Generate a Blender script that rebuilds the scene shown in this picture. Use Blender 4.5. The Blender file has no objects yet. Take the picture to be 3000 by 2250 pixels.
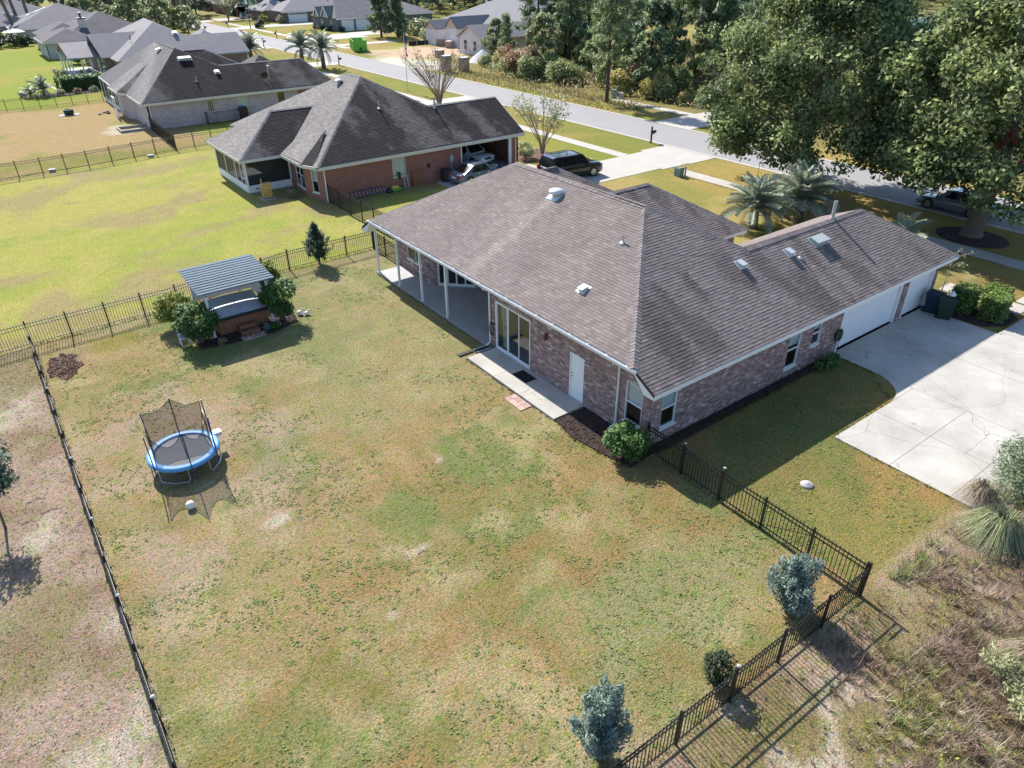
import bpy, math, random
import numpy as np
from mathutils import Vector, Matrix
random.seed(11)
rng = np.random.default_rng(11)
S = bpy.context.scene
C = S.collection
PI = math.pi
rad = math.radians

# ------------------------------------------------------------------ camera
CAM = dict(loc=(-16.4485, -14.0462, 15.7275), yaw=0.9373, pitch=0.5499, roll=-0.0081, f=2071.3)
def set_camera():
    y, p, ro = CAM['yaw'], CAM['pitch'], CAM['roll']
    f = Vector((math.cos(y)*math.cos(p), math.sin(y)*math.cos(p), -math.sin(p)))
    r = Vector((math.sin(y), -math.cos(y), 0)); u = r.cross(f)
    r2 = math.cos(ro)*r + math.sin(ro)*u; u2 = -math.sin(ro)*r + math.cos(ro)*u
    cd = bpy.data.cameras.new('camera'); co = bpy.data.objects.new('camera', cd); C.objects.link(co)
    m = Matrix.Identity(4)
    for i in range(3):
        m[i][0] = r2[i]; m[i][1] = u2[i]; m[i][2] = -f[i]; m[i][3] = CAM['loc'][i]
    co.matrix_world = m
    cd.sensor_fit = 'HORIZONTAL'; cd.sensor_width = 36.0; cd.lens = CAM['f']/3000*36
    cd.clip_start = 0.1; cd.clip_end = 6000
    S.camera = co
set_camera()
CAMV = Vector(CAM['loc'])

# ------------------------------------------------------------------ sky, sun, exposure
SUNV = Vector((0.115, 1.18, 1.0)).normalized()          # towards the sun
w = bpy.data.worlds.new('World'); S.world = w; w.use_nodes = True
nt = w.node_tree; bg = nt.nodes['Background']
sky = nt.nodes.new('ShaderNodeTexSky'); sky.sky_type = 'NISHITA'; sky.sun_disc = False
sky.sun_elevation = math.asin(SUNV.z); sky.sun_rotation = math.atan2(SUNV.x, SUNV.y)
sky.air_density = 1.0; sky.dust_density = 0.8; sky.ozone_density = 4.0
nt.links.new(sky.outputs[0], bg.inputs[0]); bg.inputs[1].default_value = 0.125
sl = bpy.data.lights.new('sun', 'SUN'); sl.energy = 4.9; sl.angle = rad(0.55); sl.color = (1.0, 0.955, 0.89)
so = bpy.data.objects.new('sun', sl); C.objects.link(so)
so.location = (0, 40, 60); so.rotation_euler = (-SUNV).to_track_quat('-Z', 'Y').to_euler()
S.view_settings.view_transform = 'Standard'; S.view_settings.look = 'None'
S.view_settings.gamma = 1; S.view_settings.use_curve_mapping = False
S.view_settings.exposure = 0.86
S.render.engine = 'CYCLES'

# ------------------------------------------------------------------ materials
MATS = {}
def M(name, col=(.5, .5, .5), rough=.75, var=.15, vs=2.0, bump=0.0, bs=30.0, isl=0.0, col2=None, c2s=1.0, metal=0.0,
      spec=.35, attr=False, trans=0.0, fine=0.0, fs=40.0, brick=None, alpha=1.0, coat=0.0, objr=0.0, upn=0.0, mottle=0.0):
    if name.startswith(('leaf_', 'frond', 'weed')) and not upn: upn = 1.3
    if name in MATS: return MATS[name]
    m = bpy.data.materials.new(name); m.use_nodes = True; MATS[name] = m
    N = m.node_tree.nodes; L = m.node_tree.links
    P = N['Principled BSDF']; out = N['Material Output']
    geo = N.new('ShaderNodeNewGeometry')
    pos = geo.outputs['Position']
    def noise(scale, detail=3, rough_=.6):
        n = N.new('ShaderNodeTexNoise'); n.inputs['Scale'].default_value = scale
        n.inputs['Detail'].default_value = detail; n.inputs['Roughness'].default_value = rough_
        L.new(pos, n.inputs['Vector']); return n.outputs['Fac']
    def mth(op, a, b):
        n = N.new('ShaderNodeMath'); n.operation = op
        for i, v in enumerate((a, b)):
            if isinstance(v, (int, float)): n.inputs[i].default_value = v
            else: L.new(v, n.inputs[i])
        return n.outputs[0]
    def mix(fac, a, b, bt='MIX'):
        n = N.new('ShaderNodeMix'); n.data_type = 'RGBA'; n.blend_type = bt
        if isinstance(fac, (int, float)): n.inputs[0].default_value = fac
        else: L.new(fac, n.inputs[0])
        for i, v in ((6, a), (7, b)):
            if isinstance(v, tuple): n.inputs[i].default_value = (*v, 1)
            else: L.new(v, n.inputs[i])
        return n.outputs[2]
    if attr:
        a = N.new('ShaderNodeAttribute'); a.attribute_name = 'Col'; c = a.outputs['Color']
    else:
        r = N.new('ShaderNodeRGB'); r.outputs[0].default_value = (*col, 1); c = r.outputs[0]
    if mottle:
        for sc_, tint in ((2.4, (.74, .98, .58)), (5.5, (1.25, 1.12, .98)), (9.0, (.52, .60, .44)), (7.2, (1.12, .90, .72)), (16.0, (.55, .60, .5))):
            rp = N.new('ShaderNodeMapRange'); rp.inputs[1].default_value = .49; rp.inputs[2].default_value = .64; rp.inputs[4].default_value = mottle
            L.new(noise(sc_, 4, .65), rp.inputs[0]); c = mix(rp.outputs[0], c, mix(1.0, c, tint, 'MULTIPLY'))
    if brick:
        b = N.new('ShaderNodeTexBrick'); sx = N.new('ShaderNodeSeparateXYZ'); L.new(pos, sx.inputs[0])
        cx = N.new('ShaderNodeCombineXYZ'); L.new(mth('ADD', sx.outputs[0], sx.outputs[1]), cx.inputs[0]); L.new(sx.outputs[2], cx.inputs[1])
        L.new(cx.outputs[0], b.inputs['Vector']); b.inputs['Scale'].default_value = 1
        b.inputs['Brick Width'].default_value = .213; b.inputs['Row Height'].default_value = .0767
        b.inputs['Mortar Size'].default_value = .007; b.inputs['Bias'].default_value = -.1
        b.inputs['Color1'].default_value = (*col, 1); b.inputs['Color2'].default_value = (*brick[0], 1); b.inputs['Mortar'].default_value = (*brick[1], 1)
        c = b.outputs['Color']
    if col2 is not None:
        rp = N.new('ShaderNodeMapRange'); rp.inputs[1].default_value = .4; rp.inputs[2].default_value = .62
        L.new(noise(c2s, 5), rp.inputs[0]); c = mix(rp.outputs[0], c, col2)
    val = None
    def addv(v):
        nonlocal val
        val = v if val is None else mth('ADD', val, v)
    if var: addv(mth('MULTIPLY', mth('SUBTRACT', noise(vs, 5), .5), 2.6*var))
    if fine: addv(mth('MULTIPLY', mth('SUBTRACT', noise(fs, 2, .7), .5), 2.6*fine))
    if isl: addv(mth('MULTIPLY', mth('SUBTRACT', geo.outputs['Random Per Island'], .5), 2*isl))
    if objr:
        oi = N.new('ShaderNodeObjectInfo'); addv(mth('MULTIPLY', mth('SUBTRACT', oi.outputs['Random'], .5), 2*objr))
    if val is not None:
        v = mth('MAXIMUM', mth('ADD', val, 1.0), .08)
        cx = N.new('ShaderNodeCombineXYZ')
        for i in range(3): L.new(v, cx.inputs[i])
        c = mix(1.0, c, cx.outputs[0], 'MULTIPLY')
    L.new(c, P.inputs['Base Color'])
    P.inputs['Roughness'].default_value = rough; P.inputs['Metallic'].default_value = metal
    P.inputs['Specular IOR Level'].default_value = spec
    if coat: P.inputs['Coat Weight'].default_value = coat; P.inputs['Coat Roughness'].default_value = .06
    if bump:
        bn = N.new('ShaderNodeBump'); bn.inputs['Strength'].default_value = bump; bn.inputs['Distance'].default_value = .05
        L.new(noise(bs, 4, .65), bn.inputs['Height']); L.new(bn.outputs[0], P.inputs['Normal'])
    if upn:
        va = N.new('ShaderNodeVectorMath'); va.operation = 'ADD'; va.inputs[1].default_value = (0, 0, float(upn)); L.new(geo.outputs['Normal'], va.inputs[0])
        vn_ = N.new('ShaderNodeVectorMath'); vn_.operation = 'NORMALIZE'; L.new(va.outputs[0], vn_.inputs[0]); L.new(vn_.outputs[0], P.inputs['Normal'])
    sh = P.outputs[0]
    if trans:
        t = N.new('ShaderNodeBsdfTranslucent'); L.new(c, t.inputs[0])
        ms = N.new('ShaderNodeMixShader'); ms.inputs[0].default_value = trans
        L.new(sh, ms.inputs[1]); L.new(t.outputs[0], ms.inputs[2]); sh = ms.outputs[0]
    if alpha < 1:
        t = N.new('ShaderNodeBsdfTransparent'); ms = N.new('ShaderNodeMixShader'); ms.inputs[0].default_value = alpha
        L.new(t.outputs[0], ms.inputs[1]); L.new(sh, ms.inputs[2]); sh = ms.outputs[0]
    L.new(sh, out.inputs['Surface'])
    return m

def glass_mat(name, tint=(.88, .93, .95), refl=.07):
    m = bpy.data.materials.new(name); m.use_nodes = True; N = m.node_tree.nodes; L = m.node_tree.links
    N.remove(N['Principled BSDF'])
    t = N.new('ShaderNodeBsdfTransparent'); t.inputs[0].default_value = (*tint, 1)
    g = N.new('ShaderNodeBsdfGlossy'); g.inputs['Roughness'].default_value = .02
    lw = N.new('ShaderNodeLayerWeight'); lw.inputs[0].default_value = .5
    pw = N.new('ShaderNodeMath'); pw.operation = 'POWER'; pw.inputs[1].default_value = 3.5; L.new(lw.outputs['Facing'], pw.inputs[0])
    ad = N.new('ShaderNodeMath'); ad.operation = 'MULTIPLY_ADD'; ad.inputs[1].default_value = .4; ad.inputs[2].default_value = refl; L.new(pw.outputs[0], ad.inputs[0])
    ms = N.new('ShaderNodeMixShader'); L.new(ad.outputs[0], ms.inputs[0]); L.new(t.outputs[0], ms.inputs[1]); L.new(g.outputs[0], ms.inputs[2])
    L.new(ms.outputs[0], N['Material Output'].inputs['Surface']); MATS[name] = m
    return m

def concrete_mat(name, col, crack=.28, stain=.25):
    m = M(name, col, .85, stain, .5, .12, 60, fine=.07, fs=9)
    N = m.node_tree.nodes; L = m.node_tree.links; P = N['Principled BSDF']
    src = P.inputs['Base Color'].links[0].from_socket
    geo = N.new('ShaderNodeNewGeometry'); nz = N.new('ShaderNodeTexNoise'); nz.inputs['Scale'].default_value = 1.1; nz.inputs['Detail'].default_value = 6
    L.new(geo.outputs['Position'], nz.inputs['Vector'])
    mx = N.new('ShaderNodeMix'); mx.data_type = 'RGBA'; mx.blend_type = 'LINEAR_LIGHT'; mx.inputs[0].default_value = .35
    L.new(geo.outputs['Position'], mx.inputs[6]); L.new(nz.outputs['Color'], mx.inputs[7])
    vo = N.new('ShaderNodeTexVoronoi'); vo.feature = 'DISTANCE_TO_EDGE'; vo.inputs['Scale'].default_value = crack
    L.new(mx.outputs[2], vo.inputs['Vector'])
    mr = N.new('ShaderNodeMapRange'); mr.inputs[1].default_value = .0018; mr.inputs[2].default_value = .0042; mr.inputs[3].default_value = .62; mr.inputs[4].default_value = 1
    L.new(vo.outputs['Distance'], mr.inputs[0])
    # scattered oil spots
    vs = N.new('ShaderNodeTexVoronoi'); vs.inputs['Scale'].default_value = .75; L.new(geo.outputs['Position'], vs.inputs['Vector'])
    ms = N.new('ShaderNodeMapRange'); ms.inputs[1].default_value = .05; ms.inputs[2].default_value = .09; ms.inputs[3].default_value = .72; ms.inputs[4].default_value = 1
    L.new(vs.outputs['Distance'], ms.inputs[0])
    mu = N.new('ShaderNodeMath'); mu.operation = 'MULTIPLY'; L.new(mr.outputs[0], mu.inputs[0]); L.new(ms.outputs[0], mu.inputs[1])
    cx = N.new('ShaderNodeCombineXYZ')
    for i in range(3): L.new(mu.outputs[0], cx.inputs[i])
    m2 = N.new('ShaderNodeMix'); m2.data_type = 'RGBA'; m2.blend_type = 'MULTIPLY'; m2.inputs[0].default_value = 1
    L.new(src, m2.inputs[6]); L.new(cx.outputs[0], m2.inputs[7]); L.new(m2.outputs[2], P.inputs['Base Color'])
    return m

M('ground', attr=True, rough=.95, var=.12, vs=1.1, bump=1.0, bs=17, fine=.62, fs=20, spec=.05, mottle=.8)
M('grass_blade', attr=True, rough=.9, var=0, isl=.30, trans=0, spec=.1, upn=9)
M('asphalt', (0.285, 0.275, 0.268), .9, .08, .25, .15, 40, fine=.06, fs=12, spec=.2)
concrete_mat('concrete', (.415, .39, .345), stain=.36)
M('concrete_walk', (.42, .39, .345), .9, .12, .8, .1, 50, fine=.08, fs=14)
M('concrete_stamped', (.33, .33, .33), .6, .2, 2.2, .35, 5, fine=.1, fs=10)
M('white_paint', (.76, .76, .75), .55, .05, 2, spec=.4)
M('white_metal', (.72, .73, .74), .4, .05, 2, spec=.5)
M('door_white', (.74, .76, .78), .5, .03, 1)
M('cream_trim', (.62, .58, .50), .6, .06, 2)
M('mortar', (.34, .31, .29), .95, .15, 4, fine=.15, fs=60)
M('brick', attr=True, rough=.9, var=.12, vs=6, fine=.15, fs=60, spec=.2)
M('shingle', attr=True, rough=.95, var=.10, vs=1.2, fine=.18, fs=45, spec=.15)
M('roof_base', (.13, .11, .10), .95, .12, 1)
M('roof_vent', (.62, .64, .62), .4, .06, 3, metal=.5)
M('roof_vent_green', (0.36, 0.4, 0.38), .45, .1, 3, metal=0)
M('pipe', (0.38, 0.36, 0.33), .6, .1, 5)
M('black_metal', (.018, .017, .017), .45, .1, 4, spec=.4)
M('rust_black', (.035, .024, .02), .6, .2, 6)
M('dark_plastic', (.02, .022, .026), .4, .1, 4, spec=.5)
M('wood_brown', (.24, .105, .06), .7, .2, 3, bump=.2, bs=30, isl=.15)
M('wood_red', (.20, .085, .05), .75, .2, 3, isl=.2)
M('wood_grey', (.33, .29, .25), .9, .2, 3, isl=.2)
M('bark', (.15, .12, .095), .95, .3, 3, bump=.8, bs=14)
M('bark_light', (.36, .30, .24), .95, .2, 3, bump=.4, bs=14)
M('bark_pine', (.075, .055, .045), .95, .3, 3, bump=.8, bs=10)
M('mulch', (.045, .03, .025), .95, .35, 5, bump=1, bs=24, fine=.5, fs=30)
M('mulch_red', (.16, .085, .06), .95, .35, 4, bump=1, bs=20, fine=.5, fs=24)
M('chip', (.06, .035, .025), .9, .1, 4, isl=.7)
M('leaf_oak', (0.14, 0.19, 0.075), .62, .12, .8, isl=.5, trans=.3, spec=.3)
M('leaf_oak_light', (0.28, 0.335, 0.125), .62, .12, .8, isl=.5, trans=.3, spec=.3)
M('leaf_red', (.42, .09, .06), .6, .1, 1, isl=.4, trans=.3)
M('leaf_shrub', (0.1, 0.19, 0.045), .62, .1, 2, isl=.5, trans=.3, spec=.3)
M('leaf_yellow', (0.24, 0.28, 0.045), .62, .1, 2, isl=.45, trans=.3, spec=.3)
M('leaf_hedge', (0.18, 0.26, 0.06), .62, .1, 2, isl=.45, trans=.3, spec=.3)
M('leaf_juniper', (0.25, 0.325, 0.26), .62, .12, 2, isl=.45, trans=.3, spec=.3)
M('leaf_cypress', (0.085, 0.135, 0.09), .62, .12, 2, isl=.45, trans=.3, spec=.3)
M('leaf_holly', (0.06, 0.085, 0.035), .62, .12, 2, isl=.5, trans=.3, spec=.3)
M('leaf_pine', (0.3, 0.37, 0.16), .62, .15, .5, isl=.45, trans=.3, spec=.3)
M('leaf_pine_dark', (0.19, 0.26, 0.12), .62, .15, .5, isl=.45, trans=.3, spec=.3)
M('leaf_wood', (0.33, 0.38, 0.15), .6, .2, .5, isl=.5, trans=.3)
M('leaf_wood_gold', (0.5, 0.43, 0.14), .65, .2, .5, isl=.5, trans=.3)
M('leaf_far', (0.14, 0.19, 0.11), .7, .25, .25, isl=.5, trans=.3)
M('leaf_rust', (0.42, 0.26, 0.15), .7, .2, .5, isl=.5, trans=.3)
M('leaf_pale', (0.38, 0.39, 0.2), .65, .15, .5, isl=.45, trans=.3)
M('frond', (0.33, 0.38, 0.26), .5, .15, 2, isl=.35, trans=.25, spec=.4)
M('frond_dry', (.36, .30, .18), .8, .15, 2, isl=.35, trans=.2)
M('weed', attr=True, rough=.9, var=.1, vs=2, isl=.45, trans=.25, spec=.1)
M('weed_brown', (.26, .175, .135), .9, .1, 2, isl=.5, trans=.2, spec=.1); M('weed_olive', (.24, .21, .085), .9, .1, 2, isl=.5, trans=.2, spec=.1)
M('leaf_willow', (0.2, 0.255, 0.14), .62, .12, 2, isl=.5, trans=.3, spec=.3); M('lawn_weed', (.15, .185, .06), .8, .1, 2, isl=.35, spec=.1)
M('twig', (.30, .24, .19), .9, .15, 3)
M('tyre', (.02, .02, .02), .8, .1, 5)
M('rim', (.55, .56, .58), .25, .05, 5, metal=.9)
M('car_black', (.012, .013, .016), .22, .05, 3, spec=.6, coat=1)
M('car_navy', (0.13, 0.15, 0.18), .22, .05, 3, spec=.6, coat=1)
M('car_white', (.62, .64, .66), .25, .03, 3, spec=.6, coat=1)
M('car_glass', (.012, .016, .02), .04, 0, 3, spec=.9)
M('chrome', (.7, .7, .72), .15, 0, 3, metal=1)
M('lamp_glass', (.7, .72, .74), .1, 0, 3, spec=.8)
M('lamp_red', (.35, .02, .02), .25, 0, 3, spec=.6)
M('tramp_blue', (.10, .33, .62), .5, .12, 4, spec=.4)
M('tramp_pole', (.03, .05, .16), .45, .1, 4, spec=.4)
M('tramp_mat', (.27, .27, .27), .85, .1, 3)
M('net', (.02, .02, .025), .8, 0, 3, alpha=.50)
M('screen', (.03, .035, .035), .8, 0, 3, alpha=.72)
M('galv', (.50, .52, .54), .4, .1, 3, metal=.6)
M('slat_metal', (0.17, 0.21, 0.24), .9, .15, 2.5, spec=.1)
M('tub_cover', (0.42, 0.46, 0.51), .45, .15, 3, bump=.05, bs=8, spec=.45)
M('vinyl_black', (.02, .022, .025), .5, .1, 4)
M('paver', (.45, .30, .25), .9, .15, 4, objr=.2)
M('rubber_mat', (.012, .012, .014), .9, .2, 10)
M('bin_green', (.012, .028, .022), .5, .1, 4, spec=.4)
M('bin_blue', (.012, .022, .05), .5, .1, 4, spec=.4)
M('curtain', (.42, .43, .30), .9, .1, 3, trans=.2)
M('blind', (.62, .63, .62), .8, .04, 3)
M('copper', (.12, .06, .04), .5, .1, 4, metal=.5)
M('hose_green', (.03, .07, .035), .5, .1, 4)
M('ball', (.74, .73, .66), .6, .12, 9)
M('util_green', (.20, .27, .24), .6, .08, 4)
M('util_grey', (.38, .40, .41), .6, .08, 4)
M('sand_pile', (.60, .58, .57), .95, .12, 1.5, bump=.3, bs=8)
M('pallet_brick', (.34, .24, .20), .95, .2, 4, isl=.25)
M('house_wrap', (.60, .57, .585), .7, .1, 1.2)
M('osb', (.52, .38, .30), .85, .15, 2)
M('dumpster_green', (.16, .46, .06), .6, .18, 2, spec=.3)
M('silt', (.03, .03, .032), .8, .1, 4)
M('interior', (.16, .15, .14), .9, .1, 2)
M('floor_in', (.20, .17, .14), .8, .1, 2)
M('tile_brown', (.16, .12, .11), .7, .2, 3)
M('water', (.02, .09, .075), .06, .2, .03, bump=.05, bs=1.5, spec=.6)
M('grill_tan', (.52, .33, .10), .5, .1, 4)
M('grill_metal', (.45, .45, .44), .3, .1, 4, metal=.8)
M('plastic_green', (.10, .38, .08), .5, .2, 6)
M('plastic_yellow', (.65, .50, .10), .5, .2, 6)
M('umbrella_cloth', (.74, .70, .64), .8, .05, 3)
M('flag_red', (.40, .06, .06), .8, .1, 3)
M('flag_blue', (.03, .05, .18), .8, .1, 3)
M('flag_white', (.72, .71, .69), .8, .1, 3)
M('stone_lid', (.36, .34, .33), .9, .15, 5)
M('red_brick_wall', (.30, .105, .07), .92, .18, 1.2, brick=((.20, .075, .055), (.36, .29, .25)))
M('grey_brick_wall', (.50, .44, .43), .92, .18, 1.0, brick=((.33, .27, .28), (.46, .42, .40)))
M('blue_brick_wall', (.10, .11, .13), .92, .18, 1.0, brick=((.15, .16, .19), (.22, .22, .23)))
M('tan_wall', (.40, .39, .38), .9, .12, 1.0, brick=((.46, .45, .43), (.44, .43, .41)))
M('brown_brick_wall', (.17, .10, .085), .92, .18, 1.0, brick=((.22, .13, .10), (.3, .26, .23)))
M('roof_grey', (.25, .235, .235), .95, .14, .8, fine=.2, fs=6, spec=.15)
M('roof_dark', (.13, .12, .125), .95, .25, .6, fine=.25, fs=6, spec=.15)
M('roof_mid', (.19, .18, .185), .95, .2, .7, fine=.22, fs=6, spec=.15)
M('roof_new', (.22, .215, .22), .95, .08, .7, fine=.15, fs=6, spec=.15)
M('chimney_stucco', (.55, .50, .44), .9, .1, 2)
M('red_clay', (.62, .42, .33), .95, .2, .5)
glass_mat('glass'); glass_mat('glass_dark', (.5, .56, .58), .09)

# ------------------------------------------------------------------ mesh helpers
class MB:
    def __init__(s): s.v = []; s.f = []
    def add(s, vs, fs):
        o = len(s.v); s.v += [tuple(p) for p in vs]; s.f += [tuple(i+o for i in f) for f in fs]; return s
    def box(s, x0, x1, y0, y1, z0, z1):
        return s.add([(x0,y0,z0),(x1,y0,z0),(x1,y1,z0),(x0,y1,z0),(x0,y0,z1),(x1,y0,z1),(x1,y1,z1),(x0,y1,z1)],
                     [(0,3,2,1),(4,5,6,7),(0,1,5,4),(1,2,6,5),(2,3,7,6),(3,0,4,7)])
    def obox(s, c, a, b, n, ha, hb, hn):       # oriented box: centre, 3 axes, half sizes
        c = Vector(c); a = Vector(a)*ha; b = Vector(b)*hb; n = Vector(n)*hn
        P = [c+sa*a+sb*b+sn*n for sn in (-1,1) for sb in (-1,1) for sa in (-1,1)]
        return s.add(P, [(0,2,3,1),(4,5,7,6),(0,1,5,4),(1,3,7,5),(3,2,6,7),(2,0,4,6)])
    def tube(s, pts, rs, n=7, cap=True):
        pts = [Vector(p) for p in pts]
        if isinstance(rs, (int, float)): rs = [rs]*len(pts)
        o = len(s.v); ref = None
        for i, p in enumerate(pts):
            d = (pts[min(i+1, len(pts)-1)] - pts[max(i-1, 0)]).normalized()
            if ref is None: ref = Vector((1,0,0)) if abs(d.x) < .8 else Vector((0,1,0))
            a = d.cross(ref).normalized(); b = d.cross(a).normalized(); ref = b.cross(d) if False else ref
            for k in range(n):
                t = 2*PI*k/n; q = p + rs[i]*(math.cos(t)*a + math.sin(t)*b); s.v.append(tuple(q))
        for i in range(len(pts)-1):
            for k in range(n):
                k2 = (k+1) % n; s.f.append((o+i*n+k, o+(i+1)*n+k, o+(i+1)*n+k2, o+i*n+k2))
        if cap:
            s.f.append(tuple(o+k for k in range(n))); e = o+(len(pts)-1)*n; s.f.append(tuple(e+n-1-k for k in range(n)))
        return s
    def lathe(s, prof, n=20, c=(0,0,0)):       # prof: (r,z)
        o = len(s.v)
        for r, z in prof:
            for k in range(n):
                t = 2*PI*k/n; s.v.append((c[0]+r*math.cos(t), c[1]+r*math.sin(t), c[2]+z))
        for i in range(len(prof)-1):
            for k in range(n):
                k2 = (k+1) % n; s.f.append((o+i*n+k, o+i*n+k2, o+(i+1)*n+k2, o+(i+1)*n+k))
        s.f.append(tuple(o+n-1-k for k in range(n))); e = o+(len(prof)-1)*n; s.f.append(tuple(e+k for k in range(n)))
        return s
    def prism(s, poly, z0, z1):                # vertical prism over an xy polygon (counter-clockwise)
        n = len(poly); o = len(s.v)
        s.v += [(p[0], p[1], z0) for p in poly] + [(p[0], p[1], z1) for p in poly]
        s.f.append(tuple(o+n-1-i for i in range(n))); s.f.append(tuple(o+n+i for i in range(n)))
        for i in range(n):
            j = (i+1) % n; s.f.append((o+i, o+j, o+n+j, o+n+i))
        return s
    def slab(s, pts, t):                       # planar 3D polygon thickened downwards by t (vertical)
        n = len(pts); o = len(s.v)
        s.v += [tuple(p) for p in pts] + [(p[0], p[1], p[2]-t) for p in pts]
        s.f.append(tuple(o+i for i in range(n))); s.f.append(tuple(o+2*n-1-i for i in range(n)))
        for i in range(n):
            j = (i+1) % n; s.f.append((o+i, o+n+i, o+n+j, o+j))
        return s
    def me(s, name, mat, smooth=False):
        m = bpy.data.meshes.new(name); m.from_pydata(s.v, [], s.f)
        if mat: m.materials.append(MATS[mat])
        if smooth: m.polygons.foreach_set('use_smooth', [True]*len(m.polygons))
        return m
    def ob(s, name, mat, parent=None, smooth=False):
        return link(name, s.me(name, mat, smooth), parent)

def link(name, me, parent=None):
    o = bpy.data.objects.new(name, me); C.objects.link(o)
    if parent is not None:
        o.parent = parent
        root = parent
        while root.parent is not None: root = root.parent
        if parent is root and not root.get('_local'): o.matrix_parent_inverse = Matrix.Translation(-root.location)
        elif parent is not root and not root.get('_local') and parent.get('_own'): o.matrix_parent_inverse = Matrix.Translation(-parent.location)
    return o

def npmesh(name, V, F, mat, col=None, smooth=False):
    V = np.asarray(V, dtype=np.float32).reshape(-1, 3); F = np.asarray(F, dtype=np.int32)
    m = bpy.data.meshes.new(name); k = F.shape[1]; nf = F.shape[0]
    m.vertices.add(len(V)); m.vertices.foreach_set('co', V.ravel())
    m.loops.add(nf*k); m.loops.foreach_set('vertex_index', F.ravel())
    m.polygons.add(nf); m.polygons.foreach_set('loop_start', np.arange(0, nf*k, k, dtype=np.int32))
    m.polygons.foreach_set('loop_total', np.full(nf, k, dtype=np.int32))
    m.polygons.foreach_set('use_smooth', np.full(nf, bool(smooth), dtype=bool))
    m.update(calc_edges=True)
    m.materials.append(MATS[mat])
    if col is not None:
        col = np.asarray(col, dtype=np.float32)
        dom = 'FACE' if len(col) == nf else 'POINT'
        a = m.attributes.new('Col', 'FLOAT_COLOR', dom)
        a.data.foreach_set('color', np.concatenate([col, np.ones((len(col), 1), np.float32)], 1).ravel())
    return m

def tag(o, label=None, cat=None, group=None, kind=None):
    if label: o['label'] = label
    if cat: o['category'] = cat
    if group: o['group'] = group
    if kind: o['kind'] = kind
    return o
def thing(name, label, cat, loc=(0, 0, 0), rz=0.0, group=None, local=False):
    o = bpy.data.objects.new(name, None); C.objects.link(o); o.location = loc; o.rotation_euler = (0, 0, rz)
    o.empty_display_size = .3
    if local: o['_local'] = 1
    return tag(o, label, cat, group)
def copy_tree(o, parent=None):
    c = o.copy(); C.objects.link(c)
    if parent is not None: c.parent = parent
    for ch in o.children: copy_tree(ch, c)
    return c
def struct(name, mb, mat):
    o = mb.ob(name, mat) if isinstance(mb, MB) else link(name, mb)
    o['kind'] = 'structure'; return o
def stuff(o, label=None, cat=None):
    o['kind'] = 'stuff'
    return tag(o, label, cat)

# value noise for colours of the ground and roofs
_tab = rng.random((257, 257))
def vnoise(x, y, scale):
    x = np.asarray(x, float)/scale + 1000.3; y = np.asarray(y, float)/scale + 1000.7
    xi = np.floor(x).astype(int); yi = np.floor(y).astype(int); fx = x-xi; fy = y-yi
    fx = fx*fx*(3-2*fx); fy = fy*fy*(3-2*fy); a = xi % 256; b = yi % 256
    return (_tab[a, b]*(1-fx)+_tab[a+1, b]*fx)*(1-fy) + (_tab[a, b+1]*(1-fx)+_tab[a+1, b+1]*fx)*fy
def fbm(x, y, scale, o=4):
    s = 0; a = 1; t = 0
    for i in range(o): s = s + a*vnoise(np.asarray(x)+17*i, np.asarray(y)-9*i, scale/2**i); t += a; a *= .55
    return s/t
def sm(a, b, x): t = np.clip((np.asarray(x, float)-a)/(b-a), 0, 1); return t*t*(3-2*t)
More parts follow.
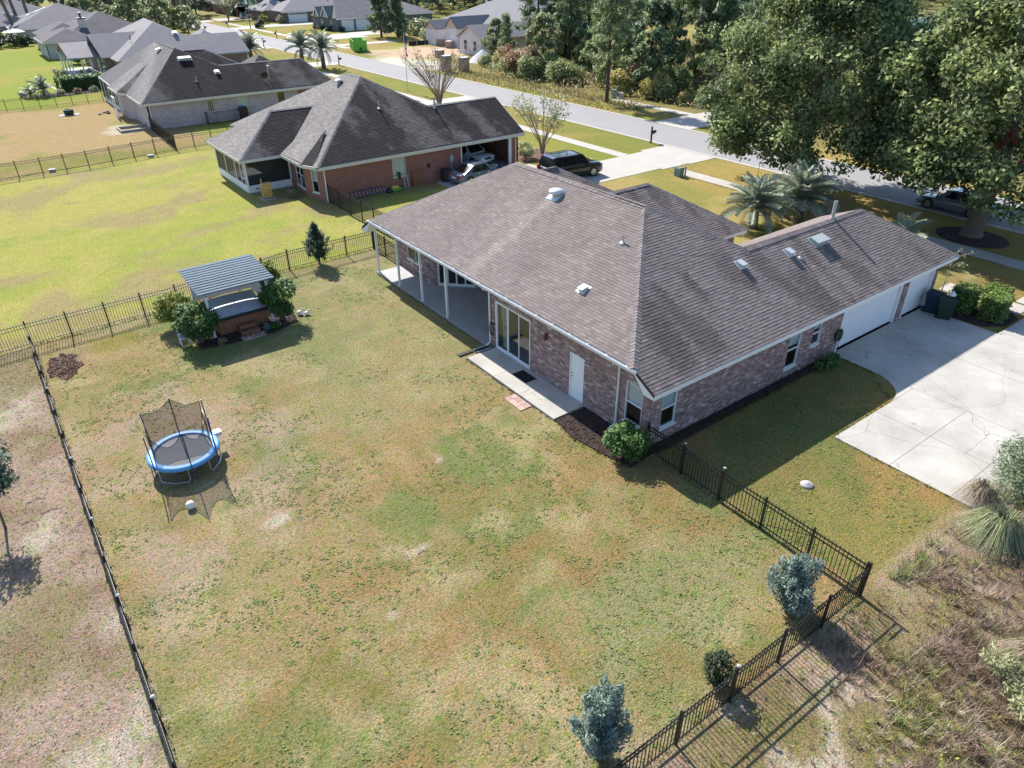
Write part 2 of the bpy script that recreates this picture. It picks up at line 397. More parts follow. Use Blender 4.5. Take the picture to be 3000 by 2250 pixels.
# ================================================================== GROUND
LAWN = np.array([.25, .265, .062]); LAWN2 = np.array([.30, .275, .085]); YARD = np.array([.285, .23, .118]); GREEN = np.array([.165, .19, .07])
BROWN = np.array([.28, .17, .08]); DIRT = np.array([.37, .28, .225]); SANDY = np.array([.45, .385, .315]); TAN = np.array([.315, .25, .14])
CLAY = np.array([.56, .40, .30]); PALE = np.array([.60, .55, .50])
def lerp(a, b, t): return a + (b-a)*np.asarray(t)[..., None]
def blob(x, y, cx, cy, rx, ry, n=.5, sc=1.2, soft=.5):
    d = np.sqrt(((x-cx)/rx)**2 + ((y-cy)/ry)**2) + n*(fbm(x+cx*3, y-cy, sc)-.5)*2
    return 1 - sm(1-soft, 1, d)
def ground_col(x, y):
    x = np.asarray(x, float); y = np.asarray(y, float)
    n1 = fbm(x, y, 5.0); n2 = fbm(x+50, y+20, 2.0); n3 = fbm(x-30, y+70, 11.0); n4 = fbm(x+9, y-44, .8, 3)
    # main back yard: mixed dry and green
    c = lerp(YARD[None]*np.ones(x.shape+(3,)), GREEN, .9*sm(.44, .58, n1*.45+n2*.3+n4*.25))
    c = lerp(c, np.array([.36, .30, .17]), .7*sm(.52, .66, fbm(x+150, y-60, 1.5, 3)))
    c = lerp(c, BROWN, .42*sm(.56, .68, fbm(x-75, y+120, 1.9, 3)))
    c = lerp(c, BROWN, .55*sm(.47, .60, fbm(x+80, y+33, 3.0)*.6+n4*.4)*sm(6, -3, y)*sm(-16, -12, x))
    c = lerp(c, np.array([.225, .235, .115]), .7*blob(x, y, -4.5, -5.5, 4.2, 2.2))
    c = lerp(c, np.array([.275, .25, .135]), .5*sm(4, 10, y)*sm(-12, -6, x))
    for q in ((-13.6, 10.5, 4.0, 3.2), (-12.0, 6.5, 2.6, 2.6), (-15.5, 5.0, 2.2, 4.0), (-15.0, 13.5, 3.0, 2.5), (-10.5, 9.5, 2.2, 1.8)):
        c = lerp(c, DIRT, .62*blob(x, y, *q, .8, 1.6, .8))
    c = lerp(c, np.array([.30, .21, .10]), .6*blob(x, y, -14.3, 19.3, 3.0, 3.0))
    c = lerp(c, np.array([.22, .19, .05]), .8*blob(x, y, -14.0, 21.3, 1.6, 1.1))
    c = lerp(c, np.array([.30, .19, .14]), .8*blob(x, y, -16.2, 20.0, 1.3, 1.9, .8, .6, .8))
    for q in ((-9.3, .45, .45, .28), (-6.5, 4.1, .3, .22), (-12.3, 4.4, .5, .35), (-11.2, -1.2, .3, .25)):
        c = lerp(c, SANDY, .85*blob(x, y, *q, .8, .5, .6))
    c = lerp(c, SANDY*.72, .6*blob(x, y, -9.5, -8.2, 3.2, .6, 1.2, .6, .9))
    # side lawn by the drive
    m = sm(.0, .25, x)*sm(.3, -.1, y)*sm(-8.6, -8.3, y)
    side = lerp(np.array([.225, .195, .07])*np.ones(x.shape+(3,)), np.array([.29, .195, .08]), sm(.45, .6, n2)); side = lerp(side, GREEN*.8, .6*sm(.5, .65, n1))
    c = lerp(c, side, m)
    # lot beyond the right fence: dry scrub
    m = np.maximum(sm(-8.3, -8.8, y), 0)
    sc = lerp(np.array([.35, .265, .19])*np.ones(x.shape+(3,)), np.array([.23, .16, .12]), sm(.42, .6, n2)); sc = lerp(sc, np.array([.19, .17, .06]), .7*sm(.52, .66, n1)); sc = lerp(sc, SANDY, .8*sm(.6, .75, n4))
    c = lerp(c, sc, m*sm(14, 8, x))
    # dirt strip behind the back fence
    m = sm(-17.0, -17.5, x)
    dr = lerp(DIRT[None]*np.ones(x.shape+(3,)), SANDY, sm(.45, .62, n2)); dr = lerp(dr, np.array([.22, .19, .09]), .75*sm(.5, .66, fbm(x, y, 3.2)))
    dr = lerp(dr, np.array([.25, .17, .12]), .6*sm(.5, .68, n4)); c = lerp(c, dr*.92, m)
    # front yard of the main house, dry
    m = sm(12, 13.5, x)*sm(.5, 1.5, y)
    fr = lerp(np.array([.36, .285, .115])*np.ones(x.shape+(3,)), np.array([.26, .24, .08]), sm(.45, .62, n1))
    c = lerp(c, fr, m)
    # neighbour's lawn
    nb = lerp(LAWN[None]*1.2*np.ones(x.shape+(3,)), LAWN2*1.2, sm(.38, .62, n3*.55+n2*.45)); nb = lerp(nb, np.array([.31, .25, .13]), .85*sm(.50, .64, fbm(x*.6+200, y, 2.6))); nb = lerp(nb, np.array([.23, .29, .06]), .4*sm(.56, .68, fbm(x*.7-90, y+40, 2.2)))
    edge = 23.1 + (x+17)*.09
    c = lerp(c, nb, sm(-.15, .25, y-edge)*sm(60, 50, x))
    # third yard, brown
    e2 = 57.6 + (x+14)*.11
    br = lerp(TAN[None]*np.ones(x.shape+(3,))*np.array([1.12, 1.02, .95]), np.array([.25, .235, .075]), sm(.55, .72, fbm(x, y+300, 6.0)))
    br = lerp(br, LAWN*.9, .9*sm(63, 58, y)*sm(.3, .6, n2))
    br = lerp(br, np.array([.5, .45, .38]), .8*blob(x, y, -2.8, 72.5, 2.6, 3.2, .8))
    c = lerp(c, br, sm(-.1, .3, y-e2)*sm(3.5, 1.5, x))
    # fourth yard and further, bright green
    gn = lerp(np.array([.23, .275, .045])*np.ones(x.shape+(3,)), np.array([.29, .275, .07]), sm(.48, .66, fbm(x, y, 9.0)))
    c = lerp(c, gn, sm(91.8, 92.4, y)*sm(20, 15, x))
    # verge along the street
    vg = lerp(np.array([.21, .22, .055])*np.ones(x.shape+(3,)), np.array([.30, .235, .085]), sm(.4, .62, n3*.6+n2*.4)); vg = lerp(vg, np.array([.36, .27, .10]), sm(28, 22, y)*.9)
    c = lerp(c, vg, sm(26, 29, x)*sm(47, 45, x))
    c = lerp(c, lerp(np.array([.22, .25, .05])*np.ones(x.shape+(3,)), vg, .4*np.ones(x.shape)), sm(24, 27, x)*sm(31, 30, x)*sm(30, 33, y)*sm(60, 52, y))
    # across the street
    ac = lerp(np.array([.20, .185, .06])*np.ones(x.shape+(3,)), np.array([.27, .22, .10]), n2)
    c = lerp(c, ac, sm(45, 47, x)*sm(100, 96, y))
    c = lerp(c, lerp(np.array([.25, .25, .055])*np.ones(x.shape+(3,)), np.array([.33, .25, .10]), sm(.4, .6, n3)), sm(42.5, 43.5, x)*sm(118, 124, y))
    c = lerp(c, np.array([.10, .09, .045]), .85*sm(50, 54, x)*sm(92, 84, y))
    c = lerp(c, np.array([.33, .27, .16]), .8*blob(x, y, 46.5, 62, 1.6, 9))
    # building lot
    c = lerp(c, CLAY, blob(x, y, 55.5, 109, 12, 11, .4, 4, .3))
    c = lerp(c, PALE, .95*blob(x, y, 46.0, 98, 5.6, 11, .4, 4, .4))
    c = lerp(c, np.array([.36, .31, .23]), .7*blob(x, y, 48, 113, 3.5, 3, .8, 2))
    # far
    far = sm(170, 230, np.hypot(x, y)); c = lerp(c, np.array([.20, .19, .075]), far*.6)
    c = lerp(c, np.array([.40, .34, .16]), blob(x, y, 208, 93, 16, 60, .2, 30))
    c = c*np.array([.98, .97, 1.02])
    return np.clip(c, .01, .9)

def axis(*seg):
    out = []
    for a, b, st in seg: out += list(np.arange(a, b, st))
    return np.array(out + [seg[-1][1]])
gx = axis((-3000, -400, 650), (-400, -60, 34), (-60, -24, 2), (-24, 13, .25), (13, 66, .6), (66, 110, 2), (110, 260, 5), (260, 500, 40), (500, 3000, 625))
gy = axis((-3000, -300, 675), (-300, -40, 26), (-40, -16, 2), (-16, 26, .25), (26, 125, .6), (125, 230, 2.5), (230, 500, 30), (500, 3000, 500))
GX, GY = np.meshgrid(gx, gy)
V = np.stack([GX, GY, np.zeros_like(GX)], -1).reshape(-1, 3)
nx, ny = len(gx), len(gy); idx = np.arange(nx*ny).reshape(ny, nx)
F = np.stack([idx[:-1, :-1], idx[:-1, 1:], idx[1:, 1:], idx[1:, :-1]], -1).reshape(-1, 4)
ground = link('ground', npmesh('ground', V, F, 'ground', ground_col(V[:, 0], V[:, 1]))); ground['kind'] = 'structure'

# ---- street, kerbs, walks
st = MB().box(36.1, 42.5, -60, 330, -.05, .004); struct('street', st, 'asphalt')
kb = MB()
for x0, x1 in ((35.72, 36.1), (42.5, 42.88)):
    for k in range(0, 130): kb.box(x0, x1, -60+k*3.0, -60+k*3.0+2.985, -.05, .035 if True else 0)
struct('kerb', kb, 'concrete_walk')
def slabs(name, mat, rects, z=.03, parent_mat=None):
    """a walk or drive: one base sheet plus a slab object for every field between joints"""
    x0 = min(r[0] for r in rects); x1 = max(r[1] for r in rects); y0 = min(r[2] for r in rects); y1 = max(r[3] for r in rects)
    root = bpy.data.objects.new(name, None); C.objects.link(root); root['kind'] = 'structure'
    for r in rects:
        MB().box(r[0]+.008, r[1]-.008, r[2]+.008, r[3]-.008, -.06, z).ob('slab', mat, root)
    return root
def walk(name, x0, x1, y0, y1, step=1.5, z=.03):
    me = MB().box(0, x1-x0-.016, 0, step-.016, -.06, z).me('slab', 'concrete_walk')
    root = bpy.data.objects.new(name, None); C.objects.link(root); root['kind'] = 'structure'
    for k in range(int((y1-y0)/step)):
        o = bpy.data.objects.new('slab', me); C.objects.link(o); o.parent = root; o.location = (x0+.008, y0+k*step+.008, 0)
walk('pavement', 29.25, 30.7, -6, 26.0)
walk('pavement', 29.3, 30.6, 32.0, 98)
walk('pavement', 48.05, 49.4, 32.0, 53.5)
walk('pavement', 46.2, 47.6, 124, 200, 3)
# main drive
joint = [6.12, 9.0, 11.85]
rects = [(6.12, 9.0, -8.09, -5.95), (6.12, 9.0, -5.95, -3.8), (9.0, 11.85, -8.09, -5.95), (9.0, 11.85, -5.95, -3.8),
         (11.85, 15.9, -3.68, -.02), (15.9, 19.85, -3.68, -.02), (11.85, 15.9, -8.09, -3.68), (15.9, 20.2, -8.09, -3.68),
         (20.2, 24.4, -8.09, -3.7), (24.4, 29.25, -8.09, -2.6), (6.12, 11.85, -9.6, -8.09), (11.85, 20.2, -9.6, -8.09), (20.2, 29.25, -9.6, -8.09), (30.7, 35.7, -10.2, -2.2)]
drive = slabs('driveway', 'concrete', rects)
# rounded inner corner of the drive
MB().prism([(10.15, -3.794), (11.842, -3.794), (11.842, -2.0)] + [(10.1+1.74*math.cos(t), -2.0+1.79*math.sin(t)) for t in np.linspace(-.05, -1.45, 10)], -.06, .03).ob('slab', 'concrete', drive)
# walk from the garage corner to the front
for k in range(4): MB().box(22.9, 24.2, .6-k*1.0-.99, .6-k*1.0, -.06, .028).ob('slab', 'concrete_walk', drive)
# red house drive
slabs('driveway', 'concrete_walk', [(21.6, 25.2, 26.9, 32.0), (25.2, 29.3, 26.9, 31.9), (29.3, 32.4, 26.6, 32.0), (32.4, 35.7, 26.4, 32.4), (12.2, 16.5, 31.6, 34.9), (16.5, 21.6, 30.9, 34.9)], .028)
slabs('driveway', 'concrete_walk', [(30.6, 35.7, 104.2, 109.5), (18, 30.6, 104.6, 109)], .028)
slabs('driveway', 'concrete_walk', [(26, 35.7, 62.5, 66.5)], .028)
slabs('driveway', 'concrete_walk', [(42.9, 52, 35.6, 40.6)], .028)
slabs('driveway', 'concrete_walk', [(42.9, 46.2, 140.2, 147.0), (47.6, 60, 141, 151.5), (60, 67, 145, 152.6)], .028)
slabs('driveway', 'concrete_walk', [(42.9, 46.2, 177, 182.5), (47.6, 66, 179, 185.5)], .028)
slabs('driveway', 'concrete_walk', [(42.9, 46.2, 205, 210), (47.6, 60, 206, 214)], .028)
slabs('driveway', 'concrete_walk', [(42.9, 60, 128.5, 131.5)], .026)
slabs('driveway', 'concrete_walk', [(30.6, 35.7, 134, 139), (25, 30.6, 134.4, 138.6)], .028)
# far pond
pw = MB().prism([(172+30*math.cos(t), 76+20*math.sin(t)) for t in np.linspace(0, 2*PI, 40, endpoint=False)], -.2, .02)
struct('pond', pw, 'water')

# ---- concrete strip at the back doors and small paver pad
sp = bpy.data.objects.new('concrete_path', None); C.objects.link(sp); sp['kind'] = 'structure'
for y0, y1 in ((3.42, 5.46), (5.475, 7.5), (7.515, 9.55)):
    MB().box(-1.61, -.03, y0, y1, -.06, .10).ob('slab', 'concrete', sp)
pp = thing('paver_pad', 'small pad of reddish square pavers beside the concrete strip', 'pavers', (-2.0, 5.35, 0))
for i in range(4):
    for j in range(2):
        MB().box(-2.22+j*.29, -2.22+j*.29+.275, 4.75+i*.29, 4.75+i*.29+.275, -.03, .03+.008*random.random()).ob('paver', 'paver', pp)

# ---- mulch beds
def mulch_bed(name, poly, z=.04, mat='mulch', chips=200, seed=0, cs=.75):
    b = MB().prism(poly, -.05, z); o = struct(name, b, mat)
    xs = [p[0] for p in poly]; ys = [p[1] for p in poly]; r2 = random.Random(seed); cb = MB()
    def inside(x, y):
        c = False; j = len(poly)-1
        for i in range(len(poly)):
            if (poly[i][1] > y) != (poly[j][1] > y) and x < (poly[j][0]-poly[i][0])*(y-poly[i][1])/(poly[j][1]-poly[i][1])+poly[i][0]: c = not c
            j = i
        return c
    k = 0
    while k < chips:
        x = r2.uniform(min(xs), max(xs)); y = r2.uniform(min(ys), max(ys))
        k += 1
        if not inside(x, y): continue
        a = Vector((r2.uniform(-1, 1), r2.uniform(-1, 1), r2.uniform(-.4, .4))).normalized(); n = Vector((0, 0, 1)); bb = n.cross(a).normalized(); n = a.cross(bb)
        cb.obox((x, y, z+.015), a, bb, n, r2.uniform(.03, .09)*cs, .018*cs, .008)
    c = cb.ob('wood_chips', 'chip', o); c['kind'] = 'stuff'
    return o
mulch_bed('mulch_bed', [(-1.75, 2.2), (-1.5, .4), (-1.3, -.5), (-.02, -.4), (-.02, 3.35), (-1.55, 3.4)], .05, chips=500, seed=1)
mulch_bed('mulch_bed', [(-10.9, 17.9), (-9.6, 17.55), (-7.6, 17.45), (-6.2, 18.0), (-6.0, 19.2), (-11.0, 19.2)], .04, chips=400, seed=2)
mulch_bed('mulch_bed', [(19.9, -1.5), (20.1, -2.9), (21.0, -3.55), (22.3, -3.6), (22.85, -3.0), (22.85, -.4), (21.2, .1), (19.95, -.15)], .05, chips=400, seed=3)
mulch_bed('mulch_bed', [(32.6+1.75*math.cos(t), 3.3+2.1*math.sin(t)) for t in np.linspace(0, 2*PI, 24, endpoint=False)], .05, chips=200, seed=4)
mulch_bed('mulch_bed', [(21.4, 35.2), (25.2, 35.2), (25.6, 38.6), (21.4, 38.6)], .05, 'mulch_red', 150, 5)
mulch_bed('mulch_bed', [(.1, -.05), (12, -.05), (12, -.42), (.1, -.5)], .03, chips=500, seed=6)
mulch_bed('mulch_bed', [(-8, 100), (-4.6, 99), (1, 101), (1, 103.2), (-8.2, 102.6)], .05, chips=60, seed=7)
# dug patch of broken red mulch by the back fence
r2 = random.Random(8)
dug = [(-16.35+(.6+.5*r2.random())*math.cos(t)*.85, 20.0+(.95+.6*r2.random())*math.sin(t)) for t in np.linspace(0, 2*PI, 26, endpoint=False)]
bed = mulch_bed('mulch_bed', dug, .015, 'mulch_red', 900, 9, .6)
stk = thing('stick_pile', 'loose sticks lying on the red dug patch by the back fence', 'sticks', (-16.3, 20, 0.06))
for k in range(14):
    a = r2.uniform(0, PI); l = r2.uniform(.3, .75); x = -16.35+r2.uniform(-.5, .5); y = 20+r2.uniform(-.8, .8)
    MB().tube([(x-l/2*math.cos(a), y-l/2*math.sin(a), .07), (x, y+.02, .1+.08*r2.random()), (x+l/2*math.cos(a), y+l/2*math.sin(a), .07+.06*r2.random())], [.012, .014, .008], 5).ob('stick', 'twig' if k % 3 else 'wood_red', stk)
# ================================================================== HOUSE BUILDERS
class Wall:
    """vertical wall from p0 to p1 (outside on the right hand), with rectangular openings (a0,a1,z0,z1)"""
    def __init__(s, p0, p1, z0, z1, openings=(), thick=.12):
        s.p0 = Vector((*p0, 0)); q = Vector((*p1, 0)) - s.p0; s.len = q.length; s.d = q.normalized(); s.n = Vector((s.d.y, -s.d.x, 0))
        s.z0, s.z1, s.op, s.t = z0, z1, list(openings), thick
    def P(s, a, z, o=0.0): return s.p0 + s.d*a + s.n*o + Vector((0, 0, z))
    def isopen(s, a, z): return any(o[0] < a < o[1] and o[2] < z < o[3] for o in s.op)
    def mesh(s, mb, off=0.0):
        A = sorted({0, s.len, *[v for o in s.op for v in o[:2]]}); Z = sorted({s.z0, s.z1, *[v for o in s.op for v in o[2:]]})
        A = [a for a in A if 0 <= a <= s.len]; Z = [z for z in Z if s.z0 <= z <= s.z1]
        for i in range(len(A)-1):
            for j in range(len(Z)-1):
                if s.isopen((A[i]+A[i+1])/2, (Z[j]+Z[j+1])/2): continue
                c = [(A[i], Z[j]), (A[i+1], Z[j]), (A[i+1], Z[j+1]), (A[i], Z[j+1])]
                mb.add([s.P(a, z, off) for a, z in c], [(0, 1, 2, 3)]); mb.add([s.P(a, z, -s.t) for a, z in c], [(3, 2, 1, 0)])
        for o in s.op:
            c = [(o[0], o[2]), (o[1], o[2]), (o[1], o[3]), (o[0], o[3])]
            for k in range(4):
                a, b = c[k], c[(k+1) % 4]
                mb.add([s.P(*a, off), s.P(*b, off), s.P(*b, -s.t), s.P(*a, -s.t)], [(0, 1, 2, 3)])
        for a in (0, s.len): mb.add([s.P(a, s.z0, off), s.P(a, s.z1, off), s.P(a, s.z1, -s.t), s.P(a, s.z0, -s.t)], [(0, 1, 2, 3)])
        mb.add([s.P(0, s.z1, off), s.P(s.len, s.z1, off), s.P(s.len, s.z1, -s.t), s.P(0, s.z1, -s.t)], [(0, 1, 2, 3)])
        return mb
    def bx(s, mb, a0, a1, z0, z1, o0, o1):
        return mb.obox(s.P((a0+a1)/2, (z0+z1)/2, (o0+o1)/2), s.d, (0, 0, 1), s.n, (a1-a0)/2, (z1-z0)/2, (o1-o0)/2)

def add_window(par, w, o, frame='white_paint', blind=0.0, cols=1, sill=True, glass='glass', muntin=0, rail=True, depth=-.07):
    """window part: frame mesh with panes, blind and sill as sub-parts"""
    a0, a1, z0, z1 = o; f = .045; m = MB()
    w.bx(m, a0, a1, z0, z0+f, depth-.03, depth+.05); w.bx(m, a0, a1, z1-f, z1, depth-.03, depth+.05)
    w.bx(m, a0, a0+f, z0+f, z1-f, depth-.03, depth+.05); w.bx(m, a1-f, a1, z0+f, z1-f, depth-.03, depth+.05)
    cw = (a1-a0)/cols
    for c in range(1, cols): w.bx(m, a0+c*cw-f*.6, a0+c*cw+f*.6, z0+f, z1-f, depth-.028, depth+.045)
    zm = (z0+z1)/2
    if rail: w.bx(m, a0+f, a1-f, zm-.025, zm+.025, depth-.02, depth+.04)
    for k in range(muntin):
        z = z0 + (k+1)*(z1-z0)/(muntin+1); w.bx(m, a0+f, a1-f, z-.012, z+.012, depth-.01, depth+.03)
    if muntin:
        for k in range(2):
            a = a0+(k+1)*(a1-a0)/3; w.bx(m, a-.012, a+.012, z0+f, z1-f, depth-.012, depth+.028)
    wo = m.ob('window', frame, par)
    for c in range(cols):
        l, r = a0+c*cw+f, a0+(c+1)*cw-f
        zz = [(z0+f, zm-.025), (zm+.025, z1-f)] if rail else [(z0+f, z1-f)]
        for q in zz: w.bx(MB(), l, r, q[0], q[1], depth+.0, depth+.008).ob('pane', glass, wo)
    if blind > 0: w.bx(MB(), a0+f, a1-f, z1-f-(z1-z0-2*f)*blind, z1-f, depth-.06, depth-.05).ob('blind', 'blind', wo)
    if sill: w.bx(MB(), a0-.04, a1+.04, z0-.07, z0-.002, -.05, .04).ob('sill', frame, wo)
    return wo

SH_REC = []        # single shingles of the main roof: (distance, origin, e, s, n, width, thickness, colour)
def shingle_rows(poly, colfun, expo=.143, widths=(.2, .27, .34), rec=False, thick=(.013, .015, .018), seed=1):
    rr = random.Random(seed)
    P = [Vector(p) for p in poly]; n = Vector((0, 0, 0))
    for i in range(len(P)): n += P[i].cross(P[(i+1) % len(P)])
    n.normalize()
    if n.z < 0: n = -n
    e = Vector((0, 0, 1)).cross(n).normalized(); s = n.cross(e).normalized()
    if s.z < 0: s = -s; e = -e
    p0 = min(P, key=lambda p: p.z); A = [((p-p0).dot(e), (p-p0).dot(s)) for p in P]
    bmax = max(b for a, b in A)
    def iv(b):
        xs = []
        for i in range(len(A)):
            (a1, b1), (a2, b2) = A[i], A[(i+1) % len(A)]
            if (b1 <= b < b2) or (b2 <= b < b1): xs.append(a1 + (a2-a1)*(b-b1)/(b2-b1))
        return (min(xs), max(xs)) if len(xs) > 1 else None
    V = []; Fc = []; col = []
    k = 0; b = 0.0
    while b < bmax-.02:
        lo = iv(max(b, 1e-4)); hi = iv(min(b+expo, bmax-1e-4))
        if lo is None or hi is None: b += expo; continue
        a = min(lo[0], hi[0]) - rr.random()*.3; end = max(lo[1], hi[1])
        while a < end:
            wd = rr.choice(widths); t = rr.choice(thick); a2 = a + wd
            ab0 = max(a, lo[0]); ab1 = min(a2, lo[1]); at0 = max(a, hi[0]); at1 = min(a2, hi[1])
            if ab1 - ab0 > .01 or at1 - at0 > .01:
                ab1 = max(ab1, ab0); at1 = max(at1, at0)
                if ab1 < ab0+.001: ab0 = ab1 = min(max(a, lo[0]), lo[1])
                if at1 < at0+.001: at0 = at1 = min(max((a+a2)/2, hi[0]), hi[1])
                mid = p0 + e*((a+a2)/2) + s*(b+expo/2); cl = colfun(mid, rr.random())
                full = abs(ab0-a) < 1e-6 and abs(ab1-a2) < 1e-6 and abs(at0-a) < 1e-6 and abs(at1-a2) < 1e-6
                r_ = None
                g = .002
                org = p0 + s*b
                vs = [p0+e*(ab0+g)+s*b+n*t, p0+e*(ab1-g)+s*b+n*t, p0+e*(at1-g)+s*(b+expo)+n*.004, p0+e*(at0+g)+s*(b+expo)+n*.004, p0+e*(ab0+g)+s*b-n*.004, p0+e*(ab1-g)+s*b-n*.004]
                if rec and full: SH_REC.append(((mid-CAMV).length, p0+e*a+s*b, e.copy(), s.copy(), n.copy(), wd, t, cl, vs))
                else:
                    o = len(V); V += vs; Fc += [(o, o+1, o+2, o+3), (o+4, o+5, o+1, o)]; col += [cl, cl]
            a = a2
        b += expo
    return V, Fc, col

def cap_line(mb, p0, p1, w=.15, drop=.09, expo=.16, seed=0):
    """folded cap shingles along a hip or ridge"""
    p0, p1 = Vector(p0), Vector(p1); d = (p1-p0); L = d.length; d.normalize(); side = d.cross(Vector((0, 0, 1))).normalized(); k = 0; rr = random.Random(seed)
    a = 0.0
    while a < L:
        b = min(a+expo*1.35, L); h = .03+.012*(rr.random()); q0 = p0+d*a; q1 = p0+d*b; wj = w*(1+.06*rr.random())
        up = Vector((0, 0, 1))
        mb.add([q0+up*h-side*0, q1+up*.018, q1+side*wj-up*(drop-.018), q0+side*wj-up*(drop-h), q1-side*wj-up*(drop-.018), q0-side*wj-up*(drop-h),
                q0-up*.01, q0+side*wj-up*(drop+.01), q0-side*wj-up*(drop+.01)], [(0, 3, 2, 1), (0, 1, 4, 5), (0, 6, 7, 3), (0, 5, 8, 6)])
        a += expo

def hood_vent(par, name, pos, slope_dir, slope, w, l, h, mat):
    """slanted box vent sitting on the roof; slope_dir points up the slope (horizontal unit)"""
    u = Vector((*slope_dir, 0)); up = (u+Vector((0, 0, slope))).normalized(); e = Vector((-u.y, u.x, 0)); n = e.cross(up)*-1
    if n.z < 0: n = -n
    c = Vector(pos); m = MB()
    lo = c - up*l/2; hi = c + up*l/2
    m.add([lo+e*w/2, lo-e*w/2, hi-e*w/2, hi+e*w/2, lo+e*w/2+n*h, lo-e*w/2+n*h, hi-e*w/2+n*h*.55, hi+e*w/2+n*h*.55],
          [(0, 1, 2, 3), (4, 7, 6, 5), (0, 4, 5, 1), (1, 5, 6, 2), (2, 6, 7, 3), (3, 7, 4, 0)])
    m.obox(c+n*.01, e, up, n, w/2+.08, l/2+.06, .006)
    return m.ob(name, mat, par)
def pipe_vent(par, pos, h, r=.045, mat='pipe'):
    x, y, z = pos
    return MB().lathe([(.14, -.06), (.13, .03), (r*1.25, .09), (r, .1), (r, h), (r*.7, h), (r*.7, h-.05)], 10, (x, y, z)).ob('vent_pipe', mat, par)

# ================================================================== MAIN HOUSE
XR, YE, ZS = -.42, -.48, 2.686
SL = .529; ZR = 3.263; ZA = 6.372; ZG = 2.686+SL*(3.317+.48)
A1 = (5.75, 6.49, ZA); A2 = (5.75, 15.72, ZA)
r0 = (XR, .61, ZR); r1 = (XR, 20.79, ZR)
g0 = (8.87, 3.317, ZG); g1 = (17.87, 3.317, ZG)
e0 = (XR, YE, ZS); e1 = (21.09, YE, ZS); e2 = (21.09, 7.12, ZS); v0 = (12.6, 7.12, ZS)
l0 = (XR, 21.9, 2.58); l1 = (12.6, 21.9, 2.58)
main = thing('brick_house', 'single storey brown brick house with grey brown hipped shingle roof and double garage', 'house', (10, 10, 0))
planes = {'side': [e0, e1, g1, g0, A1, r0], 'rear': [r0, A1, A2, r1], 'left': [r1, A2, l1, l0], 'front': [A1, g0, v0, (12.6, 21.9, 2.686), A2],
          'gfront': [g0, g1, e2, v0], 'gend': [g1, e1, e2]}
bR = (12.3, 12.5, 4.9); bL = (8.5, 12.5, 4.9); bc0 = (16.06, 8.35, 2.686); bc1 = (16.06, 16.65, 2.686)
planes['b1'] = [bL, (12.6, 8.35, 2.686), bc0, bR]; planes['b2'] = [bL, bR, bc1, (12.6, 16.65, 2.686)]; planes['b3'] = [bR, bc0, bc1]
aR = (10.3, 17.8, 5.0); aL = (8.2, 17.8, 5.0)
planes['a1'] = [aL, (12.6, 13.5, 2.686), (14.6, 13.5, 2.686), aR]; planes['a2'] = [aL, aR, (14.6, 22.1, 2.686), (12.6, 22.1, 2.686)]; planes['a3'] = [aR, (14.6, 13.5, 2.686), (14.6, 22.1, 2.686)]
def rcol(kind):
    def f(p, r):
        base = np.array([.205, .170, .156])*(.88+.24*r)
        if r > .93: base = base*1.08
        if kind == 'rear':
            band = np.exp(-((p.y-11.27)/(.34+.02*(4.8-p.x)))**2)*(1 if p.x < 4.7 else 0)*(.75+.5*vnoise(p.x, p.y, .4))
            base = base*(1+.32*band); base = base*(.93+.16*vnoise(p.x*.5, p.y, .9))
            base = base*(1+.14*np.exp(-((p.y-12.6)/.5)**2)*(p.x < 4))
        else:
            st = vnoise(p.x, p.y*.28, .55); base = base*(1-.34*sm(.52, .85, st)*sm(.3, .6, vnoise(p.x+7, p.y+3, 3.5)))
            base = base*(.90+.2*vnoise(p.x, p.y, 2.2))
        return base
    return f
roofm = MB()
for k, p in planes.items(): roofm.slab([Vector(q)-Vector((0, 0, .006)) for q in p], .13)
roof = roofm.ob('roof', 'roof_base', main)
AV, AF, AC = [], [], []
for i, (k, p) in enumerate(planes.items()):
    v, f, c = shingle_rows(p, rcol(k), rec=k in ('side', 'rear'), seed=20+i)
    o = len(AV); AV += v; AF += [tuple(x+o for x in q) for q in f]; AC += c
SH_REC.sort(key=lambda r: r[0])
for r in SH_REC[300:]:
    o = len(AV); AV += r[8]; AF += [(o, o+1, o+2, o+3), (o+4, o+5, o+1, o)]; AC += [r[7], r[7]]
stuff(link('roof_shingles', npmesh('roof_shingles', [tuple(v) for v in AV], AF, 'shingle', AC), roof))
shv = {}
for r in SH_REC[:300]:
    key = (r[5], r[6], round(float(r[7][0])/.03))
    if key not in shv:
        wd, t = r[5], r[6]; cc = np.array([.205, .170, .156])*(key[2]*.03/.205)
        shv[key] = npmesh('shingle', [(.002, 0, t), (wd-.002, 0, t), (wd-.002, .143, .004), (.002, .143, .004), (.002, 0, -.004), (wd-.002, 0, -.004)], [(0, 1, 2, 3), (4, 5, 1, 0)], 'shingle', [cc, cc])
    o = bpy.data.objects.new('shingle', shv[key]); C.objects.link(o); o.parent = roof
    e, s, n = r[2], r[3], r[4]
    o.matrix_parent_inverse = Matrix.Identity(4)
    mw = Matrix(((e.x, s.x, n.x, r[1].x), (e.y, s.y, n.y, r[1].y), (e.z, s.z, n.z, r[1].z), (0, 0, 0, 1)))
    o.matrix_local = mw
cm = MB()
for i, (a, b) in enumerate([(r0, A1), (A1, A2), (r1, A2), (A1, g0), (g0, g1), (e1, g1), (bc0, bR), (bL, bR), (bc1, bR), (aL, aR), ((14.6, 13.5, 2.686), aR)]): cap_line(cm, a, b, .17, .085, seed=i)
cc = cm.ob('ridge_caps', 'roof_cap', roof) if 'roof_cap' in MATS else None
if cc is None:
    M('roof_cap', (.225, .192, .182), .95, .15, 2, fine=.15, fs=30, isl=.18, spec=.15); cc = cm.ob('ridge_caps', 'roof_cap', roof)
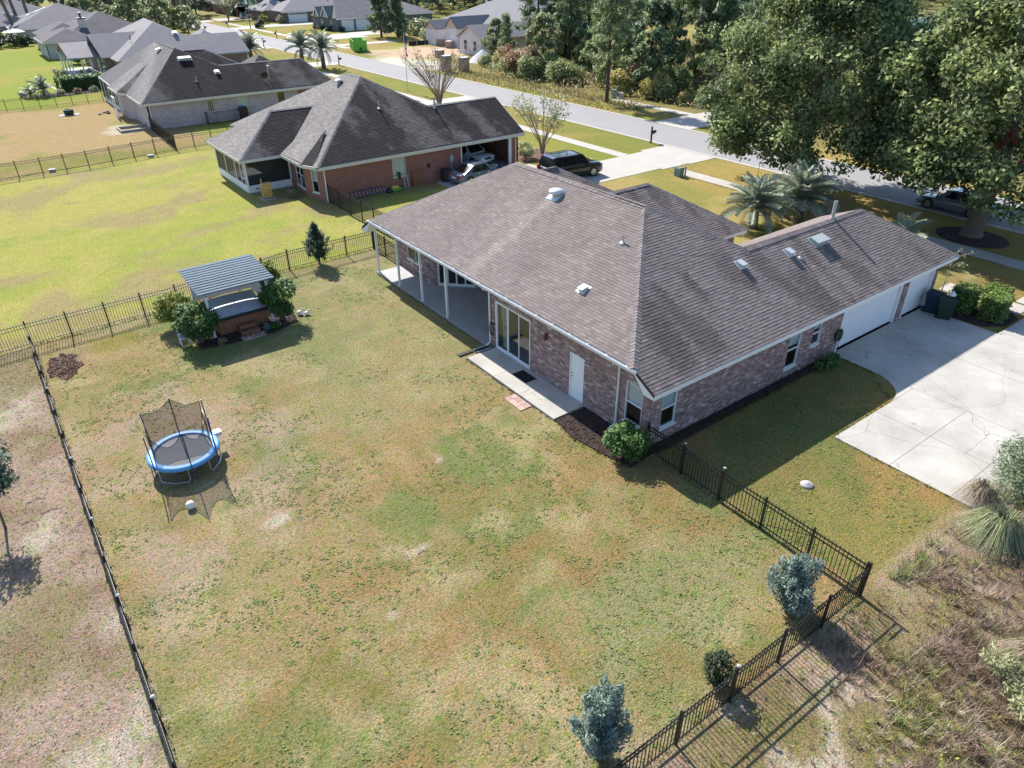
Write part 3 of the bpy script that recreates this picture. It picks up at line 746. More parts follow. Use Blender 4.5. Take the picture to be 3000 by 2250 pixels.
stuff(cc)
# roof furniture
tv = MB().lathe([(.16, -.14), (.16, .1), (.36, .12), (.36, .2), (.33, .25), (.22, .3), (.05, .32)], 22, (4.81, 11.27, 5.90)); tv.obox((4.81, 11.27, 5.915), (0.893, 0, .45), (0, 1, 0), (-.45, 0, .893), .4, .36, .008)
tv.ob('turbine_vent', 'roof_vent', roof, True)
pipe_vent(roof, (3.8, 5.71, 5.39), .34, .04, 'galv'); pipe_vent(roof, (11.27, 2.14, 4.07), .32, .03); pipe_vent(roof, (15.42, 3.36, 4.70), .85, .085)
hood_vent(roof, 'box_vent', (1.32, 5.26, 4.16), (1, 0), .5036, .30, .34, .17, 'roof_vent')
hood_vent(roof, 'box_vent', (10.91, 2.52, 4.29), (0, 1), SL, .34, .38, .19, 'roof_vent'); hood_vent(roof, 'box_vent', (7.84, 2.74, 4.41), (0, 1), SL, .34, .38, .19, 'roof_vent')
hood_vent(roof, 'attic_fan_vent', (13.2, 2.57, 4.32), (0, 1), SL, .95, .50, .22, 'roof_vent_green')
# ---- walls with bricks
BR_COL = [(.30, .20, .18), (.235, .15, .14), (.36, .26, .24), (.19, .13, .13), (.33, .225, .21), (.26, .175, .17), (.50, .43, .415), (.42, .33, .315)]
BR_W = [5, 5, 4, 3, 5, 4, 1.1, 2]
WL = {}
so0 = (10-9.54, 10-7.0, .11, 2.47); dr = (10-4.4, 10-3.55, .11, 2.14); rw = (10-1.27, 10-.42, .62, 2.32)
WL['rear'] = Wall((0, 10), (0, .4), 0, 3.06, [so0, dr, (rw[0], 9.6, rw[2], rw[3])])
WL['rear2'] = Wall((0, .4), (0, 0), 0, 2.62)
sw1 = (.6, 1.42, .58, 2.22); sw2 = (8.2, 9.05, .44, 2.15); sw3 = (9.9, 10.55, 1.0, 2.12); gd1 = (12.2, 17.0, 0, 2.16); gd2 = (17.82, 20.05, 0, 2.16)
WL['side'] = Wall((0, 0), (20.6, 0), 0, 2.60, [sw1, sw2, sw3, gd1, gd2])
pwn1 = (21.4-20.2, 21.4-19.45, .85, 2.25); pwn2 = (21.4-19.3, 21.4-18.55, .85, 2.25)
WL['porch1'] = Wall((1.4, 21.4), (1.4, 17.4), .1, 3.06, [pwn1, pwn2])
psl = (.25, 2.3, .14, 2.35)
WL['porch2'] = Wall((1.4, 17.4), (3.2, 15.6), .1, 3.06, [psl])
WL['porch3'] = Wall((3.2, 15.6), (3.2, 10.0), .1, 3.06, [(1.2, 3.0, .12, 2.3)])
WL['porch4'] = Wall((3.2, 10.0), (0, 10.0), .1, 3.06)
WL['gend'] = Wall((20.6, 0), (20.6, 6.7), 0, 2.6)
WL['gfront'] = Wall((20.6, 6.7), (12.2, 6.7), 0, 2.6); WL['front'] = Wall((12.2, 6.7), (12.2, 21.4), 0, 2.6, [(2, 3.2, .1, 2.2), (9.5, 11.3, .6, 2.2)])
WL['lend'] = Wall((12.2, 21.4), (1.4, 21.4), 0, 2.55)
WL['wb1'] = Wall((12.2, 8.8), (15.6, 8.8), 0, 2.6, [(1.2, 2.2, .7, 2.1)]); WL['wb2'] = Wall((15.6, 8.8), (15.6, 16.2), 0, 2.6, [(2.5, 4.8, .6, 2.2)])
WL['wb3'] = Wall((15.6, 16.2), (12.2, 16.2), 0, 2.6); WL['wa'] = Wall((14.2, 16.2), (14.2, 21.4), 0, 2.6); WL['wa2'] = Wall((14.2, 21.4), (12.2, 21.4), 0, 2.6)
wm = MB()
for w_ in WL.values(): w_.mesh(wm)
wall = wm.ob('wall', 'mortar', main)
BRREC = []; rb = random.Random(5)
for key, w_ in WL.items():
    if key in ('gfront', 'front', 'lend', 'wb3', 'wb2', 'wa', 'wa2'): continue
    row = 0; z = w_.z0+.005
    while z+.066 < w_.z1+.02:
        a = -(.1065 if row % 2 else 0)
        while a < w_.len:
            c0, c1 = max(a, .0), min(a+.203, w_.len)
            segs = [(c0, c1)]; zt = min(z+.066, w_.z1)
            for o in w_.op:
                if o[2] < zt-.01 and o[3] > z+.01:
                    ns = []
                    for q0, q1 in segs:
                        if o[1] <= q0 or o[0] >= q1: ns.append((q0, q1)); continue
                        if q0 < o[0]: ns.append((q0, o[0]))
                        if q1 > o[1]: ns.append((o[1], q1))
                    segs = ns
            for q0, q1 in segs:
                if q1-q0 < .03: continue
                cl = np.array(rb.choices(BR_COL, BR_W)[0])*(.85+.3*rb.random())
                BRREC.append(((w_.P((q0+q1)/2, z)-CAMV).length, w_, q0, q1, z, zt, cl, q1-q0 > .2 and zt-z > .06))
            a += .213
        z += .0767; row += 1
BRREC.sort(key=lambda r: (not r[7], r[0]))
ti = 0; bv = {}; BV, BF, BC = [], [], []
for i, (d_, w_, q0, q1, z, zt, cl, full) in enumerate(BRREC):
    if i < 300 and full:
        k = rb.randrange(24)
        if k not in bv:
            m = MB().box(0, .203, -.007, .004, 0, .066); c = np.array(rb.choices(BR_COL, BR_W)[0])*(.85+.3*rb.random())
            bv[k] = npmesh('brick', m.v, m.f, 'brick', [c]*6)
        o = bpy.data.objects.new('brick', bv[k]); C.objects.link(o); o.parent = wall
        p = w_.P(q0, z); d, n = w_.d, w_.n
        o.matrix_local = Matrix(((d.x, -n.x, 0, p.x), (d.y, -n.y, 0, p.y), (0, 0, 1, p.z), (0, 0, 0, 1)))
    else:
        t = .005+.004*rb.random(); o = len(BV)
        BV += [w_.P(q0, z, 0), w_.P(q1, z, 0), w_.P(q1, zt, 0), w_.P(q0, zt, 0), w_.P(q0, z, t), w_.P(q1, z, t), w_.P(q1, zt, t), w_.P(q0, zt, t)]
        BF += [(o+4, o+5, o+6, o+7), (o, o+1, o+5, o+4), (o+1, o+2, o+6, o+5), (o+2, o+3, o+7, o+6), (o+3, o, o+4, o+7)]; BC += [cl]*5
stuff(link('bricks', npmesh('bricks', [tuple(v) for v in BV], BF, 'brick', BC), wall))
MB().prism([(0.13, .13), (20.47, .13), (20.47, 6.6), (12.1, 6.6), (12.1, 21.2), (3.3, 21.2), (3.3, .14+9.9), (.13, 10.0-.14)], .06, .09).ob('floor', 'floor_in', main)
# inner partition so that the rooms behind the glass read as rooms
MB().box(4.6, 4.7, .3, 9.6, .1, 2.95).ob('inner_wall', 'interior', main); MB().box(.3, 11.8, 2.9, 3.0, .1, 2.5).ob('inner_wall', 'interior', main)
# ---- windows and doors
add_window(main, WL['rear'], (rw[0], 9.6, rw[2], rw[3]), blind=.52)
add_window(main, WL['side'], sw1, blind=.52); add_window(main, WL['side'], sw2, blind=.42); add_window(main, WL['side'], sw3, blind=.35)
add_window(main, WL['porch1'], pwn1, frame='white_metal', glass='glass_dark', blind=.12); add_window(main, WL['porch1'], pwn2, frame='white_metal', glass='glass_dark', blind=.12)
def slider(par, w, o, n, glass='glass', mat='white_metal'):
    a0, a1, z0, z1 = o; m = MB(); f = .05
    w.bx(m, a0, a1, z0-.03, z0+.05, -.1, .02); w.bx(m, a0, a1, z1-.06, z1, -.1, .02); w.bx(m, a0, a0+f, z0+.05, z1-.06, -.1, .02); w.bx(m, a1-f, a1, z0+.05, z1-.06, -.1, .02)
    s_ = m.ob('sliding_door', mat, par); pw_ = (a1-a0-2*f)/n
    for k in range(n):
        l = a0+f+k*pw_; r = l+pw_; d = -.03-.03*(k % 2); q = MB()
        w.bx(q, l, l+.045, z0+.05, z1-.06, d-.015, d+.015); w.bx(q, r-.045, r, z0+.05, z1-.06, d-.015, d+.015); w.bx(q, l+.045, r-.045, z0+.05, z0+.12, d-.014, d+.014); w.bx(q, l+.045, r-.045, z1-.11, z1-.06, d-.014, d+.014)
        q.ob('sash', mat, s_); w.bx(MB(), l+.045, r-.045, z0+.12, z1-.11, d-.004, d+.004).ob('pane', glass, s_)
    return s_
sd = slider(main, WL['rear'], so0, 3); slider(main, WL['porch2'], psl, 4, 'glass_dark'); slider(main, WL['porch3'], (1.2, 3.0, .12, 2.3), 2, 'glass_dark')
# gathered curtain behind the first pane
cv = []
for i in range(13):
    t = i/12
    for j, z in enumerate((2.38, 1.9, 1.35, 1.2, 1.0, .2)):
        wd = (.62, .55, .26, .12, .3, .42)[j]; a = so0[0]+.09+.05*(j > 1)+wd*t+(0 if j < 2 else .1*(1 if j > 1 else 0)); cv.append(WL['rear'].P(a, z, -.22+.025*math.sin(i*2.4)))
cf = [(i*6+j, (i+1)*6+j, (i+1)*6+j+1, i*6+j+1) for i in range(12) for j in range(5)]
MB().add(cv, cf).ob('curtain', 'curtain', sd, True)
# white back door
do = MB(); W_ = WL['rear']; W_.bx(do, dr[0]+.05, dr[1]-.05, dr[2], dr[3]-.04, -.06, -.02); door = do.ob('door', 'door_white', main)
fr = MB(); W_.bx(fr, dr[0], dr[0]+.05, dr[2], dr[3], -.08, .015); W_.bx(fr, dr[1]-.05, dr[1], dr[2], dr[3], -.08, .015); W_.bx(fr, dr[0]+.05, dr[1]-.05, dr[3]-.04, dr[3], -.08, .015); fr.ob('door_frame', 'white_paint', door)
for z in (1.05, 1.2): MB().lathe([(.02, 0), (.03, .01), (.03, .03), (.012, .05)], 8, tuple(W_.P(dr[0]+.13, z, -.02))).ob('handle', 'copper', door)
W_.bx(MB(), dr[0]-.02, dr[1]+.02, .101, .13, -.1, .06).ob('threshold', 'galv', door)
# wall lamp and hose hanger by the slider
wl = MB(); p = W_.P(10-5.88, 2.2, .1); wl.lathe([(.03, -.16), (.07, -.14), (.085, .05), (.06, .1), (.02, .17)], 8, tuple(p)); wl.obox(p+Vector((.05, 0, .05)), (1, 0, 0), (0, 1, 0), (0, 0, 1), .06, .03, .08)
wl.ob('wall_lamp', 'copper', main)
# ---- garage doors
for (a0, a1, z0, z1) in (gd1, gd2):
    W_ = WL['side']; m = MB(); W_.bx(m, a0, a1, z0+.02, z1, -.16, -.125); gdo = m.ob('garage_door', 'white_paint', main)
    hh = (z1-.06-.03)/4
    for k in range(4):
        m = MB(); W_.bx(m, a0+.004, a1-.004, .05+k*hh, .05+(k+1)*hh-.008, -.124, -.10)
        nP = 8 if a1-a0 > 3 else 4
        for j in range(nP):
            l = a0+.03+(a1-a0-.06)*j/nP; W_.bx(m, l+.08, l+(a1-a0-.06)/nP-.08, .035+k*hh+.09, .035+(k+1)*hh-.10, -.0998, -.094)
        m.ob('panel', 'door_white', gdo)
    m = MB(); W_.bx(m, a0-.09, a0+.014, 0.03, z1+.1, -.119, .03); W_.bx(m, a1-.014, a1+.09, .03, z1+.1, -.119, .03); W_.bx(m, a0+.014, a1-.014, z1-.014, z1+.1, -.118, .029); m.ob('door_trim', 'white_paint', gdo)
    m = MB(); W_.bx(m, a0, a1, .031, .052, -.128, -.09); m.ob('bottom_seal', 'vinyl_black', gdo)
# ---- fascia, soffit, gutter
fs = MB().box(XR, XR+.03, .62, 20.78, 3.03, 3.235).box(XR, 21.09, YE-.026, YE-.002, 2.49, 2.672).box(21.092, 21.115, YE-.026, 7.1, 2.49, 2.672).box(21.03, 12.63, 7.08, 7.11, 2.47, 2.66)
fs.box(16.02, 16.05, 8.36, 16.6, 2.47, 2.66).box(12.6, 16.02, 8.34, 8.37, 2.47, 2.66).box(-.42, 12.6, 21.86, 21.89, 2.36, 2.55)
fs.ob('fascia', 'white_paint', main)
sf = MB().box(XR+.031, .0-.002, .62, 10, 3.0, 3.028).box(XR+.031, 21.04, YE+.031, -.002, 2.44, 2.468).box(XR+.031, 3.3, 10.0, 21.3, 3.06, 3.09).box(12.6, 16.0, 8.4, 8.79, 2.44, 2.468)
sf.ob('soffit', 'white_paint', main)
rk = MB()
for x0, x1 in ((XR, .0),):
    P_ = [(.60, 3.20), (YE+.02, 2.63), (YE+.02, 2.46), (.0, 2.46), (.50, 2.99)]
    rk.add([(x0, y, z) for y, z in P_]+[(x1, y, z) for y, z in P_], [(0, 1, 2, 3, 4), (9, 8, 7, 6, 5)]+[(i, 5+i, 5+(i+1) % 5, (i+1) % 5) for i in range(5)])
    P_ = [(20.80, 3.20), (21.88, 2.53), (21.88, 2.36), (21.4, 2.36), (20.9, 2.99)]
    rk.add([(x0, y, z) for y, z in P_]+[(x1, y, z) for y, z in P_], [(4, 3, 2, 1, 0), (5, 6, 7, 8, 9)]+[(i, (i+1) % 5, 5+(i+1) % 5, 5+i) for i in range(5)])
rk.ob('eave_return', 'white_paint', main)
gt = MB(); gs = [(-.422, 3.235), (-.422, 3.11), (-.50, 3.10), (-.545, 3.17), (-.545, 3.24), (-.535, 3.24), (-.535, 3.172), (-.495, 3.112), (-.43, 3.12), (-.43, 3.235)]
n_ = len(gs); gt.add([(x, .45, z) for x, z in gs]+[(x, 20.85, z) for x, z in gs], [tuple(range(n_)), tuple(range(2*n_-1, n_-1, -1))]+[(i, n_+i, n_+(i+1) % n_, (i+1) % n_) for i in range(n_)])
gut = gt.ob('gutter', 'white_metal', main)
hm = MB().box(-.548, -.40, -.02, .02, 3.236, 3.252).me('gutter_strap', 'white_metal')
for k in range(20):
    o = link('gutter_strap', hm, gut); o.location = (0, .9+k*1.03, 0)
def downspout(par, x, y, ztop, out=(-1, 0), z0=.12, off=.35):
    ox, oy = out; m = MB()
    m.tube([(x+ox*.44, y+oy*.44, ztop), (x+ox*.42, y+oy*.42, ztop-.12), (x+ox*.07, y+oy*.07, ztop-.32), (x+ox*.06, y+oy*.06, z0+.2), (x+ox*.08, y+oy*.08, z0+.12), (x+ox*(.08+off), y+oy*(.08+off), z0)], .045, 6)
    return m.ob('downspout', 'white_metal', par)
downspout(main, 0, 1.6, 3.12); downspout(main, 0, 9.93, 3.12, off=.2)
# ---- porch
MB().box(-.2, 3.25, 10.0, 21.05, -.05, .095).ob('porch_floor', 'concrete_stamped', main)
pm = MB().box(-.15, -.05, -.05, .05, 0, 2.83).box(-.17, -.03, -.07, .07, 0, .04).box(-.17, -.03, -.07, .07, 2.79, 2.83).me('porch_post', 'white_paint')
for y in (20.95, 18.5, 16.05, 13.6): o = link('porch_post', pm, main); o.location = (0, y, .096)
MB().box(-.17, .0, 10.01, 21.3, 2.83, 3.058).ob('porch_beam', 'white_paint', main)
# ================================================================== FENCES
_pk = {}
def fence(label, pts, h=1.22, panel=1.83, spacing=.118, mat='black_metal', gate=None, group=None, lights=(), name='metal_fence', cap=300, rails=(.14, -.26, -.10)):
    """picket fence through ground points; every post, rail and picket its own part"""
    root = thing(name, label, 'fence', (*pts[0], 0), 0, group)
    key = (h, mat)
    if key not in _pk:
        w = .009; m = MB(); m.box(-w, w, -w, w, .04, h-.05); o = len(m.v)
        m.add([(-w, -w, h-.05), (w, -w, h-.05), (w, w, h-.05), (-w, w, h-.05), (0, 0, h+.02)], [(0, 1, 4), (1, 2, 4), (2, 3, 4), (3, 0, 4)])
        p = .032; q = MB().box(-p, p, -p, p, -.1, h+.03); q.add([(-p*1.2, -p*1.2, h+.03), (p*1.2, -p*1.2, h+.03), (p*1.2, p*1.2, h+.03), (-p*1.2, p*1.2, h+.03), (0, 0, h+.07)], [(3, 2, 1, 0), (0, 1, 4), (1, 2, 4), (2, 3, 4), (3, 0, 4)])
        _pk[key] = (m.me('picket', mat), q.me('post', mat))
    pkm, pom = _pk[key]; np_ = 0; rest = MB(); lastpost = None
    def place(nm, me, x, y, a):
        o = bpy.data.objects.new(nm, me); C.objects.link(o); o.parent = root; o.location = (x-pts[0][0], y-pts[0][1], 0); o.rotation_euler = (0, 0, a); return o
    pi = 0
    for s in range(len(pts)-1):
        a, b = Vector(pts[s]), Vector(pts[s+1]); L = (b-a).length; d = (b-a)/L; ang = math.atan2(d.y, d.x); n = max(1, round(L/panel)); pl = L/n
        for k in range(n+1):
            if k == 0 and s > 0: continue
            q = a+d*(k*pl); place('post', pom, q.x, q.y, ang)
            if pi in lights:
                MB().lathe([(.03, h+.07), (.05, h+.08), (.05, h+.10), (.02, h+.12)], 10, (q.x+.05, q.y, 0)).ob('solar_cap', 'util_grey', root)
            pi += 1
        for k in range(n):
            q0 = a+d*(k*pl+.033); q1 = a+d*((k+1)*pl-.033); c = (q0+q1)/2
            isg = gate is not None and (s, k) in gate
            for rz in rails:
                z = rz if rz > 0 else h+rz
                MB().obox((c.x, c.y, z), (d.x, d.y, 0), (-d.y, d.x, 0), (0, 0, 1), (q1-q0).length/2, .014, .017).ob('rail', mat, root)
            if isg:
                u = Vector((q1.x-q0.x, q1.y-q0.y, h-.45)); MB().tube([(q0.x, q0.y, .18), (q1.x, q1.y, h-.3)], .012, 5).ob('brace', mat, root)
            m = int((pl-.06)/spacing)
            for j in range(m):
                q = a+d*(k*pl+(j+.75)*pl/(m+.5))
                if np_ < cap: place('picket', pkm, q.x, q.y, ang)
                else: rest.box(q.x-.009, q.x+.009, q.y-.009, q.y+.009, .04, h)
                np_ += 1
    if rest.v: stuff(rest.ob('far_pickets', mat, root))
    return root
fence('long black metal fence along the back of the trampoline yard', [(-17.2, 23.05), (-17.2, -8.5)], gate=None, lights=(4, 7, 9, 11, 13), cap=300)
fence('black metal fence beside the blue junipers facing the dry scrub lot', [(-.22, -8.62), (-17.2, -8.4)], lights=(3,), mat='black_metal')
fence('black metal fence with gate from the house corner to the scrub lot', [(-.12, -.12), (-.22, -8.55)], gate=[(0, 3)], panel=1.7, lights=(1, 2))
fence('black metal fence behind the hot tub shelter along the green lawn', [(-20.9, 22.75), (-17.2, 23.08), (-10.5, 23.3), (-4.0, 24.6), (1.45, 24.72)], rails=(.14, -.26, -.10))
fence('short black fence with gate between lawn corner and porch end', [(1.5, 24.66), (1.42, 21.55)], gate=[(0, 0)], panel=1.55)
fence('dark fence from red brick house corner to the boundary line', [(3.2, 35.1), (3.4, 24.8), (1.5, 24.76)], h=1.4, mat='rust_black')
fence('black metal fence between bright lawn and brown grass yard', [(-17.8, 57.2), (-9, 57.75), (-1.35, 59.2), (7.0, 59.4)], h=1.35, mat='rust_black')
fence('dark fence from whitewashed brick house to the brown yard corner', [(-1.35, 59.3), (-1.05, 70.0)], h=1.35, mat='rust_black')
fence('thin black fence along the far edge of the brown grass yard', [(-15.5, 92.1), (-1.6, 92.3)], h=1.3, mat='rust_black', spacing=.16)

# ================================================================== FOLIAGE TOOLS
def leaf_mesh(name, centers, size, mat, aspect=2.0, up=.35, outward=None, rg=None, jitter=.35, droop=None):
    """one rhombus leaf per centre; random orientation with a bias"""
    rg = rg or rng; n = len(centers); c = np.asarray(centers, float)
    nr = rg.normal(size=(n, 3)); nr[:, 2] += up*2
    if outward is not None: nr += outward*1.2
    nr /= np.linalg.norm(nr, axis=1)[:, None]
    t = rg.normal(size=(n, 3))
    if droop is not None: t = t*.5 + droop
    t -= (t*nr).sum(1)[:, None]*nr; t /= np.linalg.norm(t, axis=1)[:, None]+1e-9; b = np.cross(nr, t)
    s = size*(1+jitter*rg.normal(size=n)).clip(.4, 2)[:, None]
    V = np.stack([c-t*s, c+b*s/aspect, c+t*s, c-b*s/aspect], 1).reshape(-1, 3)
    F = np.arange(4*n).reshape(n, 4)
    return npmesh(name, V, F, mat)
def cluster_points(rg, centers, radii, per, squash=.8, shell=.55):
    out = []; ow = []
    for c, r in zip(centers, radii):
        k = max(3, int(per*(r**2)))
        d = rg.normal(size=(k, 3)); d /= np.linalg.norm(d, axis=1)[:, None]
        rad_ = r*(shell+(1-shell)*rg.random(k))[:, None]; q = d*rad_; q[:, 2] *= squash
        out.append(q+np.array(c)); ow.append(d)
    return np.concatenate(out), np.concatenate(ow)

def bush(name, label, loc, rx, ry, rz, n, leaf, mat, trunks=4, group=None, cat='shrub', zc=None, flat=0, lump=.35, stem='bark', seed=1, aspect=2.0, up=.35):
    rg = np.random.default_rng(seed); t = thing(name, label, cat, loc, 0, group, local=True)
    zc = rz*1.05 if zc is None else zc
    k = 26; d = rg.normal(size=(k, 3)); d /= np.linalg.norm(d, axis=1)[:, None]
    cs = d*np.array([rx, ry, rz])*(.62+.12*rg.random(k))[:, None]+np.array([0, 0, zc]); rs = (rx+ry+rz)/3*(.34+lump*.35*rg.random(k))
    P, O = cluster_points(rg, cs, rs, n/(k*((rs**2).mean())), .9, .5)
    P[:, 2] = np.maximum(P[:, 2], .06)
    link('foliage', leaf_mesh('foliage', P, leaf, mat, aspect, up, O, rg), t)
    if trunks:
        for i in range(trunks):
            a = 2*PI*i/trunks+rg.random(); r = rx*.25
            MB().tube([(.08*math.cos(a), .08*math.sin(a), -.05), (r*.7*math.cos(a), r*.7*math.sin(a), zc*.5), (r*1.6*math.cos(a), r*1.6*math.sin(a), zc)], [.05, .035, .015], 6).ob('stem', stem, t)
    return t
def conifer(name, label, loc, h, r, n, mat, seed=1, group=None, base=.12, leaf=.10, feather=.5, bulge=.42, lean=(0, 0), trunk_r=.07, skirt=.15):
    rg = np.random.default_rng(seed); t = thing(name, label, 'conifer', loc, 0, group, local=True)
    k = int(n/24); u = rg.random(k); z0 = h*skirt
    prof = lambda s: np.where(s < bulge, .62+.38*np.sin(s/bulge*PI/2), np.cos((s-bulge)/(1-bulge)*PI/2)**.85)
    a = rg.random(k)*2*PI; rr = r*prof(u)*(.40+.60*rg.random(k)**.5)*(1+.20*np.sin(a*3+seed)+.14*np.sin(a*5+u*9)+.10*rg.normal(size=k))
    tip = np.stack([rr*np.cos(a), rr*np.sin(a), z0+u*(h-z0)], 1)
    dirv = np.stack([np.cos(a)*.55, np.sin(a)*.55, np.full(k, .85)], 1); dirv /= np.linalg.norm(dirv, axis=1)[:, None]
    s = np.repeat(np.arange(k), 24); m = len(s); f = rg.random(m)*feather*.6
    P = tip[s]-dirv[s]*(f[:, None])*1.0+rg.normal(size=(m, 3))*.035*(1+2*f[:, None])
    P[:, 0] += lean[0]*P[:, 2]/h; P[:, 1] += lean[1]*P[:, 2]/h; P[:, 2] = np.maximum(P[:, 2], .05)
    link('foliage', leaf_mesh('foliage', P, leaf, mat, 4.5, .0, None, rg, .35, droop=dirv[s]*1.4), t)
    MB().tube([(0, 0, -.05), (lean[0]*.3, lean[1]*.3, h*.4), (lean[0]*.8, lean[1]*.8, h*.85)], [trunk_r, trunk_r*.7, .012], 7).ob('trunk', 'bark', t)
    return t

def juniper(label, loc, h, r, n, mat, seed, plumes=22, leaf=.055):
    rg = np.random.default_rng(seed); t = thing('juniper_tree', label, 'conifer', loc, 0, None, local=True); P = []; D = []
    for i in range(plumes):
        a = rg.random()*2*PI; l = rg.random()**.6; tip = np.array([math.cos(a)*r*l, math.sin(a)*r*l, h*(1-.42*l**2)*(.86+.24*rg.random())]); b0 = np.array([tip[0]*.25, tip[1]*.25, .05+.10*h*rg.random()])
        k = n//plumes; u = rg.random(k)**.8; ax = b0+(tip-b0)*u[:, None]; wd = (.30*r)*(np.sin(PI*np.clip(u*.86+.10, 0, 1))**.7)*(.4+.6*rg.random(k)); aa = rg.random(k)*2*PI
        q = ax+np.stack([np.cos(aa)*wd, np.sin(aa)*wd, rg.normal(size=k)*.04], 1); P.append(q); d = (tip-b0)/np.linalg.norm(tip-b0); D.append(np.stack([np.cos(aa)*.5, np.sin(aa)*.5, 0*aa], 1)+d)
        MB().tube([tuple(b0*np.array([.3, .3, 0])+np.array([0, 0, -.03])), tuple(b0), tuple(b0+(tip-b0)*.8)], [.03, .022, .006], 5).ob('stem', 'bark', t)
    P = np.concatenate(P); D = np.concatenate(D); P[:, 2] = np.maximum(P[:, 2], .04)
    link('foliage', leaf_mesh('foliage', P, leaf, mat, 3.6, .0, None, rg, .35, droop=D*1.3), t); return t

# ================================================================== BACK YARD THINGS
# trampoline
TX, TY, TZ = -13.88, 9.30, .62
tr = thing('trampoline', 'round blue trampoline with sagging black safety net', 'trampoline', (TX, TY, 0), local=True)
R0, R1 = 1.21, .96; nn = 40
pad = MB().lathe([(R1, TZ+.0), (R1, TZ+.03), (R1+.04, TZ+.05), (R0-.06, TZ+.045), (R0, TZ+.02), (R0+.015, TZ-.07), (R0-.01, TZ-.08), (R0-.03, TZ-.01)], nn)
pad.f = [f for f in pad.f if len(f) == 4]; pad.ob('pad', 'tramp_blue', tr, True)
MB().add([(0, 0, TZ-.05)]+[(R1*math.cos(2*PI*k/nn), R1*math.sin(2*PI*k/nn), TZ-.005) for k in range(nn)], [(0, 1+k, 1+(k+1) % nn) for k in range(nn)]).ob('mat', 'tramp_mat', tr, True)
MB().tube([((R0-.04)*math.cos(2*PI*k/32), (R0-.04)*math.sin(2*PI*k/32), TZ-.06) for k in range(33)], .022, 6, False).ob('frame', 'galv', tr)
for k in range(4):
    a0 = rad(235+90*k-26); a1 = rad(235+90*k+26); r = R0-.05
    p = lambda a, z, rr=r: (rr*math.cos(a), rr*math.sin(a), z)
    MB().tube([p(a0, TZ-.07), p(a0, .12), p(a0+.05, .03, r+.02), p((a0+a1)/2, .022, r), p(a1-.05, .03, r+.02), p(a1, .12), p(a1, TZ-.07)], .019, 6).ob('leg', 'galv', tr)
PT = []
for i, ang in enumerate((206, 268, 318, 26, 82, 134)):
    a = rad(ang); l = (.02, .0, .03, -.02, .03, .05)[i]; top = Vector(((R0+.02+l)*math.cos(a), (R0+.02+l)*math.sin(a), (1.98, 2.05, 2.1, 2.05, 2.12, 2.05)[i]))
    PT.append((a, top)); MB().tube([((R0+.02)*math.cos(a), (R0+.02)*math.sin(a), TZ-.42), ((R0+.02)*math.cos(a), (R0+.02)*math.sin(a), TZ+.5), tuple(top)], .021, 6).ob('pole', 'tramp_pole', tr)
nv = []; nf = []; NR = 56; NZ = 7
for k in range(NR+1):
    u = k/NR*6; i = int(u) % 6; f = u-int(u); a0, t0 = PT[i]; a1, t1 = PT[(i+1) % 6]; top = t0.lerp(t1, f); sag = .30*4*f*(1-f)*(1.9 if i in (0, 1) else .6); top.z -= sag
    da = (a1-a0) % (2*PI); a = a0+da*f; bot = Vector((R1*1.0*math.cos(a), R1*math.sin(a), TZ+.03)); top = Vector((top.x*.93, top.y*.93, top.z))
    for j in range(NZ):
        g = j/(NZ-1); p = bot.lerp(top, g); wv = .04*math.sin(k*1.7+j)*math.sin(g*PI); nv.append((p.x*(1+wv), p.y*(1+wv), p.z))
for k in range(NR):
    if k in (26, 27): continue
    for j in range(NZ-1): nf.append((k*NZ+j, (k+1)*NZ+j, (k+1)*NZ+j+1, k*NZ+j+1))
MB().add(nv, nf).ob('net', 'net', tr)
rope = MB(); rope.tube([nv[k*NZ+NZ-1] for k in range(NR+1)], .012, 5, False); rope.tube([nv[26*NZ+j] for j in range(NZ)], .014, 5); rope.tube([nv[28*NZ+j] for j in range(NZ)], .014, 5); rope.ob('net_edge', 'dark_plastic', tr)
MB().box(R0-.05, R0+.22, .25, .5, TZ-.1, TZ+.06).ob('side_pouch', 'white_metal', tr)
bl = MB().lathe([(.148*math.sin(PI*k/12)+.001, .148-.148*math.cos(PI*k/12)) for k in range(13)], 18, (-14.45, 6.72, 0)); bo = bl.ob('ball', 'ball', None, True); tag(bo, 'large off white ball on the grass near the trampoline', 'ball')

# hot tub, shelter, steps
tub = thing('hot_tub', 'brown panelled hot tub under a folded grey cover', 'hot tub', (-8.6, 19.8, 0))
MB().box(-9.78, -7.44, 18.62, 20.95, 0, .84).ob('shell', 'wood_red', tub)
for k in range(12):
    x = -9.79+k*.196; MB().box(x+.004, x+.188, 18.595, 18.62, .05, .80).ob('cabinet_board', 'wood_brown', tub); MB().box(x+.004, x+.188, 20.95, 20.975, .05, .80).ob('cabinet_board', 'wood_brown', tub)
for k in range(12):
    y = 18.63+k*.194; MB().box(-9.805, -9.78, y+.004, y+.186, .05, .80).ob('cabinet_board', 'wood_brown', tub); MB().box(-7.44, -7.415, y+.004, y+.186, .05, .80).ob('cabinet_board', 'wood_brown', tub)
def cushion(x0, x1, y0, y1, z0, zl, zr):
    m = MB(); n = 6; v = []
    for i in range(n+1):
        for j in range(n+1):
            u, w_ = i/n, j/n; v.append((x0+(x1-x0)*u, y0+(y1-y0)*w_, z0+zl+(zr-zl)*u+.02*math.sin(u*PI)*math.sin(w_*PI)))
    f = [(i*(n+1)+j, (i+1)*(n+1)+j, (i+1)*(n+1)+j+1, i*(n+1)+j+1) for i in range(n) for j in range(n)]
    m.add(v, f); m.box(x0, x1, y0, y1, z0, z0+min(zl, zr)-.001); m.box(x0, x1, y0-.012, y0, z0-.10, z0+min(zl, zr)-.005); return m
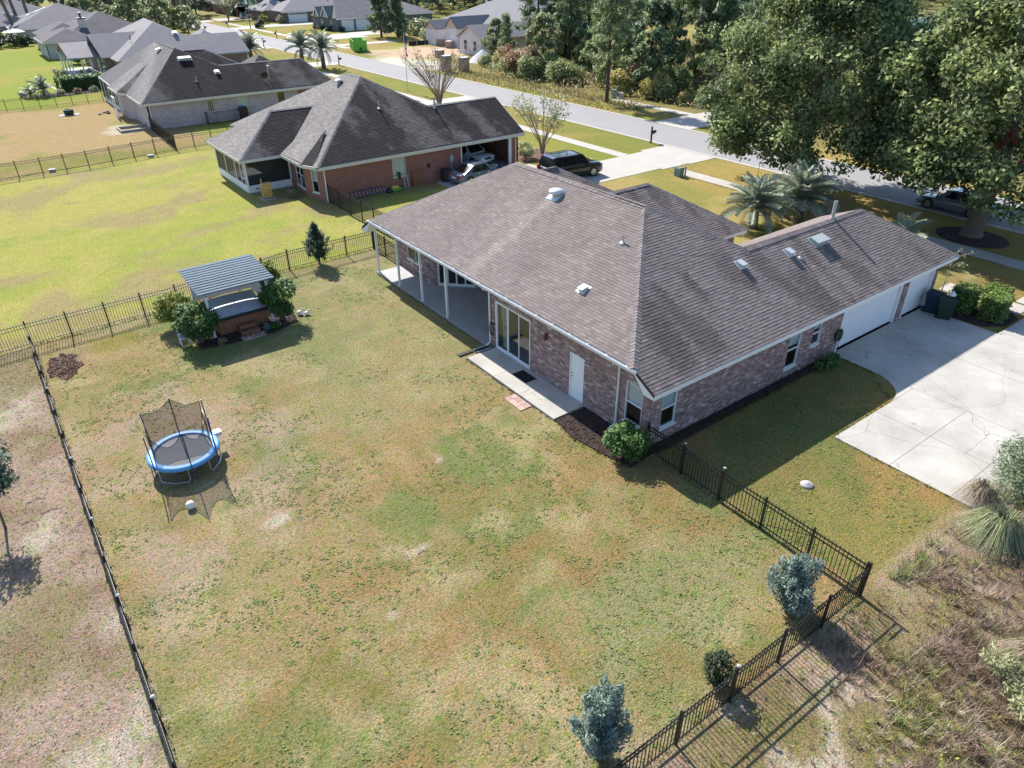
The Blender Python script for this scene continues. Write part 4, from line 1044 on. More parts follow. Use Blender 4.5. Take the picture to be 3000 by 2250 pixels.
cushion(-9.86, -8.62, 18.56, 21.02, .86, .09, .14).ob('cover', 'tub_cover', tub, True); cushion(-8.60, -7.36, 18.56, 21.02, .86, .14, .09).ob('cover', 'tub_cover', tub, True)
MB().box(-9.86, -7.36, 18.54, 18.548, .76, .93).ob('cover_skirt', 'vinyl_black', tub)
sh = thing('slat_shelter', 'open shelter with grey metal slat roof over the hot tub', 'shelter', (-8.6, 20, 0))
for x, y in ((-10.08, 18.56), (-7.2, 18.6), (-10.08, 21.3), (-7.2, 21.3)): MB().box(x-.05, x+.05, y-.05, y+.05, 0, 2.28 if y < 20 else 2.42).ob('post', 'white_metal', sh)
for x in (-10.1, -7.18): MB().add([(x-.03, 18.3, 2.22), (x+.03, 18.3, 2.22), (x+.03, 21.55, 2.44), (x-.03, 21.55, 2.44), (x-.03, 18.3, 2.33), (x+.03, 18.3, 2.33), (x+.03, 21.55, 2.55), (x-.03, 21.55, 2.55)], [(0, 3, 2, 1), (4, 5, 6, 7), (0, 1, 5, 4), (1, 2, 6, 5), (2, 3, 7, 6), (3, 0, 4, 7)]).ob('beam', 'slat_metal', sh)
for k in range(12):
    y = 18.38+k*.268; z = 2.345+k*.268*.068; wd = .098 if k < 6 else .128; ti = .06
    m = MB(); m.obox((-8.62, y+.12, z+.02), (1, 0, 0), (0, math.cos(ti), math.sin(ti)), (0, -math.sin(ti), math.cos(ti)), 1.80, wd, .012); m.obox((-8.62, y+.12-wd, z+.012), (1, 0, 0), (0, 1, 0), (0, 0, 1), 1.80, .010, .035)
    m.ob('slat', 'slat_metal', sh)
MB().box(-10.02, -7.26, 21.27, 21.30, .95, 2.2).ob('back_panel', 'white_metal', sh)
MB().add([(-7.23, 19.2, .95), (-7.19, 19.2, .95), (-7.19, 21.2, .95), (-7.23, 21.2, .95), (-7.23, 19.2, 1.5), (-7.19, 19.2, 1.5), (-7.19, 21.2, 2.1), (-7.23, 21.2, 2.1)], [(0, 3, 2, 1), (4, 5, 6, 7), (0, 1, 5, 4), (1, 2, 6, 5), (2, 3, 7, 6), (3, 0, 4, 7)]).ob('side_panel', 'white_metal', sh)
sp_ = thing('wooden_steps', 'small reddish wooden steps in front of the hot tub', 'steps', (-8.55, 18.2, 0))
for k in range(2):
    for j in range(2): MB().box(-8.98, -8.12, 17.86+k*.34+j*.145, 17.86+k*.34+j*.145+.135, .20+k*.2, .23+k*.2).ob('tread', 'wood_red', sp_)
    MB().box(-8.95, -8.15, 17.89+k*.34, 17.91+k*.34, .03+k*.2, .19+k*.2).ob('riser', 'wood_brown', sp_)
for x in (-9.0, -8.14): MB().add([(x, 17.88, 0), (x+.04, 17.88, 0), (x+.04, 18.5, 0), (x, 18.5, 0), (x, 17.88, .19), (x+.04, 17.88, .19), (x+.04, 18.5, .39), (x, 18.5, .39)], [(0, 3, 2, 1), (4, 5, 6, 7), (0, 1, 5, 4), (1, 2, 6, 5), (2, 3, 7, 6), (3, 0, 4, 7)]).ob('stringer', 'wood_red', sp_)
pv = thing('stepping_stones', 'reddish brick pavers laid before the hot tub steps', 'pavers', (-8.5, 17.6, 0))
for i in range(5):
    for j in range(2): MB().box(-9.1+i*.23, -9.1+i*.23+.215, 17.42+j*.22, 17.42+j*.22+.205, -.02, .05).ob('paver', 'paver', pv)
# garden bits round the shelter
orn = thing('garden_ornament', 'white goose shaped garden ornaments lying by the right shrub', 'ornament', (-5.75, 18.45, 0))
for dx, dy, s in ((0, 0, 1), (.28, -.22, .8)):
    x, y = -5.85+dx, 18.55+dy; MB().lathe([(.02, .02), (.12*s, .05), (.16*s, .13), (.1*s, .22*s), (.03, .26*s)], 12, (x, y, 0)).ob('body', 'white_paint', orn, True); MB().tube([(x+.08, y, .16), (x+.14, y, .3*s), (x+.2, y-.03, .32*s)], [.05, .035, .03], 7).ob('neck', 'white_paint', orn, True)
ch = thing('plastic_chair', 'white plastic chair tucked behind the left front shrub', 'chair', (-11.35, 18.75, 0))
MB().box(-11.6, -11.15, 18.6, 19.0, .38, .42).ob('seat', 'white_metal', ch); MB().box(-11.6, -11.15, 19.0, 19.04, .42, .82).ob('backrest', 'white_metal', ch)
for x in (-11.58, -11.17):
    for y in (18.62, 18.98): MB().box(x-.02, x+.02, y-.02, y+.02, 0, .38).ob('leg', 'white_metal', ch)
bush('shrub', 'dark glossy round shrub at the hot tub corner beside the plastic chair', (-10.75, 18.5, 0), 1.05, 1.0, .85, 6500, .062, 'leaf_shrub', 5, zc=1.2, seed=21, cat='shrub')
bush('shrub', 'dark glossy round shrub at the hot tub corner beside the white ornaments', (-6.75, 18.55, 0), 1.0, 1.0, .92, 6500, .062, 'leaf_shrub', 5, zc=1.3, seed=22)
bush('shrub', 'yellow green shrub behind the glossy shrub beside the plastic chair', (-11.15, 20.9, 0), 1.05, .9, .8, 5200, .062, 'leaf_yellow', 4, zc=1.05, seed=23)
bush('shrub', 'yellow green shrub behind the slat shelter near the cypress', (-6.3, 21.6, 0), .75, .8, .95, 4600, .062, 'leaf_yellow', 4, zc=1.35, seed=24)
for i, (x, y) in enumerate(((-7.75, 17.95), (-10.0, 17.7), (-7.45, 17.8))):
    bush('ground_plant', ('low blue green plant right of the wooden steps', 'low pinkish plant under the left front shrub', 'small leafy plant in the mulch beside the steps')[i], (x, y, .03), .26, .24, .16, 160, .06, ('leaf_juniper', 'leaf_rust', 'leaf_shrub')[i], 0, cat='plant', zc=.14, seed=30+i)
conifer('cypress_tree', 'small dark green pointed cypress by the boundary fence', (-2.25, 24.4, 0), 2.55, .72, 5200, 'leaf_cypress', 3, skirt=.22, leaf=.085, bulge=.3)
juniper('blue grey juniper bush inside the fence corner near the scrub lot', (-2.25, -7.75, 0), 1.95, .82, 11000, 'leaf_juniper', 4, 24)
juniper('tall blue green juniper with feathery tips by a sandy fence patch', (-9.3, -7.6, 0), 2.35, .72, 11000, 'leaf_juniper', 5, 20)
bush('shrub', 'small dark holly shrub at the fence between the two junipers', (-5.75, -8.0, 0), .42, .4, .55, 1300, .05, 'leaf_holly', 3, zc=.62, seed=41)
bush('shrub', 'leafy green shrub at the house corner beside the mulch bed', (-1.05, .05, 0), .8, .85, .6, 2400, .07, 'leaf_shrub', 5, zc=.72, seed=42, lump=.6)
bush('shrub', 'low weedy shrub against the side wall by the drive', (10.6, -.55, 0), .9, .4, .3, 700, .06, 'leaf_shrub', 0, zc=.25, seed=43)
# small yard things
dk = MB().lathe([(.22, -.02), (.22, .04), (.19, .07), (.05, .09), (.03, .11), (.01, .11)], 26, (2.85, -4.83, 0)); tag(dk.ob('septic_lid', 'stone_lid', None, True), 'round grey septic lid in the side lawn', 'lid')
dm = MB().box(-.86, -.28, 6.2, 7.15, .101, .118); dmo = dm.ob('doormat', 'rubber_mat'); tag(dmo, 'black rubber doormat on the concrete by the sliding door', 'doormat')
sb = thing('splash_block', 'grey plastic splash block under the porch corner downspout', 'splash block', (-.6, 9.8, 0))
MB().box(-.95, -.2, 9.68, 10.0, .0, .06).ob('tray', 'dark_plastic', sb); MB().box(-.95, -.2, 9.66, 9.70, .06, .12).ob('side_wall', 'util_grey', sb); MB().box(-.95, -.2, 9.98, 10.02, .06, .12).ob('side_wall', 'util_grey', sb)
MB().box(-1.75, -1.0, 9.95, 10.15, 0, .06).ob('tongue', 'dark_plastic', sb)
hs = thing('hose_hanger', 'coiled garden hose hanging on the wall beside the sliding door', 'hose', (-.08, 9.75, 1))
MB().tube([(-.1, 9.74+.16*math.cos(t), 1.0+.3*math.sin(t)) for t in np.linspace(0, 2*PI, 17)], .025, 6, False).ob('coil', 'dark_plastic', hs); MB().box(-.12, -.008, 9.62, 9.86, 1.24, 1.3).ob('bracket', 'dark_plastic', hs)
hs2 = thing('hose_reel', 'green coiled hose on the side wall beside the garage door', 'hose', (11.9, -.1, 1))
for q in range(4): MB().tube([(11.85+(.2+.015*q)*math.cos(t), -.09-.035*q, 1.0+(.28+.01*q)*math.sin(t)) for t in np.linspace(0, 2*PI, 17)], .02, 6, False).ob('coil', 'hose_green', hs2)
MB().tube([(12.05, -.1, .9), (12.08, -.12, .4), (11.95, -.2, .06), (11.7, -.5, .05)], .014, 5).ob('hose_end', 'hose_green', hs2); MB().box(11.7, 12.0, -.06, -.008, .92, 1.08).ob('bracket', 'dark_plastic', hs2)
def wheelie_bin(label, x, y, rz, mat, lid):
    t = thing('wheelie_bin', label, 'bin', (x, y, .03), rz, 'bins by the garage', local=True)
    m = MB(); v = [(-.25, -.3, 0), (.25, -.3, 0), (.25, .25, 0), (-.25, .25, 0), (-.3, -.38, .98), (.3, -.38, .98), (.3, .36, .98), (-.3, .36, .98)]; m.add(v, [(0, 3, 2, 1), (4, 5, 6, 7), (0, 1, 5, 4), (1, 2, 6, 5), (2, 3, 7, 6), (3, 0, 4, 7)]).ob('body', mat, t)
    m = MB(); m.add([(-.33, -.42, .985), (.33, -.42, .985), (.33, .4, .985), (-.33, .4, .985), (-.3, -.38, 1.03), (.3, -.38, 1.03), (.27, .3, 1.09), (-.27, .3, 1.09)], [(0, 3, 2, 1), (4, 5, 6, 7), (0, 1, 5, 4), (1, 2, 6, 5), (2, 3, 7, 6), (3, 0, 4, 7)]); m.ob('lid', lid, t)
    MB().tube([(-.28, .42, .95), (.28, .42, .95)], .02, 6).ob('handle', mat, t)
    for x_ in (-.24, .24): MB().tube([(x_-.03, .3, .1), (x_+.03, .3, .1)], .1, 10).ob('wheel', 'tyre', t)
wheelie_bin('dark blue wheeled bin standing against the small garage door', 19.75, -.55, rad(10), 'bin_blue', 'bin_blue')
wheelie_bin('dark green wheeled bin at the edge of the mulch bed', 19.55, -1.25, rad(25), 'bin_green', 'bin_green')
bg_ = MB().lathe([(.08, 0), (.17, .03), (.19, .1), (.10, .19), (.03, .22), (.05, .27)], 7, (20.15, -1.5, .98)); 
bag = bg_.ob('rubbish_bag', 'white_metal', None, True); bag.location = (-.35, .25, .13); tag(bag, 'white rubbish bag resting on the green bin', 'bag')
# clipped hedge blocks
def hedge(label, x, y, rz, lx, ly, h, seed, mat='leaf_hedge', n=2600, leaf=.06, dens=True, z=.04, core=True, group=None):
    rg = np.random.default_rng(seed); t = thing('clipped_hedge', label, 'hedge', (x, y, z), rz, group, local=True)
    P = []; O = []
    A = [2*ly*h, 2*lx*h, lx*ly*1.5]; tot = sum(A)
    for ax in range(3):
        k = int(n*A[ax]/tot); q = rg.random((k, 3))-.5; sg = np.where(rg.random(k) < .5, -1, 1) if ax < 2 else np.ones(k)
        q[:, ax] = .5*sg*(1-.08*rg.random(k)); o = np.zeros((k, 3)); o[:, ax] = sg; P.append(q); O.append(o)
    P = np.concatenate(P)*np.array([lx, ly, h]); O = np.concatenate(O); P[:, 2] += h/2
    sh_ = np.abs(P[:, 0]/lx)**6+np.abs(P[:, 1]/ly)**6; P[:, :2] *= (1-.12*np.clip(sh_*8, 0, 1))[:, None]; P += rg.normal(size=P.shape)*.05; P[:, 2] = np.maximum(P[:, 2], .02)
    link('foliage', leaf_mesh('foliage', P, leaf, mat, 1.8, .3, O*.8, rg), t)
    MB().box(-lx*.40, lx*.40, -ly*.40, ly*.40, 0, h*.86).ob('inner_branches', 'leaf_holly', t)
    for k in range(3): MB().tube([((k-1)*lx*.3, 0, -.05), ((k-1)*lx*.3, .02, .15)], .03, 6).ob('stem', 'bark', t)
    return t
hedge('square clipped hedge block nearest the wheeled bins', 21.15, -1.35, rad(5), 1.2, 1.0, 1.2, 51); hedge('square clipped hedge block over the drive curb, the foremost of the trio', 21.35, -2.75, rad(8), 1.2, 1.0, 1.2, 52); hedge('square clipped hedge block farthest from the bins beside the front walk', 22.55, -2.25, rad(8), .9, 1.1, 1.15, 53)
# staked sapling with few leaves
sap = thing('bare_sapling', 'thin pale sapling with sparse leaves by the garage corner', 'sapling', (20.75, -.35, .04), local=True)
MB().tube([(0, 0, -.05), (.35, .1, 1.2), (.85, .25, 2.25)], [.035, .028, .02], 6).ob('trunk', 'bark_light', sap)
rs_ = random.Random(3); lp = []
for k in range(11):
    a = rs_.uniform(0, 2*PI); l = rs_.uniform(.5, 1.1); b0 = Vector((.85, .25, 2.2)) if k < 6 else Vector((.62, .18, 1.8)); e_ = b0+Vector((l*math.cos(a), l*math.sin(a), rs_.uniform(.05, .6))); mdl = (b0+e_)/2+Vector((0, 0, .08))
    MB().tube([b0, mdl, e_], [.016, .012, .006], 5).ob('branch', 'bark_light', sap)
    for j in range(16): f = rs_.uniform(.45, 1.05); p = b0.lerp(e_, f); lp.append((p.x+rs_.uniform(-.1, .1), p.y+rs_.uniform(-.1, .1), p.z+rs_.uniform(-.06, .1)))
link('foliage', leaf_mesh('foliage', lp, .07, 'leaf_pale', 3.5, .4), sap)
# ================================================================== NEIGHBOURING HOUSES
def hip(x0, x1, y0, y1, ze, pitch):
    w, l = x1-x0, y1-y0; h = min(w, l)/2; z = ze+h*pitch
    if w >= l: a, b = (x0+h, (y0+y1)/2, z), (x1-h, (y0+y1)/2, z)
    else: a, b = ((x0+x1)/2, y0+h, z), ((x0+x1)/2, y1-h, z)
    c = [(x0, y0, ze), (x1, y0, ze), (x1, y1, ze), (x0, y1, ze)]
    if w >= l: return [[c[0], c[1], b, a], [c[1], c[2], b], [c[2], c[3], a, b], [c[3], c[0], a]]
    return [[c[0], c[1], a], [c[1], c[2], b, a], [c[2], c[3], b], [c[3], c[0], a, b]]
def gable(x0, x1, y0, y1, ze, zr, ax):
    if ax == 'x': m = (y0+y1)/2; a, b = (x0, m, zr), (x1, m, zr); return [[(x0, y0, ze), (x1, y0, ze), b, a], [(x1, y1, ze), (x0, y1, ze), a, b]]
    m = (x0+x1)/2; a, b = (m, y0, zr), (m, y1, zr); return [[(x0, y0, ze), a, b, (x0, y1, ze)], [(x1, y0, ze), (x1, y1, ze), b, a]]
def roof_of(par, polys, mat, t=.14, name='roof'):
    m = MB()
    for p in polys: m.slab(p, t)
    return m.ob(name, mat, par)
def eave_trim(par, segs, mat='cream_trim', h=.2, name='fascia', th=.03, gut=False):
    m = MB()
    for (p, q) in segs:
        p, q = Vector(p), Vector(q); d = (q-p); L = d.length; d.normalize(); n = Vector((d.y, -d.x, 0)).normalized()
        m.obox((p+q)/2+n*.02-Vector((0, 0, h/2+.03)), d, n, d.cross(n), L/2, th, h/2)
    return m.ob(name, mat, par)
def shingled(par_roof, items, colf, seed, expo=.143, widths=(.27, .34, .42)):
    V_, F_, C_ = [], [], []
    for i, (p, k) in enumerate(items):
        v, f, c = shingle_rows(p, colf(k), expo=expo, widths=widths, seed=seed+i); o = len(V_); V_ += v; F_ += [tuple(x+o for x in q) for q in f]; C_ += c
    return stuff(link('roof_shingles', npmesh('roof_shingles', [tuple(v) for v in V_], F_, 'shingle', C_), par_roof))
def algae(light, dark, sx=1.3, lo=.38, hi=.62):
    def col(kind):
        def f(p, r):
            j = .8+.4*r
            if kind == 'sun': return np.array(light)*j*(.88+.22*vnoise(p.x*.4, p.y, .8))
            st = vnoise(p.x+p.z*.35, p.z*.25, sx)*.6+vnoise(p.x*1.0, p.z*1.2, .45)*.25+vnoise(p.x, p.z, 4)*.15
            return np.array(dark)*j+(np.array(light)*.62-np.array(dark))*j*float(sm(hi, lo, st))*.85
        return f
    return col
def walls_of(par, mat, path, z1, ops=None, close=True, z0=0.0, name='wall'):
    m = MB(); out = []; n = len(path)
    for i in range(n if close else n-1):
        w_ = Wall(path[i], path[(i+1) % n], z0, z1, (ops or {}).get(i, [])); w_.mesh(m); out.append(w_)
    m.ob(name, mat, par); return out

# ---- red brick house
red = thing('brick_house', 'red brick house with dark streaked roof, open garage and screened porch', 'house', (10, 44, 0))
N_ = (2.55, 34.95, 2.7); aN = (10.5, 43.1, 7.1); aF = (10.45, 45.6, 7.1); gA = (14.3, 39.15, 4.97); gB = (21.05, 39.15, 4.97)
RS = [N_, (21.05, 34.95, 2.7), gB, gA, aN]; RR = [N_, aN, aF, (2.3, 53.6, 2.7)]
RF = [aN, gA, (18.3, 43.25, 2.7), (18.3, 53.6, 2.7), aF]; RG = [gA, gB, (21.05, 43.3, 2.7), (18.25, 43.3, 2.7)]; RL = [aF, (18.3, 53.6, 2.7), (2.3, 53.6, 2.7)]
pc0, pc1, pr0, pr1 = (-1.1, 40.42, 2.7), (-1.1, 48.75, 2.7), (3.15, 44.6, 5.08), (6.95, 44.6, 5.08)
PE = [pc0, pr0, pc1]; PS = [pc0, (2.35, 40.42, 2.7), pr1, pr0]; PN = [pc1, pr0, pr1, (2.35, 48.75, 2.7)]
B1 = [(2.0, 40.4, 2.74), (2.0, 36.5, 2.74), (5.0, 38.6, 4.32), (5.6, 41.6, 4.62)]; B2 = [(2.0, 36.5, 2.74), (2.72, 35.55, 2.74), (5.0, 38.6, 4.32)]
wgs = hip(12.0, 20.0, 45.2, 52.8, 2.7, .57)
rr_ = roof_of(red, [RS, RR, RF, RG, RL, PE, PS, PN, B1, B2]+wgs, 'roof_dark')
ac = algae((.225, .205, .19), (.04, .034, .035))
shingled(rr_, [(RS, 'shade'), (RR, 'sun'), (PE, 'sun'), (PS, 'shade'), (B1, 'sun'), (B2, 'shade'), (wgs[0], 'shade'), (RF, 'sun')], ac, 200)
cm = MB()
for i, (a, b) in enumerate([(N_, aN), (aN, aF), (aN, gA), (gA, gB), (pc0, pr0), (pr0, pr1), (pc1, pr0), ((2, 36.5, 2.74), (5, 38.6, 4.32))]): cap_line(cm, a, b, .16, .08, seed=40+i)
M('roof_cap_grey', (.24, .225, .215), .95, .15, 2, isl=.2, spec=.15); stuff(cm.ob('ridge_caps', 'roof_cap_grey', rr_))
eave_trim(red, [((2.6, 34.95, 2.7), (21.05, 34.95, 2.7)), (pc1, pc0), (pc0, (2.0, 40.42, 2.7)), ((2.0, 40.4, 2.72), (2.0, 36.5, 2.72)), ((2.0, 36.5, 2.72), (2.7, 35.0, 2.72))], 'cream_trim', .22)
eave_trim(red, [((21.05, 34.95, 2.7), (21.05, 39.15, 4.97))], 'cream_trim', .18, 'rake_board')
MB().box(2.6, 21.0, 34.98, 35.38, 2.44, 2.47).ob('soffit', 'cream_trim', red)
path = [(3.2, 35.4), (20.7, 35.4), (20.7, 42.9), (18.0, 42.9), (18.0, 53.2), (2.8, 53.2), (2.8, 40.3), (2.6, 37.7)]
W = walls_of(red, 'red_brick_wall', path, 2.6, {0: [(5.5, 6.65, .88, 2.35), (11.8, 16.55, 0, 2.42)], 6: [(.35, 2.3, .45, 2.35)], 7: [(.75, 1.5, .5, 2.25)]})
MB().add([(20.7, 35.4, 2.6), (20.7, 42.9, 2.6), (20.7, 39.15, 4.8)], [(0, 1, 2)]).add([(20.6, 35.4, 2.6), (20.6, 42.9, 2.6), (20.6, 39.15, 4.8)], [(2, 1, 0)]).ob('gable_wall', 'red_brick_wall', red)
add_window(red, W[0], (5.5, 6.65, .88, 2.35), 'cream_trim', 1.0, rail=False, glass='glass'); add_window(red, W[6], (.35, 2.3, .45, 2.35), blind=.3, cols=2, glass='glass_dark'); add_window(red, W[7], (.75, 1.5, .5, 2.25), blind=.5)
m = MB(); w0 = W[0]; w0.bx(m, 16.535, 16.78, 0, 2.5, -.12, .04); w0.bx(m, 11.72, 11.815, 0, 2.5, -.12, .04); w0.bx(m, 11.815, 16.535, 2.405, 2.52, -.118, .038); m.ob('garage_trim', 'white_paint', red)
MB().box(14.6, 20.5, 35.5, 42.7, .01, .03).ob('garage_floor', 'concrete_stamped', red); MB().box(14.5, 14.6, 35.6, 42.7, 0, 2.55).ob('inner_wall', 'interior', red); MB().box(14.6, 20.5, 42.4, 42.5, 0, 2.55).ob('inner_wall', 'interior', red)
downspout(red, 3.2, 35.4, 2.62, (-.3, -.95), .1, .2); downspout(red, 20.4, 35.4, 2.6, (0, -1), .1, .2)
# screened porch
MB().box(-.72, 2.8, 41.0, 48.2, 0, .12).ob('porch_floor', 'concrete_stamped', red)
for (p, q, n_) in (((-.7, 48.15), (-.7, 41.0), 3), ((-.7, 41.0), (2.7, 41.0), 1)):
    w_ = Wall(p, q, 0, 2.5); m = MB(); w_.bx(m, 0, w_.len, .1, .62, -.05, .04); m.ob('knee_wall', 'white_paint', red)
    for k in range(n_+1):
        m = MB(); a = w_.len*k/n_; w_.bx(m, a-.06, a+.06, .62, 2.48, -.06, .05); m.ob('porch_post', 'white_paint', red)
        if k < n_: m = MB(); w_.bx(m, a+.06, w_.len*(k+1)/n_-.06, .62, 2.48, -.012, -.004); m.ob('screen_panel', 'screen', red)
    m = MB(); w_.bx(m, 0, w_.len, 2.48, 2.6, -.08, .06); m.ob('porch_beam', 'white_paint', red)
w_ = Wall((-.7, 42.1), (-.7, 41.15), 0, 2.5); m = MB(); w_.bx(m, 0, .09, .12, 2.3, .045, .075); w_.bx(m, .78, .87, .12, 2.3, .045, .075); w_.bx(m, .09, .78, 2.2, 2.3, .045, .075); w_.bx(m, .09, .78, 1.05, 1.14, .045, .075); w_.bx(m, .09, .78, .12, .55, .045, .075); m.ob('screen_door', 'white_paint', red)
# roof bits of the red house
vn = MB().lathe([(.15, -.1), (.15, .1), (.34, .12), (.34, .2), (.2, .28), (.04, .3)], 18, (9.3, 44.75, 6.55)); vn.ob('turbine_vent', 'roof_vent', rr_, True)
pipe_vent(rr_, (10.1, 39.5, 5.2), .55, .04, 'galv'); pipe_vent(rr_, (14.76, 38.83, 4.82), .8, .075, 'roof_vent_green')
# things along the red house wall
ac1 = thing('air_conditioner', 'dark grey air conditioning unit against the red brick wall', 'air conditioner', (13.0, 34.6, 0))
MB().box(12.45, 13.45, 34.2, 35.1, 0, .09).ob('base_pad', 'concrete_walk', ac1); MB().lathe([(.42, .09), (.44, .12), (.44, .95), (.40, 1.0)], 8, (12.95, 34.65, 0)).ob('casing', 'dark_plastic', ac1); MB().lathe([(.36, 1.0), (.37, 1.03), (.1, 1.06)], 16, (12.95, 34.65, 0)).ob('fan_guard', 'black_metal', ac1)
for k in range(9): MB().box(12.48, 12.5+.92, 34.225, 34.235, .18+k*.08, .2+k*.08).ob('louvre', 'black_metal', ac1)
mt = thing('electric_meter', 'grey electric meter box on a conduit by the open garage', 'meter', (13.95, 35.3, 0)); MB().box(13.8, 14.1, 35.22, 35.39, 1.35, 1.85).ob('box', 'util_grey', mt); MB().tube([(13.95, 35.32, 0), (13.95, 35.32, 1.35)], .05, 7).ob('conduit', 'util_grey', mt); MB().lathe([(.09, 0), (.09, .05), (.03, .08)], 12, (13.95, 35.2, 1.6)).ob('dial', 'lamp_glass', mt)
lw = thing('wooden_gate_panel', 'brown wooden gate panel leaning on the red brick wall', 'gate panel', (10.75, 35.25, 0))
for k in range(5): MB().obox((10.38+k*.185, 35.22, .62), (1, 0, 0), (0, .12, .99), (0, -.99, .12), .088, .62, .012).ob('board', 'wood_brown', lw)
for z in (.3, 1.0): MB().obox((10.75, 35.24-.1*(1-z), z), (1, 0, 0), (0, .12, .99), (0, -.99, .12), .46, .05, .02).ob('batten', 'wood_red', lw)
for i, (x, l) in enumerate(((9.55, .85), (9.85, .8))):
    p = MB().obox((x, 35.25, .42), (1, 0, 0), (0, .2, .98), (0, -.98, .2), .09, .42, .02).ob('plank', 'wood_grey'); tag(p, ('grey plank leaning on the red wall nearest the window', 'grey plank leaning on the red wall next to the gate panel')[i], 'plank')
hb = MB().box(9.1, 9.3, 35.3, 35.39, .75, 1.25); tag(hb.ob('wall_box', 'dark_plastic'), 'black utility box on the red wall under the window edge', 'utility box')
hb = MB().box(11.75, 11.95, 35.3, 35.39, 1.15, 1.5); tag(hb.ob('wall_box', 'dark_plastic'), 'black utility box on the red wall right of the gate panel', 'utility box')
ld = thing('ladder', 'aluminium ladder with dark rails lying along the red brick wall', 'ladder', (6.3, 35.2, 0))
for y, z in ((34.75, .1), (35.15, .42)): MB().tube([(4.85, y, z), (7.75, y+.05, z+.05)], .035, 6).ob('side_rail', 'tramp_pole', ld)
for k in range(10): x = 5.0+k*.29; MB().tube([(x, 34.75, .1), (x+.02, 35.17, .44)], .02, 6).ob('rung', 'galv', ld)
tp = thing('garden_bags', 'pile of green and yellow bags on the ground by the ladder', 'bags', (8.4, 35.0, 0))
for i, (x, mt_) in enumerate(((8.0, 'dark_plastic'), (8.4, 'plastic_green'), (8.85, 'plastic_green'), (8.6, 'plastic_yellow'))):
    MB().lathe([(.1, 0), (.3, .04), (.33, .12), (.2, .2), (.05, .23)], 12, (x, 34.9+.06*i, .0 if i < 3 else .16)).ob('bag', mt_, tp, True)
gr = thing('barbecue_grill', 'tan lidded barbecue grill on a stone pad by the screened porch', 'grill', (-.05, 39.2, 0))
MB().box(-.5, .55, 38.6, 39.75, 0, .05).ob('pad', 'stone_lid', gr); MB().box(-.3, .35, 38.9, 39.35, .1, .78).ob('cabinet', 'grill_tan', gr); MB().box(-.38, .45, 38.88, 39.42, .78, .86).ob('firebox', 'grill_metal', gr)
MB().add([(x, y, z) for x in (-.32, .37) for y, z in ((38.92, .86), (39.38, .86), (39.36, 1.05), (39.22, 1.17), (39.05, 1.17), (38.93, 1.05))], [(0, 1, 2, 3, 4, 5), (11, 10, 9, 8, 7, 6)]+[(i, 6+i, 6+(i+1) % 6, (i+1) % 6) for i in range(6)]).ob('lid', 'grill_tan', gr)
MB().box(-.72, -.38, 38.95, 39.35, .80, .83).ob('side_shelf', 'grill_metal', gr); MB().tube([(-.2, 39.3, 1.0), (-.2, 39.3, 1.45)], .05, 8).ob('chimney', 'grill_metal', gr)
for x in (-.26, .31):
    for y in (38.95, 39.32): MB().box(x-.03, x+.03, y-.03, y+.03, .05, .12).ob('wheel', 'tyre', gr)
bush('flowering_shrub', 'small white flowered shrub by the bay window of the red house', (1.55, 38.2, 0), .4, .42, .3, 420, .07, 'leaf_pale', 0, zc=.35, seed=61)

MB().box(3.4, 14.4, 35.7, 53.0, .01, .05).ob('floor', 'floor_in', red)
# ---- whitewashed brick house
h3 = thing('brick_house', 'whitewashed grey brick house with blackened roof beside the brown yard', 'house', (8, 80, 0))
q0, qN, qF = (-1.5, 69.5, 2.7), (4.75, 77.4, 6.8), (5.0, 86.6, 6.8); k0, k1 = (8.15, 74.15, 5.1), (17.7, 74.15, 5.1)
S3 = [q0, (19.9, 69.6, 2.7), k1, k0, qN]; R3 = [q0, qN, qF, (-1.2, 93.6, 2.7)]; F3 = [qN, k0, (12.5, 78.5, 2.7), (12.5, 93.6, 2.7), qF]; G3 = [k0, k1, (19.9, 78.6, 2.7), (12.5, 78.6, 2.7)]; E3 = [k1, (19.9, 69.6, 2.7), (19.9, 78.6, 2.7)]; L3 = [qF, (12.5, 93.6, 2.7), (-1.2, 93.6, 2.7)]
D3 = [(-2.0, 78.6, 2.75), (-1.05, 76.6, 2.75), (2.6, 80.8, 5.25)]; D3b = [(-2.0, 78.6, 2.75), (2.6, 80.8, 5.25), (2.0, 84.0, 4.9), (-2.0, 83.5, 2.75)]
w3 = [[(5.6, 83, 5.95), (12.0, 77.4, 2.75), (15.6, 77.4, 2.75), (9.3, 83, 5.95)], [(9.3, 83, 5.95), (15.6, 77.4, 2.75), (15.6, 88.6, 2.75)], [(5.6, 83, 5.95), (9.3, 83, 5.95), (15.6, 88.6, 2.75), (12, 88.6, 2.75)]]
w3b = hip(13.5, 19.5, 82, 89, 2.7, .62)
r3 = roof_of(h3, [S3, R3, F3, G3, E3, L3, D3, D3b]+w3+w3b, 'roof_dark')
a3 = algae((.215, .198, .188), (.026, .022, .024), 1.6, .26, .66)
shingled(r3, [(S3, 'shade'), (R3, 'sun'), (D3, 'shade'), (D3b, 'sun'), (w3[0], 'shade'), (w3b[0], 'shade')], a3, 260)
cm = MB()
for i, (a, b) in enumerate([(q0, qN), (qN, qF), (qN, k0), (k0, k1), (k1, (19.9, 69.6, 2.7)), ((5.6, 83, 5.95), (9.3, 83, 5.95)), ((9.3, 83, 5.95), (15.6, 77.4, 2.75))]): cap_line(cm, a, b, .17, .08, .2, seed=60+i)
stuff(cm.ob('ridge_caps', 'roof_cap_grey', r3))
